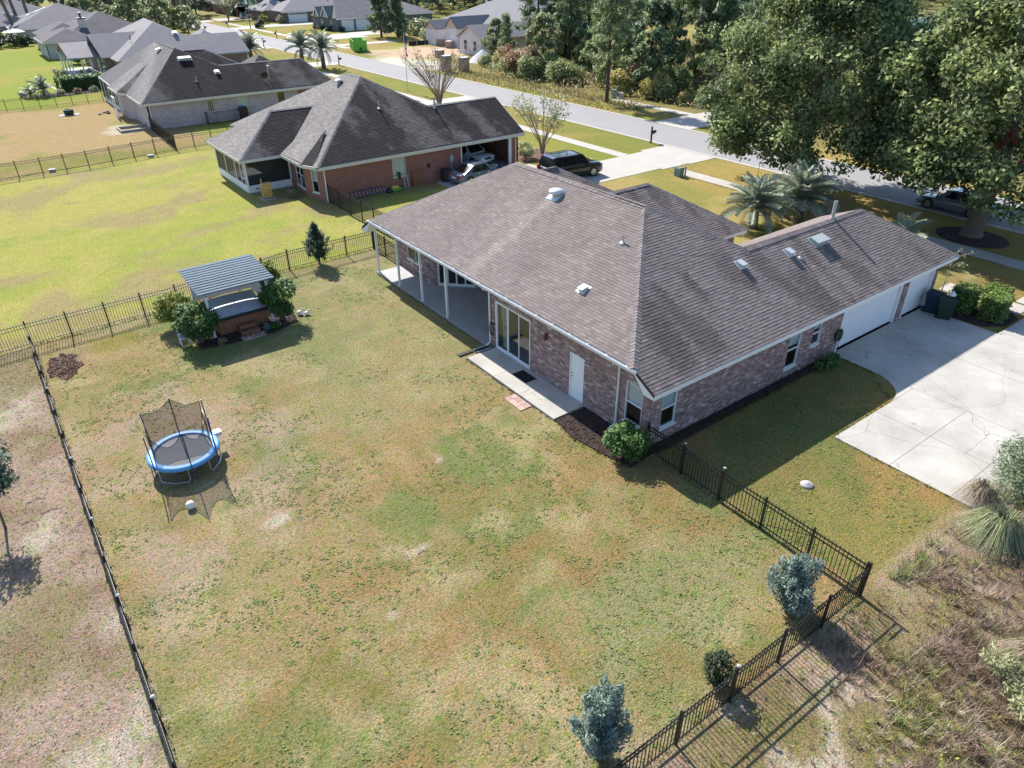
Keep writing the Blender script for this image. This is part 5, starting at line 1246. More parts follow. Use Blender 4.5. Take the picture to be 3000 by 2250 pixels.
eave_trim(h3, [(q0, (19.9, 69.6, 2.7)), ((-1.2, 93.6, 2.7), (-1.5, 84, 2.7)), ((-2.0, 83.5, 2.75), (-2.0, 78.6, 2.75)), ((-2.0, 78.6, 2.75), (-1.05, 76.6, 2.75)), ((-1.4, 76.6, 2.7), q0)], 'cream_trim', .24)
MB().box(-1.4, 19.8, 69.6, 70.05, 2.42, 2.46).ob('soffit', 'cream_trim', h3)
path = [(-.95, 70.05), (19.4, 70.05), (19.4, 78), (12, 78), (12, 93), (1.2, 93), (1.2, 82), (-1.6, 82), (-1.6, 79), (-.95, 76.5)]
W = walls_of(h3, 'grey_brick_wall', path, 2.6, {0: [(6.0, 6.65, 1.1, 2.25), (9.2, 10.4, .7, 2.3), (13.8, 14.55, .95, 2.3), (16.2, 19.2, 0, 2.3)]})
add_window(h3, W[0], (6.0, 6.65, 1.1, 2.25), 'cream_trim', 0, muntin=4, rail=False, glass='glass_dark'); add_window(h3, W[0], (9.2, 10.4, .7, 2.3), 'cream_trim', 1.0, rail=False); add_window(h3, W[0], (13.8, 14.55, .95, 2.3), 'rust_black', 0, glass='glass_dark')
m = MB(); W[0].bx(m, 16.2, 19.2, 0, 2.3, -.14, -.1); m.ob('garage_door', 'red_brick_wall', h3)
MB().box(-.7, 19.2, 70.3, 77.8, .01, .05).box(1.4, 11.8, 77.8, 92.8, .01, .05).ob('floor', 'interior', h3)
downspout(h3, -.75, 70.05, 2.6, (0, -1), .1, .2)
for (p, q, n_) in (((-1.3, 93), (-1.3, 82.2), 5),):
    w_ = Wall(p, q, 0, 2.5); m = MB(); w_.bx(m, 0, w_.len, .0, .4, -.05, .04); m.ob('knee_wall', 'white_paint', h3)
    for k in range(n_+1):
        m = MB(); a = w_.len*k/n_; w_.bx(m, a-.06, a+.06, .4, 2.5, -.06, .05); m.ob('porch_post', 'white_paint', h3)
        if k < n_: m = MB(); w_.bx(m, a+.06, w_.len*(k+1)/n_-.06, .4, 2.5, -.012, -.004); m.ob('screen_panel', 'screen', h3)
MB().box(-1.3, 1.2, 82, 93, 0, .1).ob('porch_floor', 'concrete_stamped', h3)
hood_vent(r3, 'attic_fan_vent', (5.1, 75.5, 5.85), (0, 1), .52, 1.3, .55, .28, 'roof_vent_green'); hood_vent(r3, 'box_vent', (7.57, 73.03, 4.56), (0, 1), .52, .42, .5, .22, 'roof_vent'); hood_vent(r3, 'box_vent', (4.0, 81.5, 6.3), (1, 0), .6, .6, .5, .26, 'roof_vent')
pipe_vent(r3, (4.95, 71.9, 3.98), .5, .05)
ds = thing('satellite_dish', 'dark satellite dish on the blackened roof slope', 'dish', (11.9, 71.0, 3.45)); MB().tube([(11.95, 71.0, 3.4), (11.95, 70.9, 4.0)], .03, 6).ob('mast', 'galv', ds)
MB().add([(11.9, 70.72, 4.1)]+[(11.9+.42*math.cos(t), 70.62-.1*math.sin(t), 4.1+.34*math.sin(t)) for t in np.linspace(0, 2*PI, 16, endpoint=False)], [(0, 1+k, 1+(k+1) % 16) for k in range(16)]).ob('dish', 'dark_plastic', ds, True)
rp = thing('roof_riser', 'white electric service pipe with weather head on the dark roof', 'pipe', (12.6, 71.2, 3.5)); MB().tube([(12.6, 71.2, 3.5), (12.6, 71.2, 4.9)], .05, 6).ob('pipe', 'galv', rp); MB().obox((12.65, 71.15, 4.95), (1, 0, 0), (0, 1, 0), (0, 0, 1), .14, .1, .07).ob('head', 'galv', rp)
rl = thing('metal_railing', 'black railing enclosure against the whitewashed brick wall', 'railing', (5, 69.3, 0))
for (x0, y0, x1, y1) in ((4.6, 69.0, 8.9, 69.0), (8.9, 69.0, 8.9, 70.0), (4.6, 69.0, 4.6, 70.0)):
    L_ = math.hypot(x1-x0, y1-y0); n_ = max(2, int(L_/.2))
    for z in (.15, 1.2): MB().tube([(x0, y0, z), (x1, y1, z)], .025, 5).ob('rail', 'black_metal', rl)
    for k in range(n_+1): x = x0+(x1-x0)*k/n_; y = y0+(y1-y0)*k/n_; MB().tube([(x, y, 0), (x, y, 1.22)], .018, 5).ob('baluster', 'black_metal', rl)
MB().box(8.2, 8.9, 69.1, 69.9, 0, 1.35).ob('cabinet', 'dark_plastic', rl)
arb = thing('garden_gate', 'white arched garden gate by the grey wall corner', 'gate', (-2.4, 79.5, 0))
for y in (78.9, 80.3): MB().box(-2.45, -2.35, y-.05, y+.05, 0, 2.2).ob('post', 'white_paint', arb)
MB().tube([(-2.4, 79.6+.55*math.cos(t), 1.5+.55*math.sin(t)) for t in np.linspace(0, 2*PI, 17)], .05, 6, False).ob('ring', 'white_paint', arb); MB().box(-2.44, -2.36, 78.95, 80.25, 2.1, 2.2).ob('top_rail', 'white_paint', arb); MB().box(-2.43, -2.37, 78.95, 80.25, 0, .9).ob('panel', 'white_paint', arb)
fp = MB().lathe([(.42, 0), (.52, .12), (.52, .5), (.44, .56), (.40, .56), (.40, .3), (.1, .28)], 14, (-6.55, 84.7, .05)); fpo = fp.ob('fire_pit', 'bin_green', None, True); tag(fpo, 'dark round fire pit in the middle of the brown yard', 'fire pit')
pd = MB().box(-7.6, -5.5, 84.1, 85.3, 0, .045); struct('stone_pad', pd, 'stone_lid')
rb_ = thing('timber_bed_frame', 'timber edged sand bed at the whitewashed house corner', 'bed frame', (-2.6, 72, 0))
for (x0, x1, y0, y1) in ((-3.9, -.9, 72.6, 72.75), (-3.9, -.9, 70.4, 70.55), (-3.9, -3.75, 70.55, 72.6)): MB().box(x0, x1, y0, y1, 0, .25).ob('timber', 'wood_grey', rb_)
rk_ = random.Random(4); rkt = thing('rock_heap', 'small heap of dark rocks on the brown yard by the porch', 'rocks', (-3.3, 83.2, 0))
for k in range(9): x, y, s_ = -3.3+rk_.uniform(-.7, .7), 83.2+rk_.uniform(-.6, .6), rk_.uniform(.12, .25); MB().lathe([(s_*.7, 0), (s_, s_*.4), (s_*.6, s_*.8), (.03, s_*.95)], 7, (x, y, 0)).ob('rock', 'stone_lid' if k % 2 else 'silt', rkt)
for i, (x, y) in enumerate(((-3.9, 57.65+.35), (-11.8, 57.9))):
    b_ = MB().box(x-.25, x+.25, y-.16, y+.16, 0, .22); tag(b_.ob('landscape_light', 'util_grey'), ('grey box light behind the lawn fence near the yard corner', 'grey box light behind the lawn fence far from the houses')[i], 'light box')

# ---- fourth house, grey roof with porch
h4 = thing('grey_roof_house', 'house with large plain grey gabled roof and columned back porch', 'house', (12, 118, 0))
n4, f4_ = (11.3, 115.4, 6.85), (12.2, 125, 6.85); k40, k41 = (14.7, 112.0, 5.1), (22.6, 112.0, 5.1)
S4 = [(3.6, 106.9, 2.7), (22.6, 107.2, 2.7), k41, k40, n4]; R4 = [(3.6, 106.9, 2.7), n4, f4_, (3.6, 133, 2.7)]; F4 = [n4, k40, (20, 116.8, 2.7), (20, 133, 2.7), f4_]; G4 = [k40, k41, (22.6, 116.8, 2.7), (19.5, 116.8, 2.7)]; L4 = [f4_, (20, 133, 2.7), (3.6, 133, 2.7)]
w4 = [[(2.5, 112.3, 2.8), (4.2, 112.3, 2.8), (9.5, 117.7, 5.55), (2.2, 117.7, 5.55)], [(2.2, 117.7, 5.55), (9.5, 117.7, 5.55), (4.2, 123.2, 2.8), (2.5, 123.2, 2.8)]]
p4_ = [[(-1.4, 115.4, 2.7), (2.7, 115.4, 2.7), (2.7, 122.0, 4.25), (-1.4, 122.0, 4.25)], [(-1.4, 122.0, 4.25), (2.7, 122.0, 4.25), (2.7, 127, 2.7), (-1.4, 127, 2.7)]]
w4b = hip(17.5, 24.5, 121, 130, 2.7, .55)
r4 = roof_of(h4, [S4, R4, F4, G4, L4]+w4+p4_+w4b, 'roof_grey')
eave_trim(h4, [((3.6, 106.9, 2.7), (22.6, 107.2, 2.7)), ((-1.4, 115.4, 2.7), (2.7, 115.4, 2.7)), ((-1.4, 127, 2.7), (-1.4, 115.4, 2.7))], 'util_green', .2)
W = walls_of(h4, 'brown_brick_wall', [(4.0, 107.4), (22.2, 107.6), (22.2, 116.4), (19.6, 116.4), (19.6, 132.6), (3.0, 132.6), (3.0, 112.8), (4.0, 112.4)], 2.6, {5: [(11.5, 13.8, .1, 2.3), (15, 18, .1, 2.3)]})
add_window(h4, W[5], (11.5, 13.8, .1, 2.3), cols=2, sill=False, rail=False, glass='glass_dark'); add_window(h4, W[5], (15, 18, .1, 2.3), cols=2, sill=False, rail=False, glass='glass_dark')
for x, y in ((-1.1, 115.8), (-1.1, 119.5), (-1.1, 123.2), (-1.1, 126.6), (.3, 115.8), (1.5, 115.8), (2.5, 115.8)): MB().box(x-.1, x+.1, y-.1, y+.1, 0, 2.5).ob('porch_post', 'white_paint', h4)
MB().box(-1.4, 3.0, 115.4, 127, 0, .12).ob('porch_floor', 'concrete_stamped', h4); MB().box(.3, 1.5, 115.76, 115.84, 2.0, 2.1).ob('porch_rail', 'white_paint', h4)
hood_vent(r4, 'box_vent', (13.4, 112.3, 5.4), (0, 1), .5, .6, .6, .3, 'roof_vent'); pipe_vent(r4, (7.2, 113.4, 4.9), .5, .06, 'copper')
for i, (x, y, m_) in enumerate(((.2, 117.0, 'pallet_brick'), (1.9, 117.3, 'pallet_brick'), (1.2, 118, 'util_grey'))):
    t_ = thing('potted_plant', ('clay pot with leafy plant on the columned back porch', 'clay pot with flowers behind the porch column', 'grey tub of ferns on the columned porch')[i], 'potted plant', (x, y, .12), local=True); MB().lathe([(.18, 0), (.28, .4), (.31, .42), (.26, .42), (.24, .3)], 12).ob('pot', m_, t_)
    P, O = cluster_points(rng, [(0, 0, .7)], [.42], 420, .8); link('foliage', leaf_mesh('foliage', P, .09, ('leaf_yellow', 'leaf_rust', 'leaf_shrub')[i], 2, .3, O), t_)

# ---- fifth house with chimney
h5 = thing('chimney_house', 'grey rendered house with hipped roofs and a pale chimney', 'house', (9, 155, 0))
p5_ = hip(-1.4, 8.0, 142.6, 154.8, 2.7, .36) + hip(-.4, 9, 153, 166, 2.7, .42) + hip(2.0, 19.5, 146.8, 167, 2.7, .42) + hip(12, 22, 144, 153, 2.7, .42)
r5 = roof_of(h5, p5_, 'roof_dark'); eave_trim(h5, [((-1.4, 142.6, 2.7), (8, 142.6, 2.7)), ((-1.4, 154.8, 2.7), (-1.4, 142.6, 2.7))], 'cream_trim', .2)
W = walls_of(h5, 'tan_wall', [(-.95, 143.0), (7.6, 143.0), (19, 147.2), (19, 166.6), (0, 166.6), (0, 154), (-.95, 154)], 2.6, {6: [(3.0, 4.2, .8, 2.2), (7.2, 8.2, .8, 2.2)]})
for o in ((3.0, 4.2, .8, 2.2), (7.2, 8.2, .8, 2.2)): add_window(h5, W[6], o, cols=1, blind=.5, glass='glass_dark')
ch5 = MB().box(6.1, 7.3, 150.2, 151.4, 2.7, 5.6).ob('chimney', 'chimney_stucco', r5); MB().box(5.9, 7.5, 150.0, 151.6, 5.6, 5.75).tube([(6.7, 150.8, 5.75), (6.7, 150.8, 6.5)], .16, 8).lathe([(.16, 6.4), (.45, 6.5), (.45, 6.56), (.1, 6.7)], 10, (6.7, 150.8, 0)).ob('chimney_cap', 'rust_black', r5)
h6 = thing('skylight_house', 'grey roofed house behind three palms with pale roof skylight', 'house', (7, 187, 0))
r6 = roof_of(h6, hip(-3, 19, 176.5, 198, 2.7, .36)+hip(-12, 4, 186, 203, 2.7, .36), 'roof_mid'); W = walls_of(h6, 'tan_wall', [(-2.6, 177), (18.6, 177), (18.6, 197.6), (-2.6, 197.6)], 2.6, {3: [(9, 12, .2, 2.3), (14, 17, .2, 2.3)]})
for o in ((9, 12, .2, 2.3), (14, 17, .2, 2.3)): add_window(h6, W[3], o, cols=2, sill=False, rail=False, glass='glass_dark')
MB().obox((3.6, 187.3, 5.15), (0.94, 0, .34), (0, 1, 0), (-.34, 0, .94), 2.2, .7, .06).ob('skylight', 'lamp_glass', r6)
eave_trim(h6, [((-3, 176.5, 2.7), (19, 176.5, 2.7)), ((-3, 198, 2.7), (-3, 176.5, 2.7))], 'white_paint', .22)
h7 = thing('grey_roof_house', 'distant grey hip roofed house beyond the three palms', 'house', (0, 225, 0)); roof_of(h7, hip(-14, 12, 212, 236, 2.7, .38), 'roof_mid'); walls_of(h7, 'tan_wall', [(-13.6, 212.5), (11.6, 212.5), (11.6, 235.5), (-13.6, 235.5)], 2.6)

# ---- houses across the street
def garage_door_on(par, w_, o, n=1, lites=False):
    a0, a1, z0, z1 = o
    m = MB(); w_.bx(m, a0, a1, z0, z1, -.1, -.06); g = m.ob('garage_door', 'white_paint', par)
    for k in range(4): m = MB(); w_.bx(m, a0+.04, a1-.04, z0+.02+k*(z1-z0)/4, z0+(k+1)*(z1-z0)/4-.02, -.059, -.03); m.ob('panel', 'door_white', g)
    if lites:
        for k in range(8): l = a0+.15+(a1-a0-.3)*k/8; m = MB(); w_.bx(m, l+.06, l+(a1-a0-.3)/8-.06, z1-.45, z1-.15, -.029, -.02); m.ob('pane', 'car_glass', g)
hF = thing('dark_brick_house', 'dark blue brick house with twin white garage doors behind a pine', 'house', (72, 162, 0))
rF = roof_of(hF, [[(59.4, 156.2, 2.7), (69.5, 156.2, 2.7), (72, 163.5, 6.4), (62.5, 163.5, 6.4)], [(62.5, 163.5, 6.4), (72, 163.5, 6.4), (80, 171, 2.7), (59.4, 171, 2.7)], [(59.4, 156.2, 2.7), (62.5, 163.5, 6.4), (59.4, 171, 2.7)]]+hip(66, 87.4, 158.9, 170, 2.7, .40)+gable(58.6, 66, 159.2, 163.2, 3.0, 5.1, 'x')+gable(58.2, 64, 163.4, 166.6, 3.0, 4.8, 'x'), 'roof_mid')
W = walls_of(hF, 'blue_brick_wall', [(59.6, 156.6), (69.2, 156.6), (69.2, 159.4), (86.8, 159.4), (86.8, 169.6), (59.6, 170.6), (59.6, 167), (59.2, 167)], 2.6, {0: [(1.2, 4.3, 0, 2.3), (4.8, 8.6, 0, 2.3)], 2: [(8.0, 9.0, .8, 2.3), (12.2, 13.2, .8, 2.3)], 7: [(2, 3.6, .6, 2.3), (7.0, 8.6, .6, 2.3)]})
for o in ((1.2, 4.3, 0, 2.3), (4.8, 8.6, 0, 2.3)): garage_door_on(hF, W[0], o)
for o in ((8.0, 9.0, .8, 2.3), (12.2, 13.2, .8, 2.3)): add_window(hF, W[2], o, glass='glass_dark')
for o in ((2, 3.6, .6, 2.3), (7.0, 8.6, .6, 2.3)): add_window(hF, W[7], o, cols=2, glass='glass_dark')
eave_trim(hF, [((59.4, 156.2, 2.7), (69.5, 156.2, 2.7)), ((69.5, 158.9, 2.7), (87.4, 158.9, 2.7))], 'white_paint', .25)
for x0, y0, y1, zb, zt in ((58.6, 159.2, 163.2, 3.0, 5.1), (58.2, 163.4, 166.6, 3.0, 4.8)):
    ym = (y0+y1)/2; MB().add([(x0+.3, y0+.2, zb-.3), (x0+.3, ym, zt-.1), (x0+.3, y1-.2, zb-.3), (x0+.5, y0+.2, zb-.3), (x0+.5, ym, zt-.1), (x0+.5, y1-.2, zb-.3)], [(0, 1, 2), (5, 4, 3), (0, 3, 4, 1), (1, 4, 5, 2), (2, 5, 3, 0)]).ob('gable', 'util_grey', hF)
    eave_trim(hF, [((x0, y0, zb), (x0, ym, zt)), ((x0, ym, zt), (x0, y1, zb))], 'white_paint', .3, 'rake_board')
hE = thing('brick_house', 'red brick house with single white garage door beyond the dark brick house', 'house', (66, 195, 0))
roof_of(hE, hip(58, 72, 186.6, 199, 2.7, .45)+hip(56, 66, 194, 208, 2.7, .45)+hip(64, 84, 190, 210, 2.7, .45), 'roof_grey')
W = walls_of(hE, 'brown_brick_wall', [(59.0, 187.2), (71.5, 187.2), (83, 190.5), (83, 209), (58, 209), (56.8, 207), (56.8, 195)], 2.6, {0: [(1.0, 6.2, 0, 2.3)], 5: [(1, 2.4, .6, 2.3), (5, 7, .1, 2.3), (9, 10.4, .6, 2.3)]})
garage_door_on(hE, W[0], (1.0, 6.2, 0, 2.3), lites=True)
for o in ((1, 2.4, .6, 2.3), (5, 7, .1, 2.3), (9, 10.4, .6, 2.3)): add_window(hE, W[5], o, cols=2, sill=False, glass='glass_dark')
eave_trim(hE, [((58, 186.6, 2.7), (72, 186.6, 2.7)), ((56, 208, 2.7), (56, 194, 2.7))], 'white_paint', .25)
hD = thing('brick_house', 'brown house with dark open garage across the street behind a bare tree', 'house', (62, 226, 0))
roof_of(hD, hip(56, 76, 219, 240, 2.7, .45)+hip(60, 84, 214, 228, 2.7, .45), 'roof_mid'); W = walls_of(hD, 'brown_brick_wall', [(56.6, 219.6), (75.4, 219.6), (75.4, 239.4), (56.6, 239.4)], 2.6, {3: [(15.5, 19.3, 0, 2.3)], 0: [(1, 4, 0, 2.3)]})
eave_trim(hD, [((56, 219, 2.7), (76, 219, 2.7)), ((56, 240, 2.7), (56, 219, 2.7))], 'white_paint', .25)
for i, (x0, x1, y0, y1) in enumerate(((56, 78, 246, 270), (20, 40, 262, 285), (86, 112, 214, 236))):
    hx = thing('distant_house', ('far grey roofed house at the end of the street', 'far house beyond the street bend among trees', 'far house with grey roof behind the red brick garage house')[i], 'house', ((x0+x1)/2, (y0+y1)/2, 0)); roof_of(hx, hip(x0, x1, y0, y1, 2.7, .42), 'roof_mid'); W = walls_of(hx, 'tan_wall' if i else 'brown_brick_wall', [(x0+.5, y0+.5), (x1-.5, y0+.5), (x1-.5, y1-.5), (x0+.5, y1-.5)], 2.6, {0: [(2, 6.5, 0, 2.3)]}); garage_door_on(hx, W[0], (2, 6.5, 0, 2.3))
# house under construction
hG = thing('unfinished_house', 'house under construction in pale wrap with new grey roof', 'house', (75, 105, 0))
rG = roof_of(hG, gable(59.0, 76, 96.9, 104.9, 2.75, 4.75, 'x')+[[(67, 97.3, 2.75), (95, 97.3, 2.75), (82, 108.5, 7.6), (78, 108.5, 7.6)], [(67, 97.3, 2.75), (78, 108.5, 7.6), (78, 118, 7.6), (67, 129, 2.75)], [(78, 108.5, 7.6), (82, 108.5, 7.6), (95, 129, 2.75), (67, 129, 2.75), (78, 118, 7.6)][:3]+[(78, 118, 7.6)], [(82, 108.5, 7.6), (95, 97.3, 2.75), (95, 129, 2.75)], [(78, 118, 7.6), (95, 129, 2.75), (67, 129, 2.75)]]+gable(63, 72, 110.8, 115.2, 3.4, 5.2, 'x')+gable(62, 70, 117, 121, 3.0, 4.4, 'x'), 'roof_new')
W = walls_of(hG, 'house_wrap', [(59.4, 97.4), (94, 97.7), (94, 128.5), (67.6, 128.5), (67.6, 104.5), (59.4, 104.5)], 2.65, {0: [(2.4, 7.4, 0, 2.4), (10.0, 11.2, .9, 2.3)], 5: [(1.6, 2.6, .7, 2.3), (4.6, 5.6, .7, 2.3)]})
for o in ((1.6, 2.6, .7, 2.3), (4.6, 5.6, .7, 2.3)): add_window(hG, W[5], o, 'white_paint', 0, glass='glass_dark', sill=False)
add_window(hG, W[0], (10.0, 11.2, .9, 2.3), 'white_paint', 0, glass='glass_dark', sill=False)
MB().add([(59.4, 97.4, 2.65), (59.4, 104.5, 2.65), (59.4, 100.9, 4.6), (59.55, 97.4, 2.65), (59.55, 104.5, 2.65), (59.55, 100.9, 4.6)], [(2, 1, 0), (3, 4, 5)]).ob('gable', 'house_wrap', hG)
eave_trim(hG, [((59, 96.9, 2.75), (76, 96.9, 2.75)), ((76, 97.3, 2.75), (95, 97.3, 2.75)), ((59, 104.9, 2.75), (59, 100.9, 4.75)), ((59, 100.9, 4.75), (59, 96.9, 2.75))], 'osb', .16)
for x0, y0, y1, zb, zt in ((63, 110.8, 115.2, 3.4, 5.2), (62, 117, 121, 3.0, 4.4)):
    ym = (y0+y1)/2; MB().add([(x0+.2, y0+.2, zb-.2), (x0+.2, ym, zt-.1), (x0+.2, y1-.2, zb-.2)], [(0, 1, 2)]).add([(x0+.35, y0+.2, zb-.2), (x0+.35, ym, zt-.1), (x0+.35, y1-.2, zb-.2)], [(2, 1, 0)]).ob('gable', 'osb', hG); MB().box(x0+.2, 68, y0+.2, y1-.2, 0, zb-.2).ob('bay_wall', 'house_wrap', hG)
MB().box(59.7, 93.5, 98, 104.3, .01, .06).ob('floor', 'interior', hG)
pipe_vent(rG, (81.5, 106.5, 6.8), .7, .12, 'roof_vent')
# ================================================================== VEHICLES
def loft(sections):
    """sections: list of (x, [(y,z)...]) with the same number of points"""
    m = MB(); n = len(sections[0][1])
    for x, pr in sections: m.v += [(x+(p[2] if len(p) > 2 else 0), p[0], p[1]) for p in pr]
    for i in range(len(sections)-1):
        for k in range(n):
            k2 = (k+1) % n; m.f.append((i*n+k, i*n+k2, (i+1)*n+k2, (i+1)*n+k))
    m.f.append(tuple(range(n-1, -1, -1))); e = (len(sections)-1)*n; m.f.append(tuple(e+k for k in range(n)))
    return m
def car(name, label, cat, loc, rz, L, Wd, H, paint, kind='suv', plate=True, roofrail=False):
    t = thing(name, label, cat, loc, rz, None, local=True); w = Wd/2; gc = .22 if kind == 'suv' else .17
    belt = H*(.60 if kind == 'suv' else .62); hood = H*(.58 if kind == 'suv' else .55)
    def sec(x, ww, z0, z1, r=.10):
        return (x, [(-ww*.90, z0), (ww*.90, z0), (ww, z0+.12), (ww*1.0, z0+(z1-z0)*.55), (ww*.95, z1-r*.5), (ww*.82, z1), (-ww*.82, z1), (-ww*.95, z1-r*.5), (-ww, z0+(z1-z0)*.55), (-ww, z0+.12)])
    f, b = L/2, -L/2
    if kind == 'suv': st = [(b, .88, gc+.15, belt*.78), (b+.06, .96, gc+.05, belt*.93), (b+.35, 1, gc, belt), (-.2*L, 1, gc, belt), (.17*L, 1, gc, belt), (.25*L, .99, gc, hood*1.02), (.42*L, .96, gc, hood*.97), (f-.12, .93, gc+.03, hood*.88), (f-.03, .88, gc+.08, hood*.72), (f, .82, gc+.16, hood*.6)]
    else: st = [(b, .82, gc+.2, belt*.72), (b+.05, .93, gc+.08, belt*.9), (b+.3, .98, gc, belt*.98), (-.3*L, 1, gc, belt*1.02), (.1*L, 1, gc, belt*1.0), (.22*L, .99, gc, hood*1.02), (.4*L, .95, gc, hood*.92), (f-.12, .9, gc+.03, hood*.78), (f, .78, gc+.14, hood*.55)]
    loft([sec(x, w*a, z0, z1) for x, a, z0, z1 in st]).ob('body', paint, t, True)
    if kind == 'suv': cab = [(b+.12, belt-.02, .90), (b+.38, H-.06, .80), (b+.75, H, .78), (.06*L, H, .78), (.12*L, H-.03, .77), (.26*L, belt-.0, .88)]
    else: cab = [(-.40*L, belt-.02, .82), (-.20*L, H-.05, .70), (-.12*L, H, .68), (.02*L, H, .68), (.07*L, H-.04, .69), (.24*L, belt-.02, .84)]
    def csec(x, z, a): return (x, [(-w*.93, belt-.06), (w*.93, belt-.06), (w*(.93+(a-.93)*max(0, (z-belt)/(H-belt))), z), (-w*(.93+(a-.93)*max(0, (z-belt)/(H-belt))), z)])
    loft([csec(*c) for c in cab]).ob('cabin', paint, t)
    # glass: windscreen, rear window, side windows as slightly proud panes
    def quad(pts, nm, mt, th=.012):
        P = [Vector(p) for p in pts]; n = (P[1]-P[0]).cross(P[2]-P[0]).normalized(); c = sum(P, Vector())/len(P)
        if n.dot(c-Vector((0, 0, belt*.7))) < 0: n = -n
        k = len(P); MB().add([p+n*th for p in P]+[p-n*.02 for p in P], [tuple(range(k)), tuple(range(2*k-1, k-1, -1))]+[(i, k+i, k+(i+1) % k, (i+1) % k) for i in range(k)]).ob(nm, mt, t)
    (x0, z0, a0), (x1, z1, a1) = cab[-1], cab[-2]; L_ = lambda u, v, f: u+(v-u)*f
    wf = lambda z: w*(.93+(a1-.93)*max(0, (z-belt)/(H-belt)))
    quad([(L_(x0, x1, .08), -w*.84, L_(z0, z1, .08)), (L_(x0, x1, .08), w*.84, L_(z0, z1, .08)), (L_(x0, x1, .92), w*.70, L_(z0, z1, .92)), (L_(x0, x1, .92), -w*.70, L_(z0, z1, .92))], 'windscreen', 'car_glass')
    (x0, z0, a0), (x1, z1, a1_) = cab[0], cab[1]
    quad([(L_(x0, x1, .12), -w*.80, L_(z0, z1, .12)), (L_(x0, x1, .12), w*.80, L_(z0, z1, .12)), (L_(x0, x1, .9), w*.68, L_(z0, z1, .9)), (L_(x0, x1, .9), -w*.68, L_(z0, z1, .9))], 'rear_window', 'car_glass')
    zt = H-.10; zb = belt+.02; ww = lambda z: wf(z)
    if kind == 'suv': spans = [(b+.5, b+1.25), (b+1.33, -.04*L+.2), (-.04*L+.28, .17*L)]
    else: spans = [(-.25*L, -.06*L), (-.05*L+.02, .13*L)]
    for sd in (-1, 1):
        for i, (p, q) in enumerate(spans):
            last = i == len(spans)-1; first = i == 0
            q_top = q-(.28 if last else 0) * (1 if kind == 'suv' else 1.5); p_top = p+(.12 if first and kind == 'suv' else (.35 if first else 0))
            quad([(p, sd*ww(zb), zb), (q, sd*ww(zb), zb), (q_top, sd*ww(zt), zt), (p_top, sd*ww(zt), zt)], 'side_window', 'car_glass')
        MB().obox((.19*L, sd*(w+.09), belt+.08), (1, 0, 0), (0, 1, 0), (0, 0, 1), .06, .10, .07).ob('wing_mirror', paint, t)
        MB().obox((f-.16, sd*w*.70, hood*.80), (1, 0, 0), (0, 1, 0), (0, 0, 1), .13, .19, .07).ob('headlight', 'lamp_glass', t)
        MB().obox((b+.06, sd*w*.78, belt*.82), (1, 0, 0), (0, 1, 0), (0, 0, 1), .06, .13, .10 if kind == 'sedan' else .2).ob('tail_light', 'lamp_red', t)
        for j in range(3 if kind == 'suv' else 2): MB().obox((-.12*L+j*.2*L, sd*(w+.005), belt-.12), (1, 0, 0), (0, 1, 0), (0, 0, 1), .09, .012, .018).ob('door_handle', 'chrome' if paint != 'car_black' else paint, t)
        if roofrail: MB().tube([(b+.7, sd*w*.70, H+.02), (b+.8, sd*w*.70, H+.06), (.02*L, sd*w*.70, H+.06), (.05*L, sd*w*.7, H+.0)], .02, 6).ob('roof_rail', 'dark_plastic', t)
        for x in (-.29*L, .31*L):
            r = .37 if kind == 'suv' else .33; y = sd*(w-.1)
            wh = MB().tube([(x, y-sd*.14, r), (x, y+sd*.115, r)], r, 20).ob('wheel', 'tyre', t); wh.name = 'wheel'
            MB().tube([(x, y+sd*.10, r), (x, y+sd*.122, r)], r*.68, 18).ob('rim', 'rim', wh)
            for q in range(6): a = q*PI/3; MB().obox((x+.42*r*math.cos(a), y+sd*.124, r+.42*r*math.sin(a)), (math.cos(a), 0, math.sin(a)), (-math.sin(a), 0, math.cos(a)), (0, 1, 0), r*.12, r*.1, .004).ob('rim_slot', 'tyre', wh)
            MB().tube([(x, y-sd*.1, r+.03), (x, sd*(w+.004), r+.03)], r*1.16, 20).ob('wheel_arch', 'dark_plastic', t)
    for sd in (-1, 1): MB().obox((f-.02, sd*.19, hood*.72), (1, 0, 0), (0, 1, 0), (0, 0, 1), .03, .16, .085).ob('grille', 'dark_plastic', t); MB().obox((f-.02, sd*w*.62, gc+.22), (1, 0, 0), (0, 1, 0), (0, 0, 1), .035, .14, .09).ob('air_intake', 'dark_plastic', t)
    MB().obox((f-.02, 0, gc+.17), (1, 0, 0), (0, 1, 0), (0, 0, 1), .035, w*.42, .06).ob('lower_grille', 'dark_plastic', t)
    if plate: MB().obox((b-.005, 0, belt*.66), (1, 0, 0), (0, 1, 0), (0, 0, 1), .012, .26, .08).ob('licence_plate', 'white_metal', t)
    MB().obox((b+.02, 0, gc+.2), (1, 0, 0), (0, 1, 0), (0, 0, 1), .05, w*.85, .08).ob('rear_bumper', 'dark_plastic' if kind == 'suv' else paint, t)
    return t
car('black_suv', 'large black sport utility vehicle parked on the concrete drive', 'car', (21.75, 29.75, .03), rad(-7), 5.2, 2.02, 1.88, 'car_black', 'suv', roofrail=True)
car('white_suv', 'white sport utility vehicle standing inside the open garage', 'car', (17.55, 38.55, .03), rad(-76), 4.85, 1.94, 1.74, 'car_white', 'suv')
car('dark_sedan', 'dark blue sedan parked beside the red brick house', 'car', (15.3, 33.55, .03), rad(3), 4.8, 1.84, 1.44, 'car_navy', 'sedan')
car('blue_car', 'dark blue car parked on the street behind the tree trunk with mulch ring', 'car', (37.2, 6.6, .01), rad(92), 4.8, 1.85, 1.5, 'car_navy', 'sedan')
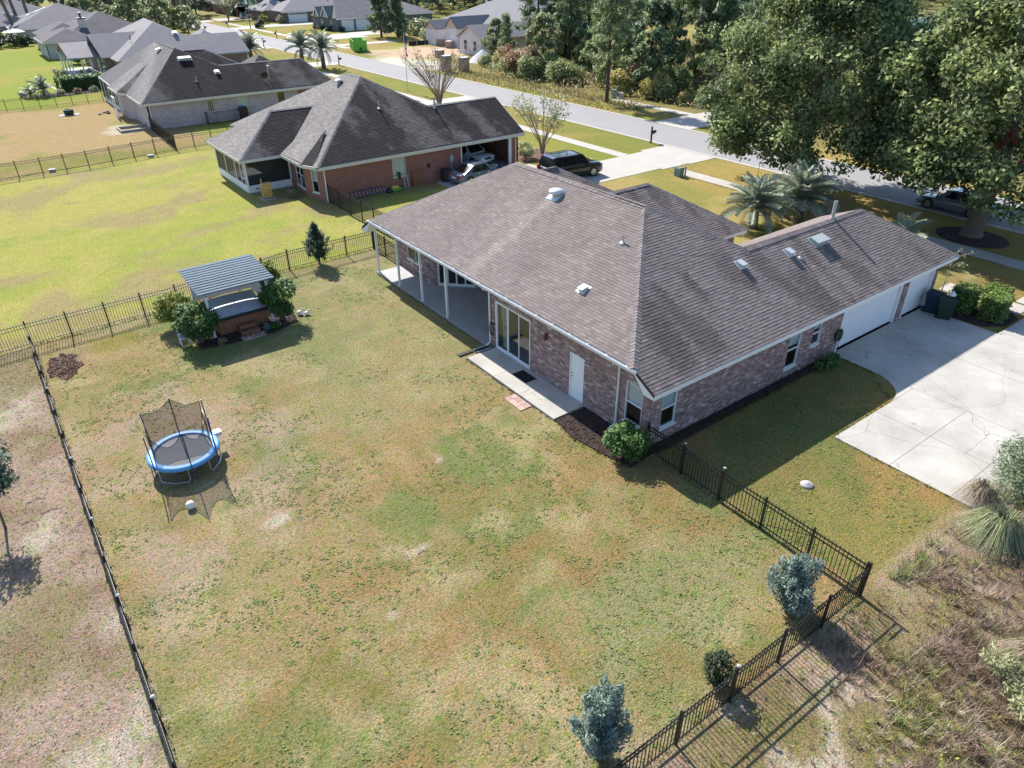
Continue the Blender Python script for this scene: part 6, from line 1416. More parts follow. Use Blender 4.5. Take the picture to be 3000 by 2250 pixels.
car('white_car', 'distant white car on the drive beside the bare tree house', 'car', (57.5, 211, .03), rad(170), 4.8, 1.9, 1.7, 'car_white', 'suv')

# ================================================================== STREET THINGS
def mailbox(label, x, y, face=1):
    t = thing('mailbox', label, 'mailbox', (x, y, 0), 0, 'black post mailboxes', local=True)
    MB().box(-.06, .06, -.06, .06, -.1, 1.45).add([(-.08, -.08, 1.45), (.08, -.08, 1.45), (.08, .08, 1.45), (-.08, .08, 1.45), (0, 0, 1.58)], [(0, 1, 4), (1, 2, 4), (2, 3, 4), (3, 0, 4)]).ob('post', 'black_metal', t)
    pr = [(-.1, .92), (.1, .92), (.1, 1.05)]+[(.1*math.cos(a), 1.05+.1*math.sin(a)) for a in np.linspace(.3, PI-.3, 6)]+[(-.1, 1.05)]
    loft([(.02*face, [(y_*1.1, z) for y_, z in pr]), (.52*face, [(y_*1.1, z) for y_, z in pr])]).ob('box', 'black_metal', t)
    MB().box(min(.05*face, .4*face), max(.05*face, .4*face), -.03, .03, .82, .9).ob('arm', 'black_metal', t); MB().box(min(.2*face, .42*face), max(.2*face, .42*face), -.14, -.12, 1.0, 1.14).ob('flag', 'black_metal', t)
mailbox('black mailbox at the mouth of the concrete drive by the big tree', 35.4, 33.9, 1); mailbox('black mailbox beside the short palm pair near the bend', 35.35, 103.2, 1)
mailbox('black mailbox on the far verge beyond the street lamp', 43.2, 184.5, -1); mailbox('black mailbox on the verge by the dark brick house drive', 43.2, 151.6, -1); mailbox('black mailbox past the grey gabled house on the near verge', 35.2, 137.3, 1); mailbox('black mailbox peeking over the grey gabled roof', 35.4, 176.6, 1)
lampo = thing('street_lamp', 'black street lamp post with pale globe near the far garage', 'street lamp', (46.6, 178, 0)); MB().tube([(46.6, 178, 0), (46.6, 178, .8), (46.6, 178, 5.2)], [.13, .09, .06], 8).ob('post', 'black_metal', lampo); MB().lathe([(.1, 5.2), (.3, 5.35), (.34, 5.6), (.24, 5.95), (.05, 6.1)], 12, (46.6, 178, 0)).ob('globe', 'lamp_glass', lampo, True)
ub = thing('utility_box', 'pale green utility box beside the pavement in the dry front yard', 'utility box', (28.95, 24.4, 0)); MB().box(28.55, 29.0, 24.1, 24.75, 0, .62).ob('cabinet', 'util_green', ub); MB().add([(28.5, 24.05, .62), (29.05, 24.05, .62), (29.05, 24.8, .62), (28.5, 24.8, .62), (28.56, 24.1, .76), (28.98, 24.1, .70), (28.98, 24.75, .70), (28.56, 24.75, .76)], [(0, 3, 2, 1), (4, 5, 6, 7), (0, 1, 5, 4), (1, 2, 6, 5), (2, 3, 7, 6), (3, 0, 4, 7)]).ob('lid', 'util_green', ub); MB().box(29.0, 29.1, 23.95, 24.05, 0, .85).ob('marker_post', 'util_grey', ub)
for i, (x, y, h_) in enumerate(((49.3, 53.6, .95), (49.9, 52.9, .6))): tag(MB().box(x-.2, x+.2, y-.22, y+.22, 0, h_).box(x-.23, x+.23, y-.25, y+.25, h_, h_+.06).ob('utility_pedestal', 'util_grey' if i else 'util_green'), ('tall green utility pedestal beside the roadside pine', 'low grey utility pedestal beside the roadside pine')[i], 'utility box')
tag(MB().tube([(32.2, 19.4, 0), (32.2, 19.4, 1.5)], .02, 6).box(32.15, 32.25, 19.38, 19.42, 1.42, 1.6).ob('marker_stake', 'wood_grey'), 'thin marker stake in the verge left of the big tree', 'stake')
crt = thing('wheeled_cart', 'dark bin cart standing near the street lamp', 'bin', (48.3, 178.2, 0)); MB().box(47.9, 48.9, 177.9, 178.7, .1, 1.0).ob('body', 'bin_green', crt); MB().box(47.85, 48.95, 177.85, 178.75, 1.0, 1.1).ob('lid', 'util_green', crt)
fl = thing('flag', 'limp striped flag hanging from a pole by the street', 'flag', (31.9, 74.5, 0)); MB().tube([(31.9, 74.5, 0), (31.9, 74.5, 7.0)], [.05, .03], 7).ob('pole', 'galv', fl)
for k in range(7): MB().add([(31.93, 74.47-.02*k, 6.7-k*.36), (32.22+.1*math.sin(k), 74.35, 6.62-k*.36), (32.2+.1*math.sin(k+1), 74.4, 6.62-(k+1)*.36), (31.96, 74.45-.02*k, 6.7-(k+1)*.36), (31.93, 74.5-.02*k, 6.7-k*.36), (32.22+.1*math.sin(k), 74.38, 6.62-k*.36), (32.2+.1*math.sin(k+1), 74.43, 6.62-(k+1)*.36), (31.96, 74.48-.02*k, 6.7-(k+1)*.36)], [(0, 1, 2, 3), (7, 6, 5, 4)]).ob('cloth_fold', ('flag_blue', 'flag_blue', 'flag_red', 'flag_white', 'flag_red', 'flag_white', 'flag_red')[k], fl)
# building lot
dp = thing('dumpster', 'bright green open top dumpster at the building lot', 'dumpster', (47.2, 120.3, 0), rad(-19), local=True)
m = MB().box(-1.15, 1.15, -3.3, 3.3, .15, .28).box(-1.2, -1.1, -3.3, 3.3, .28, 1.85).box(1.1, 1.2, -3.3, 3.3, .28, 1.85).box(-1.1, 1.1, -3.35, -3.25, .28, 1.85).box(-1.1, 1.1, 3.25, 3.35, .28, 1.85); m.ob('body', 'dumpster_green', dp)
for k in range(6): MB().box(-1.27, -1.201, -3+k*1.2-.06, -3+k*1.2+.06, .3, 1.85).ob('rib', 'dumpster_green', dp)
MB().box(-1.28, 1.28, -3.4, -3.351, 1.8, 1.95).ob('rim_bar', 'dumpster_green', dp); MB().box(-.2, .2, -3.4, -3.351, .35, .8).ob('latch', 'dark_plastic', dp); MB().box(-1.0, 1.0, -3.1, 3.1, .9, 1.2).ob('rubble_load', 'sand_pile', dp)
rg = np.random.default_rng(9); V = []; F = []; ns = 28; nr = 9
for i in range(nr):
    r = i/(nr-1)
    for k in range(ns): a = 2*PI*k/ns; rr2 = r*(1+.08*math.sin(3*a)+.05*rg.random()); V.append((56.2+2.6*rr2*math.cos(a), 92.2+2.6*rr2*math.sin(a), max(0, 1.9*(1-r)**1.1+.05*rg.random()*(r < .95))))
for i in range(nr-1):
    for k in range(ns): F.append((i*ns+k, (i+1)*ns+k, (i+1)*ns+(k+1) % ns, i*ns+(k+1) % ns))
tag(link('sand_pile', npmesh('sand_pile', V, F, 'sand_pile', smooth=True)), 'cone shaped pile of white sand before the unfinished house', 'sand pile')
PAL = ['tall brick pallet wrapped in plastic nearest the street', 'brick pallet beside the bare crape myrtle top', 'brick pallet near the middle of the clay lot', 'brick pallet by the black silt fence end', 'low brick pallet next to the unfinished house gable']
for i, (x, y, h_) in enumerate(((45.4, 86.5, 2.1), (47.6, 84.9, 1.9), (53.4, 101.5, 1.2), (63.2, 117.0, 1.2), (62.3, 112.4, 1.25))):
    t = thing('brick_pallet', PAL[i], 'brick pallet', (x, y, 0), rad(8*i), None, local=True); nl = int(h_/.26)
    for k in range(nl):
        for a in range(2): MB().box(-.62+a*.63, -.01+a*.63, -.58, .58, .12+k*.26, .12+k*.26+.25).ob('brick_layer', 'pallet_brick', t)
    for a in (-.5, 0, .5): MB().box(-.66, .66, a-.06, a+.06, 0, .11).ob('skid', 'wood_grey', t)
    MB().box(-.64, .64, -.6, .6, .12+nl*.26, .12+nl*.26+.03).ob('wrap_top', 'white_metal', t)
sf_ = thing('silt_fence', 'low black silt fence along the edge of the clay lot', 'silt fence', (62, 120, 0))
for k in range(6): x = 58+k*1.8; MB().box(x, x+1.78, 120.5-.12*k-.012, 120.5-.12*k+.012, 0, .75).ob('fabric', 'silt', sf_); MB().box(x-.03, x+.03, 120.47-.12*k, 120.55-.12*k, 0, .95).ob('stake', 'wood_grey', sf_)

# ================================================================== TREES
def limb(mb, p0, d, L, r, depth, rr, tips, spread=.55, upb=.25, n=6, kids=3):
    p = Vector(p0); d = Vector(d).normalized(); pts = [p.copy()]; rs = [r]; k = 4
    for i in range(k):
        d = (d+Vector((rr.gauss(0, .12), rr.gauss(0, .12), rr.gauss(0, .08)+upb*.15))).normalized(); p = p+d*L/k; pts.append(p.copy()); rs.append(r*(1-.6*(i+1)/k))
    mb.tube(pts, rs, n, True); tips.append((p.copy(), L))
    if depth > 0:
        for i in range(kids):
            f = rr.uniform(.45, 1.0); q = pts[int(f*k)]; a = rr.uniform(0, 2*PI); v = (d+Vector((math.cos(a), math.sin(a), rr.uniform(-.2, .5)))*spread*1.4).normalized()
            limb(mb, q, v, L*rr.uniform(.55, .75), r*.45, depth-1, rr, tips, spread, upb, max(4, n-1), kids)
def broad_tree(name, label, loc, H, R, trunk_r, trunk_h, n_leaf, leaf, mats, seed, zlow=2.2, group=None, bark='bark', nclu=150, lean=(0, 0)):
    rr = random.Random(seed); rg = np.random.default_rng(seed); t = thing(name, label, 'tree', loc, 0, group, local=True)
    tm = MB(); tm.tube([(0, 0, -.2), (0, 0, .0), (lean[0]*.1, lean[1]*.1, .35), (lean[0]*.4, lean[1]*.4, trunk_h*.6), (lean[0], lean[1], trunk_h), (lean[0]*1.6, lean[1]*1.6, H*.55), (lean[0]*1.9, lean[1]*1.9, H*.9)], [trunk_r*1.7, trunk_r*1.45, trunk_r*1.1, trunk_r*.95, trunk_r*.85, trunk_r*.5, .04], 12); tm.ob('trunk', bark, t, True)
    lm = MB(); tips = []
    for i in range(14):
        z = trunk_h*.8+(H*.75-trunk_h*.8)*i/13; a = i*2.4+rr.random(); f = .35+.65*math.sin(PI*min(1, (z-zlow)/(H-zlow)*.85+.12))
        limb(lm, (lean[0]*z/trunk_h if z < trunk_h else lean[0]*1.3, lean[1], z), (math.cos(a), math.sin(a), .45), R*f*.8, trunk_r*.34*(1-.5*i/13), 1, rr, tips)
    lm.ob('limbs', bark, t)
    # clumps over an egg shaped crown, surface biased, uneven outline
    k = nclu; u = rg.random(k); z = zlow+(H-zlow)*u; a = rg.random(k)*2*PI
    prof = np.sin(PI*np.clip(u*.72+.26, 0, 1))**.75
    rad_ = R*prof*(1-.16*np.clip((u-.45)/.3, 0, 1) if R > 6 else 1)*(1+.13*np.sin(3*a+seed)+.10*np.sin(5*a+7*u))*(.50+.50*rg.random(k)**.4)
    cs = np.stack([rad_*np.cos(a)+lean[0], rad_*np.sin(a)+lean[1], z], 1); rs = R*(.13+.13*rg.random(k)) if R < 6 else .75+.75*rg.random(k)
    P, O = cluster_points(rg, cs, rs, n_leaf/(k*(rs**2).mean()), .85, .45)
    P += rg.normal(size=P.shape)*.08; sel = rg.random(len(P))
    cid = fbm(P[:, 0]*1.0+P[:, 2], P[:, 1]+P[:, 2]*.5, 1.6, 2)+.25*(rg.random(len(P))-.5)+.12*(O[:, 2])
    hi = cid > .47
    # one crown per tree: darker leaves, and lighter ones painting sunlit clumps and their tops
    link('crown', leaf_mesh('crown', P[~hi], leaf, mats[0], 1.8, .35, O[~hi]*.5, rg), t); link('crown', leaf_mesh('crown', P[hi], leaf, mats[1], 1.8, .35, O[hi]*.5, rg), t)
    return t
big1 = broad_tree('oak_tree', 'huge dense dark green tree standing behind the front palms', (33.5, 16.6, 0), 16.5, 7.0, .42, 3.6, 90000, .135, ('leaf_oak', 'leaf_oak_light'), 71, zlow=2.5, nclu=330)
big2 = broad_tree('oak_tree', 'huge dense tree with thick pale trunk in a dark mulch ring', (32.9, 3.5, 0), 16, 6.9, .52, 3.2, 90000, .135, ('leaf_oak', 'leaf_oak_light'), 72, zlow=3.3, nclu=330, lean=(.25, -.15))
rp_ = np.array([(31.3, 2.7, 6.6), (31.0, 2.9, 6.1), (31.5, 3.2, 5.6), (30.9, 2.3, 6.3), (31.2, 1.6, 5.2), (33.0, .3, 10), (31.6, 4.4, 4.6)])-np.array([32.9, 3.5, 0])
P, O = cluster_points(rng, rp_, [.28, .3, .25, .22, .2, .3, .2], 260, .9, .3); rd = link('red_leaves', leaf_mesh('red_leaves', P, .12, 'leaf_red', 1.8, .2, O), big2)

def vase_tree(label, loc, h, spread, stems, twigs, n_leaf, leaf, mat, seed, bark='twig', name='crape_myrtle'):
    rr = random.Random(seed); t = thing(name, label, 'tree', loc, 0, None, local=True); tips = []
    for i in range(stems):
        a = 2*PI*i/stems+rr.uniform(-.3, .3); l = rr.uniform(.35, 1.0); sx, sy = math.cos(a)*spread*l, math.sin(a)*spread*l; hh = h*rr.uniform(.75, 1.02); m = MB()
        p1 = Vector((sx*.12, sy*.12, hh*.25)); p2 = Vector((sx*.5, sy*.5, hh*.6)); p3 = Vector((sx, sy, hh))
        m.tube([(sx*.03, sy*.03, -.05), p1, p2, p3], [.05, .042, .028, .008], 6); tips.append(p3)
        for k in range(twigs):
            f = rr.uniform(.25, .95); q = p1.lerp(p2, f*2) if f < .5 else p2.lerp(p3, f*2-1); e = q+Vector((rr.uniform(-.28, .28)*spread*.5+sx*.25, rr.uniform(-.28, .28)*spread*.5+sy*.25, h*rr.uniform(.12, .3))); m.tube([q, (q+e)/2+Vector((0, 0, .03)), e], [.016, .012, .006], 4); tips.append(e)
        m.ob('stem', bark, t)
    if n_leaf:
        rg = np.random.default_rng(seed); tp = np.array([tuple(v) for v in tips]); idx = rg.integers(0, len(tp), n_leaf); P = tp[idx]+rg.normal(size=(n_leaf, 3))*np.array([.16, .16, .14]); link('foliage', leaf_mesh('foliage', P, leaf, mat, 2, .3, None, rg), t)
    return t
vase_tree('bare many stemmed crape myrtle rising behind the red house roof', (29.6, 62.8, 0), 5.8, 5.2, 40, 9, 500, .10, 'leaf_holly', 81)
vase_tree('leafy vase shaped crape myrtle beside the black vehicle', (24.6, 36.9, 0), 4.4, 2.6, 14, 9, 1500, .10, 'leaf_pale', 82, 'bark_light')
vase_tree('bare rounded tree on the far lawn by the street lamp', (50.2, 206, 0), 6.0, 3.6, 20, 10, 1800, .16, 'leaf_pale', 83)
bush('shrub', 'grey green rounded shrub at the red garage corner', (22.4, 36.6, 0), 1.0, 1.0, .7, 1500, .07, 'leaf_pale', 3, zc=.75, seed=62); bush('shrub', 'small rusty shrub at the front of the red house by the street walk', (25.5, 56.5, 0), .9, .9, .8, 900, .09, 'leaf_rust', 3, zc=.9, seed=63)

# ---- palms: every frond a part
def frond_mesh(nm, L, nl, wl, seed, mat='frond', droop=.9, stiff=.25, fan=False):
    rr = np.random.default_rng(seed); V = []; F = []
    pts = [Vector((L*math.sin(min(1.5, .35+u*droop*1.1))*u, 0, L*(u*.75-stiff*0-.62*droop*u*u))) for u in np.linspace(0, 1, 9)]
    for i in range(8):
        p, q = pts[i], pts[i+1]; w = .025*(1-i/9); o = len(V); V += [(p.x, -w, p.z), (p.x, w, p.z), (q.x, w*.8, q.z), (q.x, -w*.8, q.z)]; F.append((o, o+1, o+2, o+3))
    for k in range(nl):
        u = .14+.86*k/nl; i = min(7, int(u*8)); p = pts[i].lerp(pts[i+1], u*8-i); tdir = (pts[i+1]-pts[i]).normalized(); ln = wl*math.sin(PI*min(1, u*.82+.14))**.6*(.85+.3*rr.random())
        for sd in (-1, 1):
            dv = (Vector((tdir.x*.95, sd*.7, tdir.z*.95+.30))).normalized(); e = p+dv*ln+Vector((0, 0, -.22*ln)); m_ = p+dv*ln*.5+Vector((0, 0, .03)); w = tdir*.0095; o = len(V); V += [tuple(p-w), tuple(p+w), tuple(m_+w), tuple(m_-w), tuple(e)]; F.append((o, o+1, o+2, o+3)); F.append((o+3, o+2, o+4, o+4))
    m = MB(); m.v = V; m.f = [f if f[2] != f[3] else f[:3] for f in F]; return m.me(nm, mat)
FR = [frond_mesh('frond', 1.0, 46, .34, s, 'frond', dr) for s, dr in ((1, .75), (2, .95), (3, 1.15))]; FRD = frond_mesh('frond', 1.0, 26, .3, 4, 'frond_dry', 1.4)
def palm(label, loc, th, tr_, nf, fl_, seed, group=None, lean=(0, 0), dry=5, name='palm_tree'):
    rr = random.Random(seed); t = thing(name, label, 'palm', loc, 0, group, local=True)
    m = MB(); n = 14; pts = [(lean[0]*(i/n)**1.5, lean[1]*(i/n)**1.5, -.1+(th+.1)*i/n) for i in range(n+1)]; m.tube(pts, [tr_*(1.25-.35*i/n)*(1+(.08 if i % 2 else -.04)) for i in range(n+1)], 10).ob('trunk', 'bark', t)
    for k in range(nf+dry):
        d = k >= nf; me = FRD if d else rr.choice(FR); o = link('frond', me, t); s = fl_*rr.uniform(.8, 1.1)*(.8 if d else 1)
        o.location = (lean[0], lean[1], th-.05+.15*rr.random()); u = k/nf; tilt = rad(rr.uniform(35, 60)) if d else rad(-62+u*92+rr.uniform(-8, 8)); o.rotation_euler = (rr.uniform(-.25, .25), tilt, k*2.399+rr.uniform(-.2, .2)); o.scale = (s, s, s)
    return t
palm('bluish arching palm in front of the house nearest the side roof wing', (23.2, 12.9, 0), 1.05, .24, 44, 2.4, 91, lean=(.15, .1)); palm('tall bluish palm in front of the house below the big tree', (26.2, 11.6, 0), 1.35, .26, 46, 2.6, 92)
palm('small stiff palm beyond the garage roof end', (26.2, 4.6, 0), .45, .2, 26, 1.9, 93)
for i, (x, y, h_) in enumerate(((17.8+6.6, 112.5, 2.2), (29.8, 104.6, 2.6), (32.0, 101.6, 2.6))): palm(('short palm behind the whitewashed house roof by the grey gable', 'feathery palm of the street pair away from the mailbox', 'feathery palm of the street pair next to the mailbox')[i], (x, y, 0), h_, .28, 30, 3.0, 94+i)
for i, (x, y, h_, l) in enumerate(((-1.6, 184, 8.2, (-.9, -.4)), (.4, 195, 9.3, (-.6, 0)), (3.4, 204, 10.0, (-.2, 0)))): palm('tall slender palm with brown trunk before the skylight house', (x, y, 0), h_, .32, 26, 2.3, 98+i, 'tall slender palms', l, 10)
for i, (x, y) in enumerate(((37.0-2.2, 197, ), (34.9+1.2, 192))): palm(('tall cabbage palm on the verge at the street bend left of its twin', 'tall cabbage palm on the verge closest to the street mailbox')[i], (x, y, 0), 6.0, .42, 30, 2.6, 104+i, None, (0, 0), 8)
for i, (x, y, h_, f_) in enumerate(((-7.0, 101.0, .6, 1.9), (-8.6, 100.8, .3, 1.2))): palm(('bushy palmetto beside the clipped hedge on the bright lawn', 'small spiky palmetto at the open end of the flower bed')[i], (x, y, 0), h_, .15, 26, f_, 108+i, name='palmetto')
hedge('long dark clipped hedge behind the brown yard fence', -1.9, 104.2, rad(2), 6.4, 2.0, 1.7, 55, 'leaf_shrub', 2200, .13)
for i, (x, y) in enumerate(((-5.2, 100.2), (-3.2, 100.6), (-1.2, 101.0), (-9.4, 101.6))): bush('flower_clump', ('pale flowering clump under the palmetto', 'pinkish flowering clump before the clipped hedge', 'leafy clump at the hedge end by the porch wall', 'white edged agave clump at the bed tip')[i], (x, y, .03), .6, .5, .35, 260, .12, ('leaf_pale', 'leaf_rust', 'leaf_pale', 'leaf_juniper')[i], 0, cat='plant', zc=.35, seed=110+i)
bush('shrub', 'large leafy shrub between the grey rendered wall and the columned porch', (2.0, 133.5, 0), 1.3, 1.5, 1.6, 1100, .2, 'leaf_wood', 3, zc=1.7, seed=115); bush('shrub', 'round pale shrub in the curved bed by the columned porch', (-2.6, 119.8, 0), 1.0, 1.0, .6, 500, .14, 'leaf_pale', 0, zc=.6, seed=116)
um = thing('patio_umbrella', 'open cream patio umbrella beside the tall palms', 'umbrella', (-2.8, 176, 0)); MB().tube([(-2.8, 174.5, 0), (-2.8, 174.5, 2.9)], .05, 6).ob('pole', 'wood_grey', um); MB().lathe([(2.1, 2.35), (1.2, 2.72), (.05, 3.0)], 10, (-2.8, 174.5, 0)).ob('canopy', 'umbrella_cloth', um)
for i, (x, y, s_) in enumerate(((-6, 172, 1.3), (-3.5, 169.5, 1.2), (-9, 174, 1.6), (-1.5, 170.5, 1.0), (-6.5, 168, .9))): bush('shrub', 'dark garden shrub around the patio under the palms', (x, y, 0), 1.5*s_, 1.4*s_, 1.0*s_, 500, .22, 'leaf_holly', 2, group='patio shrubs', zc=1.0*s_, seed=120+i)
# ================================================================== PINES, WOODS, SCRUB
def pine(name, label, loc, H, R, seed, n=5200, leaf=.30, mat='leaf_pine', zlow=.35, group=None, lean=(0, 0), tr_=.2, dense=1.0, cat='pine tree'):
    rr = random.Random(seed); rg = np.random.default_rng(seed); t = thing(name, label, cat, loc, 0, group, local=True)
    ax = lambda z: Vector((lean[0]*z/H, lean[1]*z/H, z))
    MB().tube([ax(-.2), ax(H*.02), ax(H*.4), ax(H*.75), ax(H)], [tr_*1.2, tr_, tr_*.75, tr_*.45, .03], 8).ob('trunk', 'bark_pine', t, True)
    bm_ = MB(); C_ = []; R_ = []; nb = int(34*dense)
    for i in range(nb):
        u = zlow+(1-zlow)*(i/nb)**.9; a = i*2.399+rr.uniform(-.4, .4); f = (1-((u-zlow)/(1-zlow))**1.5)*.85+.12; l = R*f*rr.uniform(.6, 1.1); p = ax(H*u); e = p+Vector((math.cos(a)*l, math.sin(a)*l, l*rr.uniform(.0, .45))); mdl = (p+e)/2+Vector((0, 0, -.05*l))
        bm_.tube([p, mdl, e], [.05*(1.2-u), .035*(1.2-u), .01], 4)
        for k in range(5):
            g = rr.uniform(.4, 1.05); q = p.lerp(e, g); C_.append((q.x+rr.gauss(0, .25), q.y+rr.gauss(0, .25), q.z+rr.gauss(.05, .18))); R_.append(rr.uniform(.35, .62)*R/2.4)
    bm_.ob('branches', 'bark_pine', t)
    R_ = np.array(R_); P, O = cluster_points(rg, C_, R_, n/(len(C_)*(R_**2).mean()), .75, .2)
    link('crown', leaf_mesh('crown', P, leaf, mat, 4.5, .1, O*.5, rg, .3, droop=O*.9+np.array([0, 0, .35])), t)
    return t
def place_copy(src, x, y, rz, s, label=None):
    c = copy_tree(src); c.location = (x, y, 0); c.rotation_euler = (0, 0, rz); c.scale = (s, s, s*random.uniform(.92, 1.08))
    if label: c['label'] = label
    return c
pine('pine_tree', 'tall roadside pine with bare lower trunk across the street', (46.7, 52.15, 0), 14.5, 3.6, 131, 9000, .26, 'leaf_pine', .30, tr_=.24)
pine('pine_tree', 'dark pine rising behind the golden scrub beside the unfinished house', (60.5, 75.5, 0), 15, 3.6, 132, 8000, .28, 'leaf_pine_dark', .28, tr_=.26)
pine('pine_tree', 'leaning pine with long bare trunk at the wood edge', (59.0, 55.0, 0), 15, 3.8, 133, 7000, .30, 'leaf_pine', .5, lean=(2.6, -1.6), tr_=.3)
pine('pine_tree', 'dense twin topped pine in front of the dark brick house', (61.5, 138.5, 0), 10.5, 3.6, 134, 7000, .32, 'leaf_pine_dark', .06, tr_=.26, dense=1.6)
pine('pine_tree', 'shorter companion pine beside the dense pine by the dark brick house', (64.6, 136.8, 0), 8, 3.0, 135, 5000, .32, 'leaf_pine_dark', .06, tr_=.22, dense=1.5)
pine('young_pine', 'slim young pine before the wrapped garage wall', (57.2, 87.0, 0), 7.2, 1.5, 136, 3600, .22, 'leaf_pine', .08, tr_=.1, dense=1.3)
CAMA = lambda x, y: math.degrees(math.atan2(y-CAMV.y, x-CAMV.x))
POND = CAMA(172, 74)
def blocked(x, y): return abs(CAMA(x, y)-POND) < 2.0
rw_ = random.Random(17)
GP = 'pines of the wood across the street'; GB = 'broadleaf trees of the wood across the street'; GS = 'golden shrubs of the wood edge'; GR = 'rusty saplings of the wood edge'
pp0 = pine('pine_tree', 'tall light needled pine standing within the wood across the street', (66, 62, 0), 15, 3.4, 141, 4200, .36, 'leaf_pine', .3, GP)
pp1 = pine('pine_tree', 'tall dark needled pine standing within the wood across the street', (72, 50, 0), 14, 3.2, 142, 4200, .36, 'leaf_pine_dark', .3, GP)
def wood_tree(loc, H, R, seed, mats, label, grp): return broad_tree('wood_tree', label, loc, H, R, .18, H*.3, 3800, .26, mats, seed, zlow=H*.18, group=grp, bark='bark_pine', nclu=60)
LB = 'mid green broadleaf tree within the wood across the street'; LB2 = 'dark broadleaf tree within the wood across the street'
bb0 = wood_tree((62, 66, 0), 9, 3.0, 151, ('leaf_wood', 'leaf_pale'), 'pale green broadleaf tree within the wood across the street', GB); bb1 = wood_tree((58, 47, 0), 8, 3.0, 152, ('leaf_oak_light', 'leaf_wood'), LB, GB); bb2 = wood_tree((70, 75, 0), 10, 3.3, 153, ('leaf_far', 'leaf_pine_dark'), LB2, GB)
ss0 = bush('wood_shrub', 'yellow gold shrub along the wood edge across the street', (52.5, 78.5, 0), 1.5, 1.5, 1.2, 1500, .15, 'leaf_wood_gold', 3, group=GS, zc=1.3, seed=161, lump=.8, stem='bark_pine'); ss1 = bush('wood_shrub', 'olive green shrub along the wood edge across the street', (54.5, 73.0, 0), 1.6, 1.6, 1.6, 1700, .15, 'leaf_wood', 3, group='olive shrubs of the wood edge', zc=1.7, seed=162, lump=.8, stem='bark_pine'); ss2 = bush('wood_shrub', 'rusty leaved sapling along the wood edge across the street', (55.6, 85.0, 0), 1.3, 1.3, 1.6, 1100, .15, 'leaf_rust', 3, group=GR, zc=2.0, seed=163, lump=.9, stem='bark_pine')
for k in range(13):
    for _ in range(30):
        x, y = rw_.uniform(60, 112), rw_.uniform(22, 92)
        if not blocked(x, y) and not (x > 56 and y > 90): break
    place_copy((pp0, pp1)[k % 2], x, y, rw_.uniform(0, 6), rw_.uniform(.8, 1.15))
for k in range(26):
    for _ in range(30):
        x, y = rw_.uniform(54, 118), rw_.uniform(18, 93)
        if not blocked(x, y) and x+(y-60)*.1 > 55: break
    place_copy((bb0, bb1, bb0, bb2)[k % 4], x, y, rw_.uniform(0, 6), rw_.uniform(.7, 1.2))
for k in range(52):
    y = rw_.uniform(44, 88); x = 49.6+rw_.uniform(0, 9)+(2.5 if y < 62 else 0)+max(0, (y-82)*.6)
    if blocked(x, y): continue
    place_copy((ss0, ss1, ss1, ss0, ss1, ss1, ss2)[k % 7], x, y, rw_.uniform(0, 6), rw_.uniform(.55, 1.25))
for i, (x, y, s_) in enumerate(((63, 78, .9), (60.5, 70, .8), (58.5, 80.5, .7), (62.5, 83.5, .75), (66, 86, .9), (57.5, 66, .7), (70.5, 88, 1.0), (58, 61.5, .8))): place_copy((bb0, bb1)[i % 2], x, y, i, s_)
# tall grass and scrub between the dark brick house and the lot
sg0 = bush('lot_shrub', 'yellow green scrub bush between the dark brick house and the clay lot', (72, 137, 0), 2.2, 2.2, 1.5, 1500, .22, 'leaf_pale', 0, group='scrub bushes behind the clay lot', zc=1.2, seed=171, lump=.8)
for k in range(34):
    x, y = rw_.uniform(64, 108), rw_.uniform(122, 152)
    if x < 70 and y > 140: continue
    place_copy(sg0, x, y, rw_.uniform(0, 6), rw_.uniform(.6, 1.3))
# trees at the far end of the street
ft0 = wood_tree((20, 178, 0), 8.5, 4.0, 181, ('leaf_pale', 'leaf_wood'), 'pale round tree at the far end beyond the chimney house', 'pale far trees'); ft1 = wood_tree((27, 196, 0), 10, 4.2, 182, ('leaf_oak', 'leaf_far'), 'dark round tree at the far end beyond the chimney house', 'dark far trees')
for i, (x, y, s_, k) in enumerate(((25, 172, .9, 0), (22, 186, .95, 0), (29, 182, .8, 0), (30, 170, .7, 0), (16, 205, 1.0, 0), (34, 208, 1.1, 1), (24, 210, 1.1, 1), (18, 222, 1.1, 1), (46, 225, 1.0, 1), (50, 236, 1.1, 1), (40, 232, 1.1, 1), (28, 226, 1.1, 1), (6, 240, 1.0, 1), (-8, 205, .8, 1))): place_copy((ft0, ft1)[k], x, y, i*1.3, s_)
for i, (x, y) in enumerate(((54.5, 190.5), (57.5, 186.6), (73, 187.5), (48.6, 176.6), (62, 215), (59, 213.5))): bush('garden_shrub', ('golden garden shrub beside the far red brick porch', 'spiky pale shrub by the far garage corner', 'dark shrub right of the far white garage door', 'dark shrub behind the wheeled cart', 'dark garden shrub at the open garage house', 'round green shrub at the open garage house walk')[i], (x, y, 0), 1.3, 1.3, 1.0, 420, .2, ('leaf_yellow', 'leaf_pale', 'leaf_wood', 'leaf_holly', 'leaf_holly', 'leaf_shrub')[i], 2, zc=1.1, seed=190+i)
for i, (x, y) in enumerate(((58.2, 165.5), (58.4, 162), (58.6, 159), (60.5, 156))): bush('garden_shrub', 'low clipped shrub along the front of the dark brick house', (x, y, 0), .9, .9, .5, 220, .16, 'leaf_holly', 0, group='shrubs of the dark brick house', zc=.5, seed=197+i)
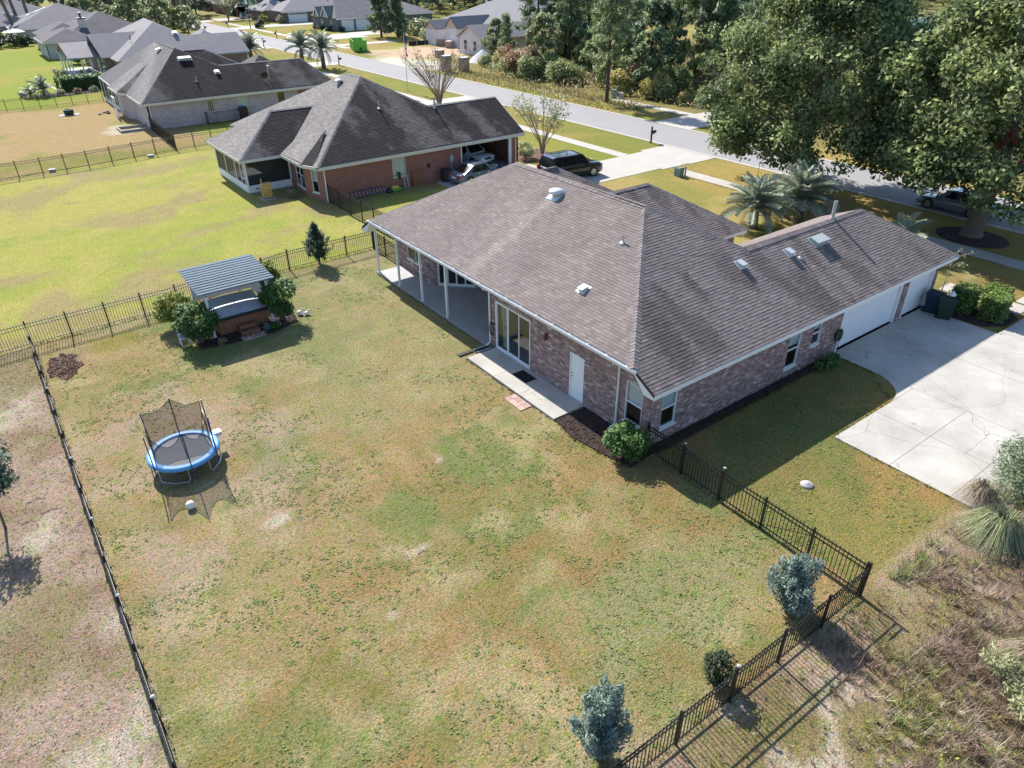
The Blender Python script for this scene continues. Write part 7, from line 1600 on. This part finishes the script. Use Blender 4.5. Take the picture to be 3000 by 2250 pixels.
# distant wood that reads as one mass
rg = np.random.default_rng(77); n = 26000
ang = np.radians(rg.uniform(8, 96, n)); rr2 = rg.uniform(235, 330, n); x = CAMV.x+rr2*np.cos(ang); y = CAMV.y+rr2*np.sin(ang)
cl = fbm(x, y, 14, 2); zt = 7+14*cl; z = zt*rg.random(n)**.6
keep = (np.degrees(ang) < 73) | ((np.degrees(ang) > 78) & (rr2 > 285))
keep &= ~((np.abs(np.degrees(ang)-POND) < 2.2) & (rr2 < 300))
x, y, z = x[keep], y[keep], z[keep]
dw = link('distant_woods', leaf_mesh('distant_woods', np.stack([x, y, z], 1), 1.3, 'leaf_far', 1.4, .35, None, rg)); stuff(dw, 'dark distant woodland closing the view', 'woods')
n = 16000; ang = np.radians(rg.uniform(38, 51, n)); rr2 = rg.uniform(185, 245, n); x = CAMV.x+rr2*np.cos(ang); y = CAMV.y+rr2*np.sin(ang); ok = (x > 92) & (y > 130); x, y = x[ok], y[ok]; z = (6+9*fbm(x, y, 9, 2))*rg.random(len(x))**.6
stuff(link('distant_woods', leaf_mesh('distant_woods', np.stack([x, y, z], 1), .75, 'leaf_pine_dark', 1.5, .35, None, rg)), 'dense dark wood behind the dark brick house', 'woods')
tr_m = MB()
for k in range(30):
    a = rad(rw_.uniform(38.5, 50)); r = rw_.uniform(190, 215); x, y = CAMV.x+r*math.cos(a), CAMV.y+r*math.sin(a)
    tag(MB().tube([(x, y, 0), (x+.3, y, 7), (x+.4, y+.2, 12)], [.3, .22, .08], 6).ob('far_trunk', 'bark_pine'), 'dark slender trunk in the wood behind the dark brick house', 'tree trunk', 'trunks of the far wood')

# ---- blades: grass, weeds and scrub as stuff
def blades(name, xy, h, w, col, mat='grass_blade', lean=.5, per=3, rg=rng, z=0.0):
    n = len(xy); k = n*per; i = np.repeat(np.arange(n), per); a = rg.random(k)*2*PI; hh = (np.asarray(h)*np.ones(n))[i]*(.55+.8*rg.random(k)); ww = (np.asarray(w)*np.ones(n))[i]*(.7+.6*rg.random(k))
    b = np.concatenate([xy[i]+rg.normal(size=(k, 2))*.03, np.full((k, 1), z)], 1); l = lean*hh*(.2+rg.random(k)); t = b+np.stack([np.cos(a)*l, np.sin(a)*l, hh], 1); s = np.stack([-np.sin(a), np.cos(a), 0*a], 1)*ww[:, None]/2
    V = np.stack([b-s, b+s, t], 1).reshape(-1, 3); F = np.arange(3*k).reshape(k, 3)
    return link(name, npmesh(name, V, F, mat, np.asarray(col)[i]))
def rnd(n, x0, x1, y0, y1, rg): return np.stack([rg.uniform(x0, x1, n), rg.uniform(y0, y1, n)], 1)
rg = np.random.default_rng(5)
def off_slab(p):
    x, y = p[:, 0], p[:, 1]
    bad = ((x > -.15) & (y > -.1) & (y < 22) & (x < 21)) | ((x > 5.9) & (y < -3.6) & (y > -9.7)) | ((x > 11.7) & (y < .1) & (y > -9.7)) | ((x > -1.7) & (x < 0) & (y > -.4) & (y < 10.1)) | ((x > -.3) & (x < 3.3) & (y > 10) & (y < 21.1)) | (np.hypot((x+16.35)/1.0, (y-20)/1.4) < 1) | ((x > -10.9) & (x < -6.1) & (y > 17.5) & (y < 21.2)) | ((x > -2.3) & (x < -1.6) & (y > 4.7) & (y < 5.95)) | ((x > 29.2) & (x < 30.75)) | (x > 35.6)
    bad |= (x > 0) & (y > 34.6) & (y < 54)
    return ~bad
# ragged grass along edges of slabs, beds, walls and fences
seg = [((6.08, -3.76), (6.08, -8.2)), ((6.1, -3.76), (10.2, -3.76)), ((10.3, -3.7), (11.8, -1.9)), ((11.8, -1.9), (11.8, -.5)), ((-1.64, 3.4), (-1.64, 9.6)), ((-.24, 10.2), (-.24, 21)), ((-17.2, 23), (-17.2, -8.4)), ((-17.2, 23.1), (-10.5, 23.3)), ((-10.5, 23.3), (-4, 24.6)), ((-4, 24.6), (1.4, 24.7)), ((-.2, -.6), (-.22, -8.5)), ((-.3, -8.55), (-16, -8.4)), ((-1.6, 3.3), (-1.8, 2)), ((-1.8, 2), (-1.35, -.5)), ((-11.05, 19.2), (-10.9, 17.85)), ((-10.9, 17.85), (-7.6, 17.4)), ((-7.6, 17.4), (-6.1, 18.0)), ((.1, -.52), (11.8, -.45)), ((19.8, -3.8), (22.9, -3.1)), ((29.2, 0), (29.2, 26)), ((30.76, 0), (30.76, 26)), ((-17.6, 57.2), (-1.3, 59.2))]
P_ = []
for a_, b_ in seg:
    a_, b_ = np.array(a_), np.array(b_); n_ = int(np.linalg.norm(b_-a_)*22); t_ = rg.random((n_, 1)); P_.append(a_+(b_-a_)*t_+rg.normal(size=(n_, 2))*.05)
p = np.concatenate(P_)
stuff(blades('edge_grass', p, .06, .02, ground_col(p[:, 0], p[:, 1])*(.7+.5*rg.random((len(p), 1)))*np.array([.85, 1.0, .8]), 'grass_blade', .9, 4, rg), 'ragged grass along slabs, beds and fences', 'grass')
p = rnd(15000, -16.9, 11, -8.4, 22.8, rg); p = p[off_slab(p)]; p = p[fbm(p[:, 0]+31, p[:, 1]+12, 1.6, 3)+.1*rg.random(len(p)) > .57]
q = np.repeat(p, 5, 0)+rg.normal(size=(len(p)*5, 2))*.05
stuff(link('lawn_weeds', leaf_mesh('lawn_weeds', np.concatenate([q, .012+.012*rg.random((len(q), 1))], 1), .030, 'lawn_weed', 1.6, 2.5, None, rg)), 'low broadleaf weeds growing in the back yard grass', 'weeds')
p = rnd(5200, -24, -17.3, -6, 24, rg)
stuff(blades('dry_grass', p, .028, .025, ground_col(p[:, 0], p[:, 1])*1.0, 'grass_blade', 1.2, 4, rg), 'dry sparse grass behind the back fence', 'grass')
# scrub lot
p = rnd(9000, -13, 9, -17, -8.75, rg); d = fbm(p[:, 0], p[:, 1], 1.7, 3); fr = sm(-4.5, .5, p[:, 0]+(-8.7-p[:, 1])*.9); keep = rg.random(len(p)) < .16+.84*fr*sm(.42, .54, d); p = p[keep]; fr = fr[keep]; d = d[keep]
pal = np.array([(.34, .23, .185), (.43, .33, .25), (.26, .18, .14), (.30, .26, .11), (.50, .42, .32), (.30, .33, .11), (.22, .28, .09)]); ci = (fbm(p[:, 0]+40, p[:, 1], 1.3, 3)*1.5*7+rg.normal(size=len(p))*.9-2.0).clip(0, 6).astype(int)
stuff(blades('scrub', p, .10+.30*fr*(.3+.9*rg.random(len(p))), .016, pal[ci], 'weed', .85, 12, rg), 'tangled dry brown scrub and weeds of the vacant lot', 'scrub')
yl = rnd(260, -6, 4, -16, -11.5, rg); yl = yl[fbm(yl[:, 0], yl[:, 1], 1.2, 2) > .53]
stuff(link('yellow_flowers', leaf_mesh('yellow_flowers', np.concatenate([np.repeat(yl, 5, 0)+rg.normal(size=(len(yl)*5, 2))*.09, .35+.2*rg.random((len(yl)*5, 1))], 1), .035, 'leaf_yellow', 1.5, .6, None, rg)), 'tiny yellow wildflowers in the scrub', 'flowers')
# goldenrod and undergrowth at the wood edge
for q_, (mt_, nm_, lb_, sd_) in enumerate((('leaf_wood_gold', 'goldenrod', 'golden flowering weeds along the wood edge', 3), ('leaf_wood', 'undergrowth', 'green undergrowth along the wood edge', 4), ('leaf_rust', 'dead_weeds', 'rusty dead weeds along the wood edge', 5))):
    p = rnd(26000, 46.8, 84, 30, 91, rg); ex = 48.0+np.clip((62-p[:, 1])*.18, 0, 3.4)+np.clip((p[:, 1]-80)*.5, 0, 6); dpt = p[:, 0]-ex
    dn = fbm(p[:, 0]+60*sd_, p[:, 1]-35*sd_, 2.6, 3); k_ = (dpt > rg.random(len(p))*1.2) & (dn > .5) & (rg.random(len(p)) < np.where(dpt < 9, 1, .35)); k_ &= np.abs(np.degrees(np.arctan2(p[:, 1]-CAMV.y, p[:, 0]-CAMV.x))-POND) > 2.0; p = p[k_]; dpt = dpt[k_]
    hz = (.25+1.0*np.clip(dpt/3, 0, 1))*(.5+fbm(p[:, 0], p[:, 1], 1.4, 2))*rg.random(len(p))**.7
    stuff(link(nm_, leaf_mesh(nm_, np.concatenate([p, hz[:, None]], 1), .15, mt_, 2.4, .35, None, rg)), lb_, 'weeds')
p = rnd(2500, 43.4, 49, 46, 84, rg); p = p[p[:, 0] < 47.6+rg.random(len(p))*2]; stuff(blades('dry_grass', p, .16+.3*(p[:, 0] > 46)*rg.random(len(p)), .05, np.array([(.30, .25, .11)])*(.7+.6*rg.random((len(p), 1))), 'weed', .7, 4, rg), 'tan grass on the far verge of the street', 'grass')
# clumps of ornamental grass on the scrub lot
def clump(label, x, y, r, h, n, cols, seed):
    rg2 = np.random.default_rng(seed); t = thing('grass_clump', label, 'grass clump', (x, y, 0), local=True)
    a = rg2.random(n)*2*PI; b = np.stack([.16*r*np.cos(a)*rg2.random(n), .16*r*np.sin(a)*rg2.random(n), 0*a], 1); o = .25+.95*rg2.random(n); hh = h*(.55+.65*rg2.random(n)); a = a+.5*rg2.normal(size=n)
    mid = b+np.stack([np.cos(a)*r*.42*o, np.sin(a)*r*.42*o, hh*.85], 1); tip = b+np.stack([np.cos(a)*r*1.05*o, np.sin(a)*r*1.05*o, hh*(.75-.55*o)], 1); tip[:, 2] = np.maximum(tip[:, 2], .04)
    s = np.stack([-np.sin(a), np.cos(a), 0*a], 1)*.006
    V = np.stack([b-s, b+s, mid+s, mid-s, tip-s*.2, tip+s*.2], 1).reshape(-1, 3); k = np.arange(n)[:, None]*6; F = np.concatenate([k+np.array([[0, 1, 2, 3]]), k+np.array([[3, 2, 5, 4]])]); c = np.array(cols)[rg2.integers(0, len(cols), n)]; link('blades', npmesh('blades', V, F, 'weed', np.concatenate([c, c])), t); return t
GC = [(.33, .36, .20), (.24, .30, .13), (.46, .43, .30), (.20, .22, .10)]; DC = [(.36, .28, .20), (.42, .35, .26), (.26, .20, .14)]
clump('large green and straw ornamental grass clump below the dark leafy shrub', 5.15, -9.85, 1.0, 1.05, 2600, GC, 201); clump('brownish ornamental grass clump at the drive corner', 6.6, -8.75, .7, .8, 700, DC, 202); clump('straw coloured grass clump beside the pale feathery weeds', .9, -12.6, .9, .9, 800, DC+GC[:1], 203); clump('pale green grass clump beyond the dark leafy shrub', 9.6, -9.3, .9, 1.1, 800, GC, 204)
bush('shrub', 'dark leafy willow like shrub between the ornamental grass clumps', (7.7, -9.75, 0), 1.75, 1.2, 1.15, 6500, .085, 'leaf_willow', 4, zc=1.4, seed=205, aspect=5, lump=.7); 
for i, (x, y, s_) in enumerate(((.15, -12.1, 1), (-.2, -12.75, .9), (-.75, -13.2, 1.0), (.55, -13.0, .8))): bush('dogfennel', 'pale yellow feathery weed clump on the scrub lot', (x, y, 0), .5*s_, .5*s_, .35*s_, 900, .06, 'leaf_pale', 0, group='feathery weeds of the scrub lot', cat='weed', zc=.45*s_, seed=210+i, aspect=4, lump=.6)
for i in range(26):
    x, y = rw_.uniform(-3, 6.5), rw_.uniform(-13.5, -9.6)
    if x < -1 and y > -11: continue
    bush('weed_bush', ('brown dead weed bush on the scrub lot' if i % 3 else 'olive weed bush on the scrub lot'), (x, y, 0), rw_.uniform(.3, .65), rw_.uniform(.3, .6), rw_.uniform(.2, .38), 420, .05, ('weed_brown' if i % 3 else 'weed_olive'), 0, group=('brown weed bushes' if i % 3 else 'olive weed bushes')+' of the scrub lot', cat='weed', zc=.26, seed=220+i, aspect=6, lump=.8, up=.0) if 'weed_brown' in MATS else None
# trees whose branches reach in from beyond the left edge
bush('cedar_tree', 'cedar branches reaching in behind the back fence', (-19.75, 13.2, 0), .95, 1.0, .75, 2400, .07, 'leaf_cypress', 0, cat='tree', zc=.75, seed=260, aspect=3, lump=.8); bush('cedar_tree', 'cedar behind the back fence casting a shadow on bare ground', (-19.6, 9.3, 0), 1.05, .7, .8, 1900, .08, 'leaf_cypress', 1, cat='tree', zc=2.2, seed=261, aspect=3, lump=.8)
for i, (x, y, l) in enumerate(((-18.8, 10.3, .5), (-18.5, 9.4, .6), (-19.1, 9.2, .4), (-9.5, .35, .35), (-11, 2.1, .25))): tag(MB().tube([(x, y, .02), (x+l*.5, y+.06, .035), (x+l, y-.05, .02)], [.012, .012, .006], 5).ob('fallen_twig', 'twig'), ('fallen twig on bare ground behind the back fence', 'fallen twig on bare ground behind the back fence', 'fallen twig on bare ground behind the back fence', 'small twig on the lawn by a sandy spot', 'small twig on the lawn by a sandy spot')[i], 'twig', ('twigs behind the fence' if i < 3 else 'twigs on the lawn'))
# tidy helper flags
for o in list(bpy.data.objects):
    for k in ('_local', '_own'):
        if k in o: del o[k]
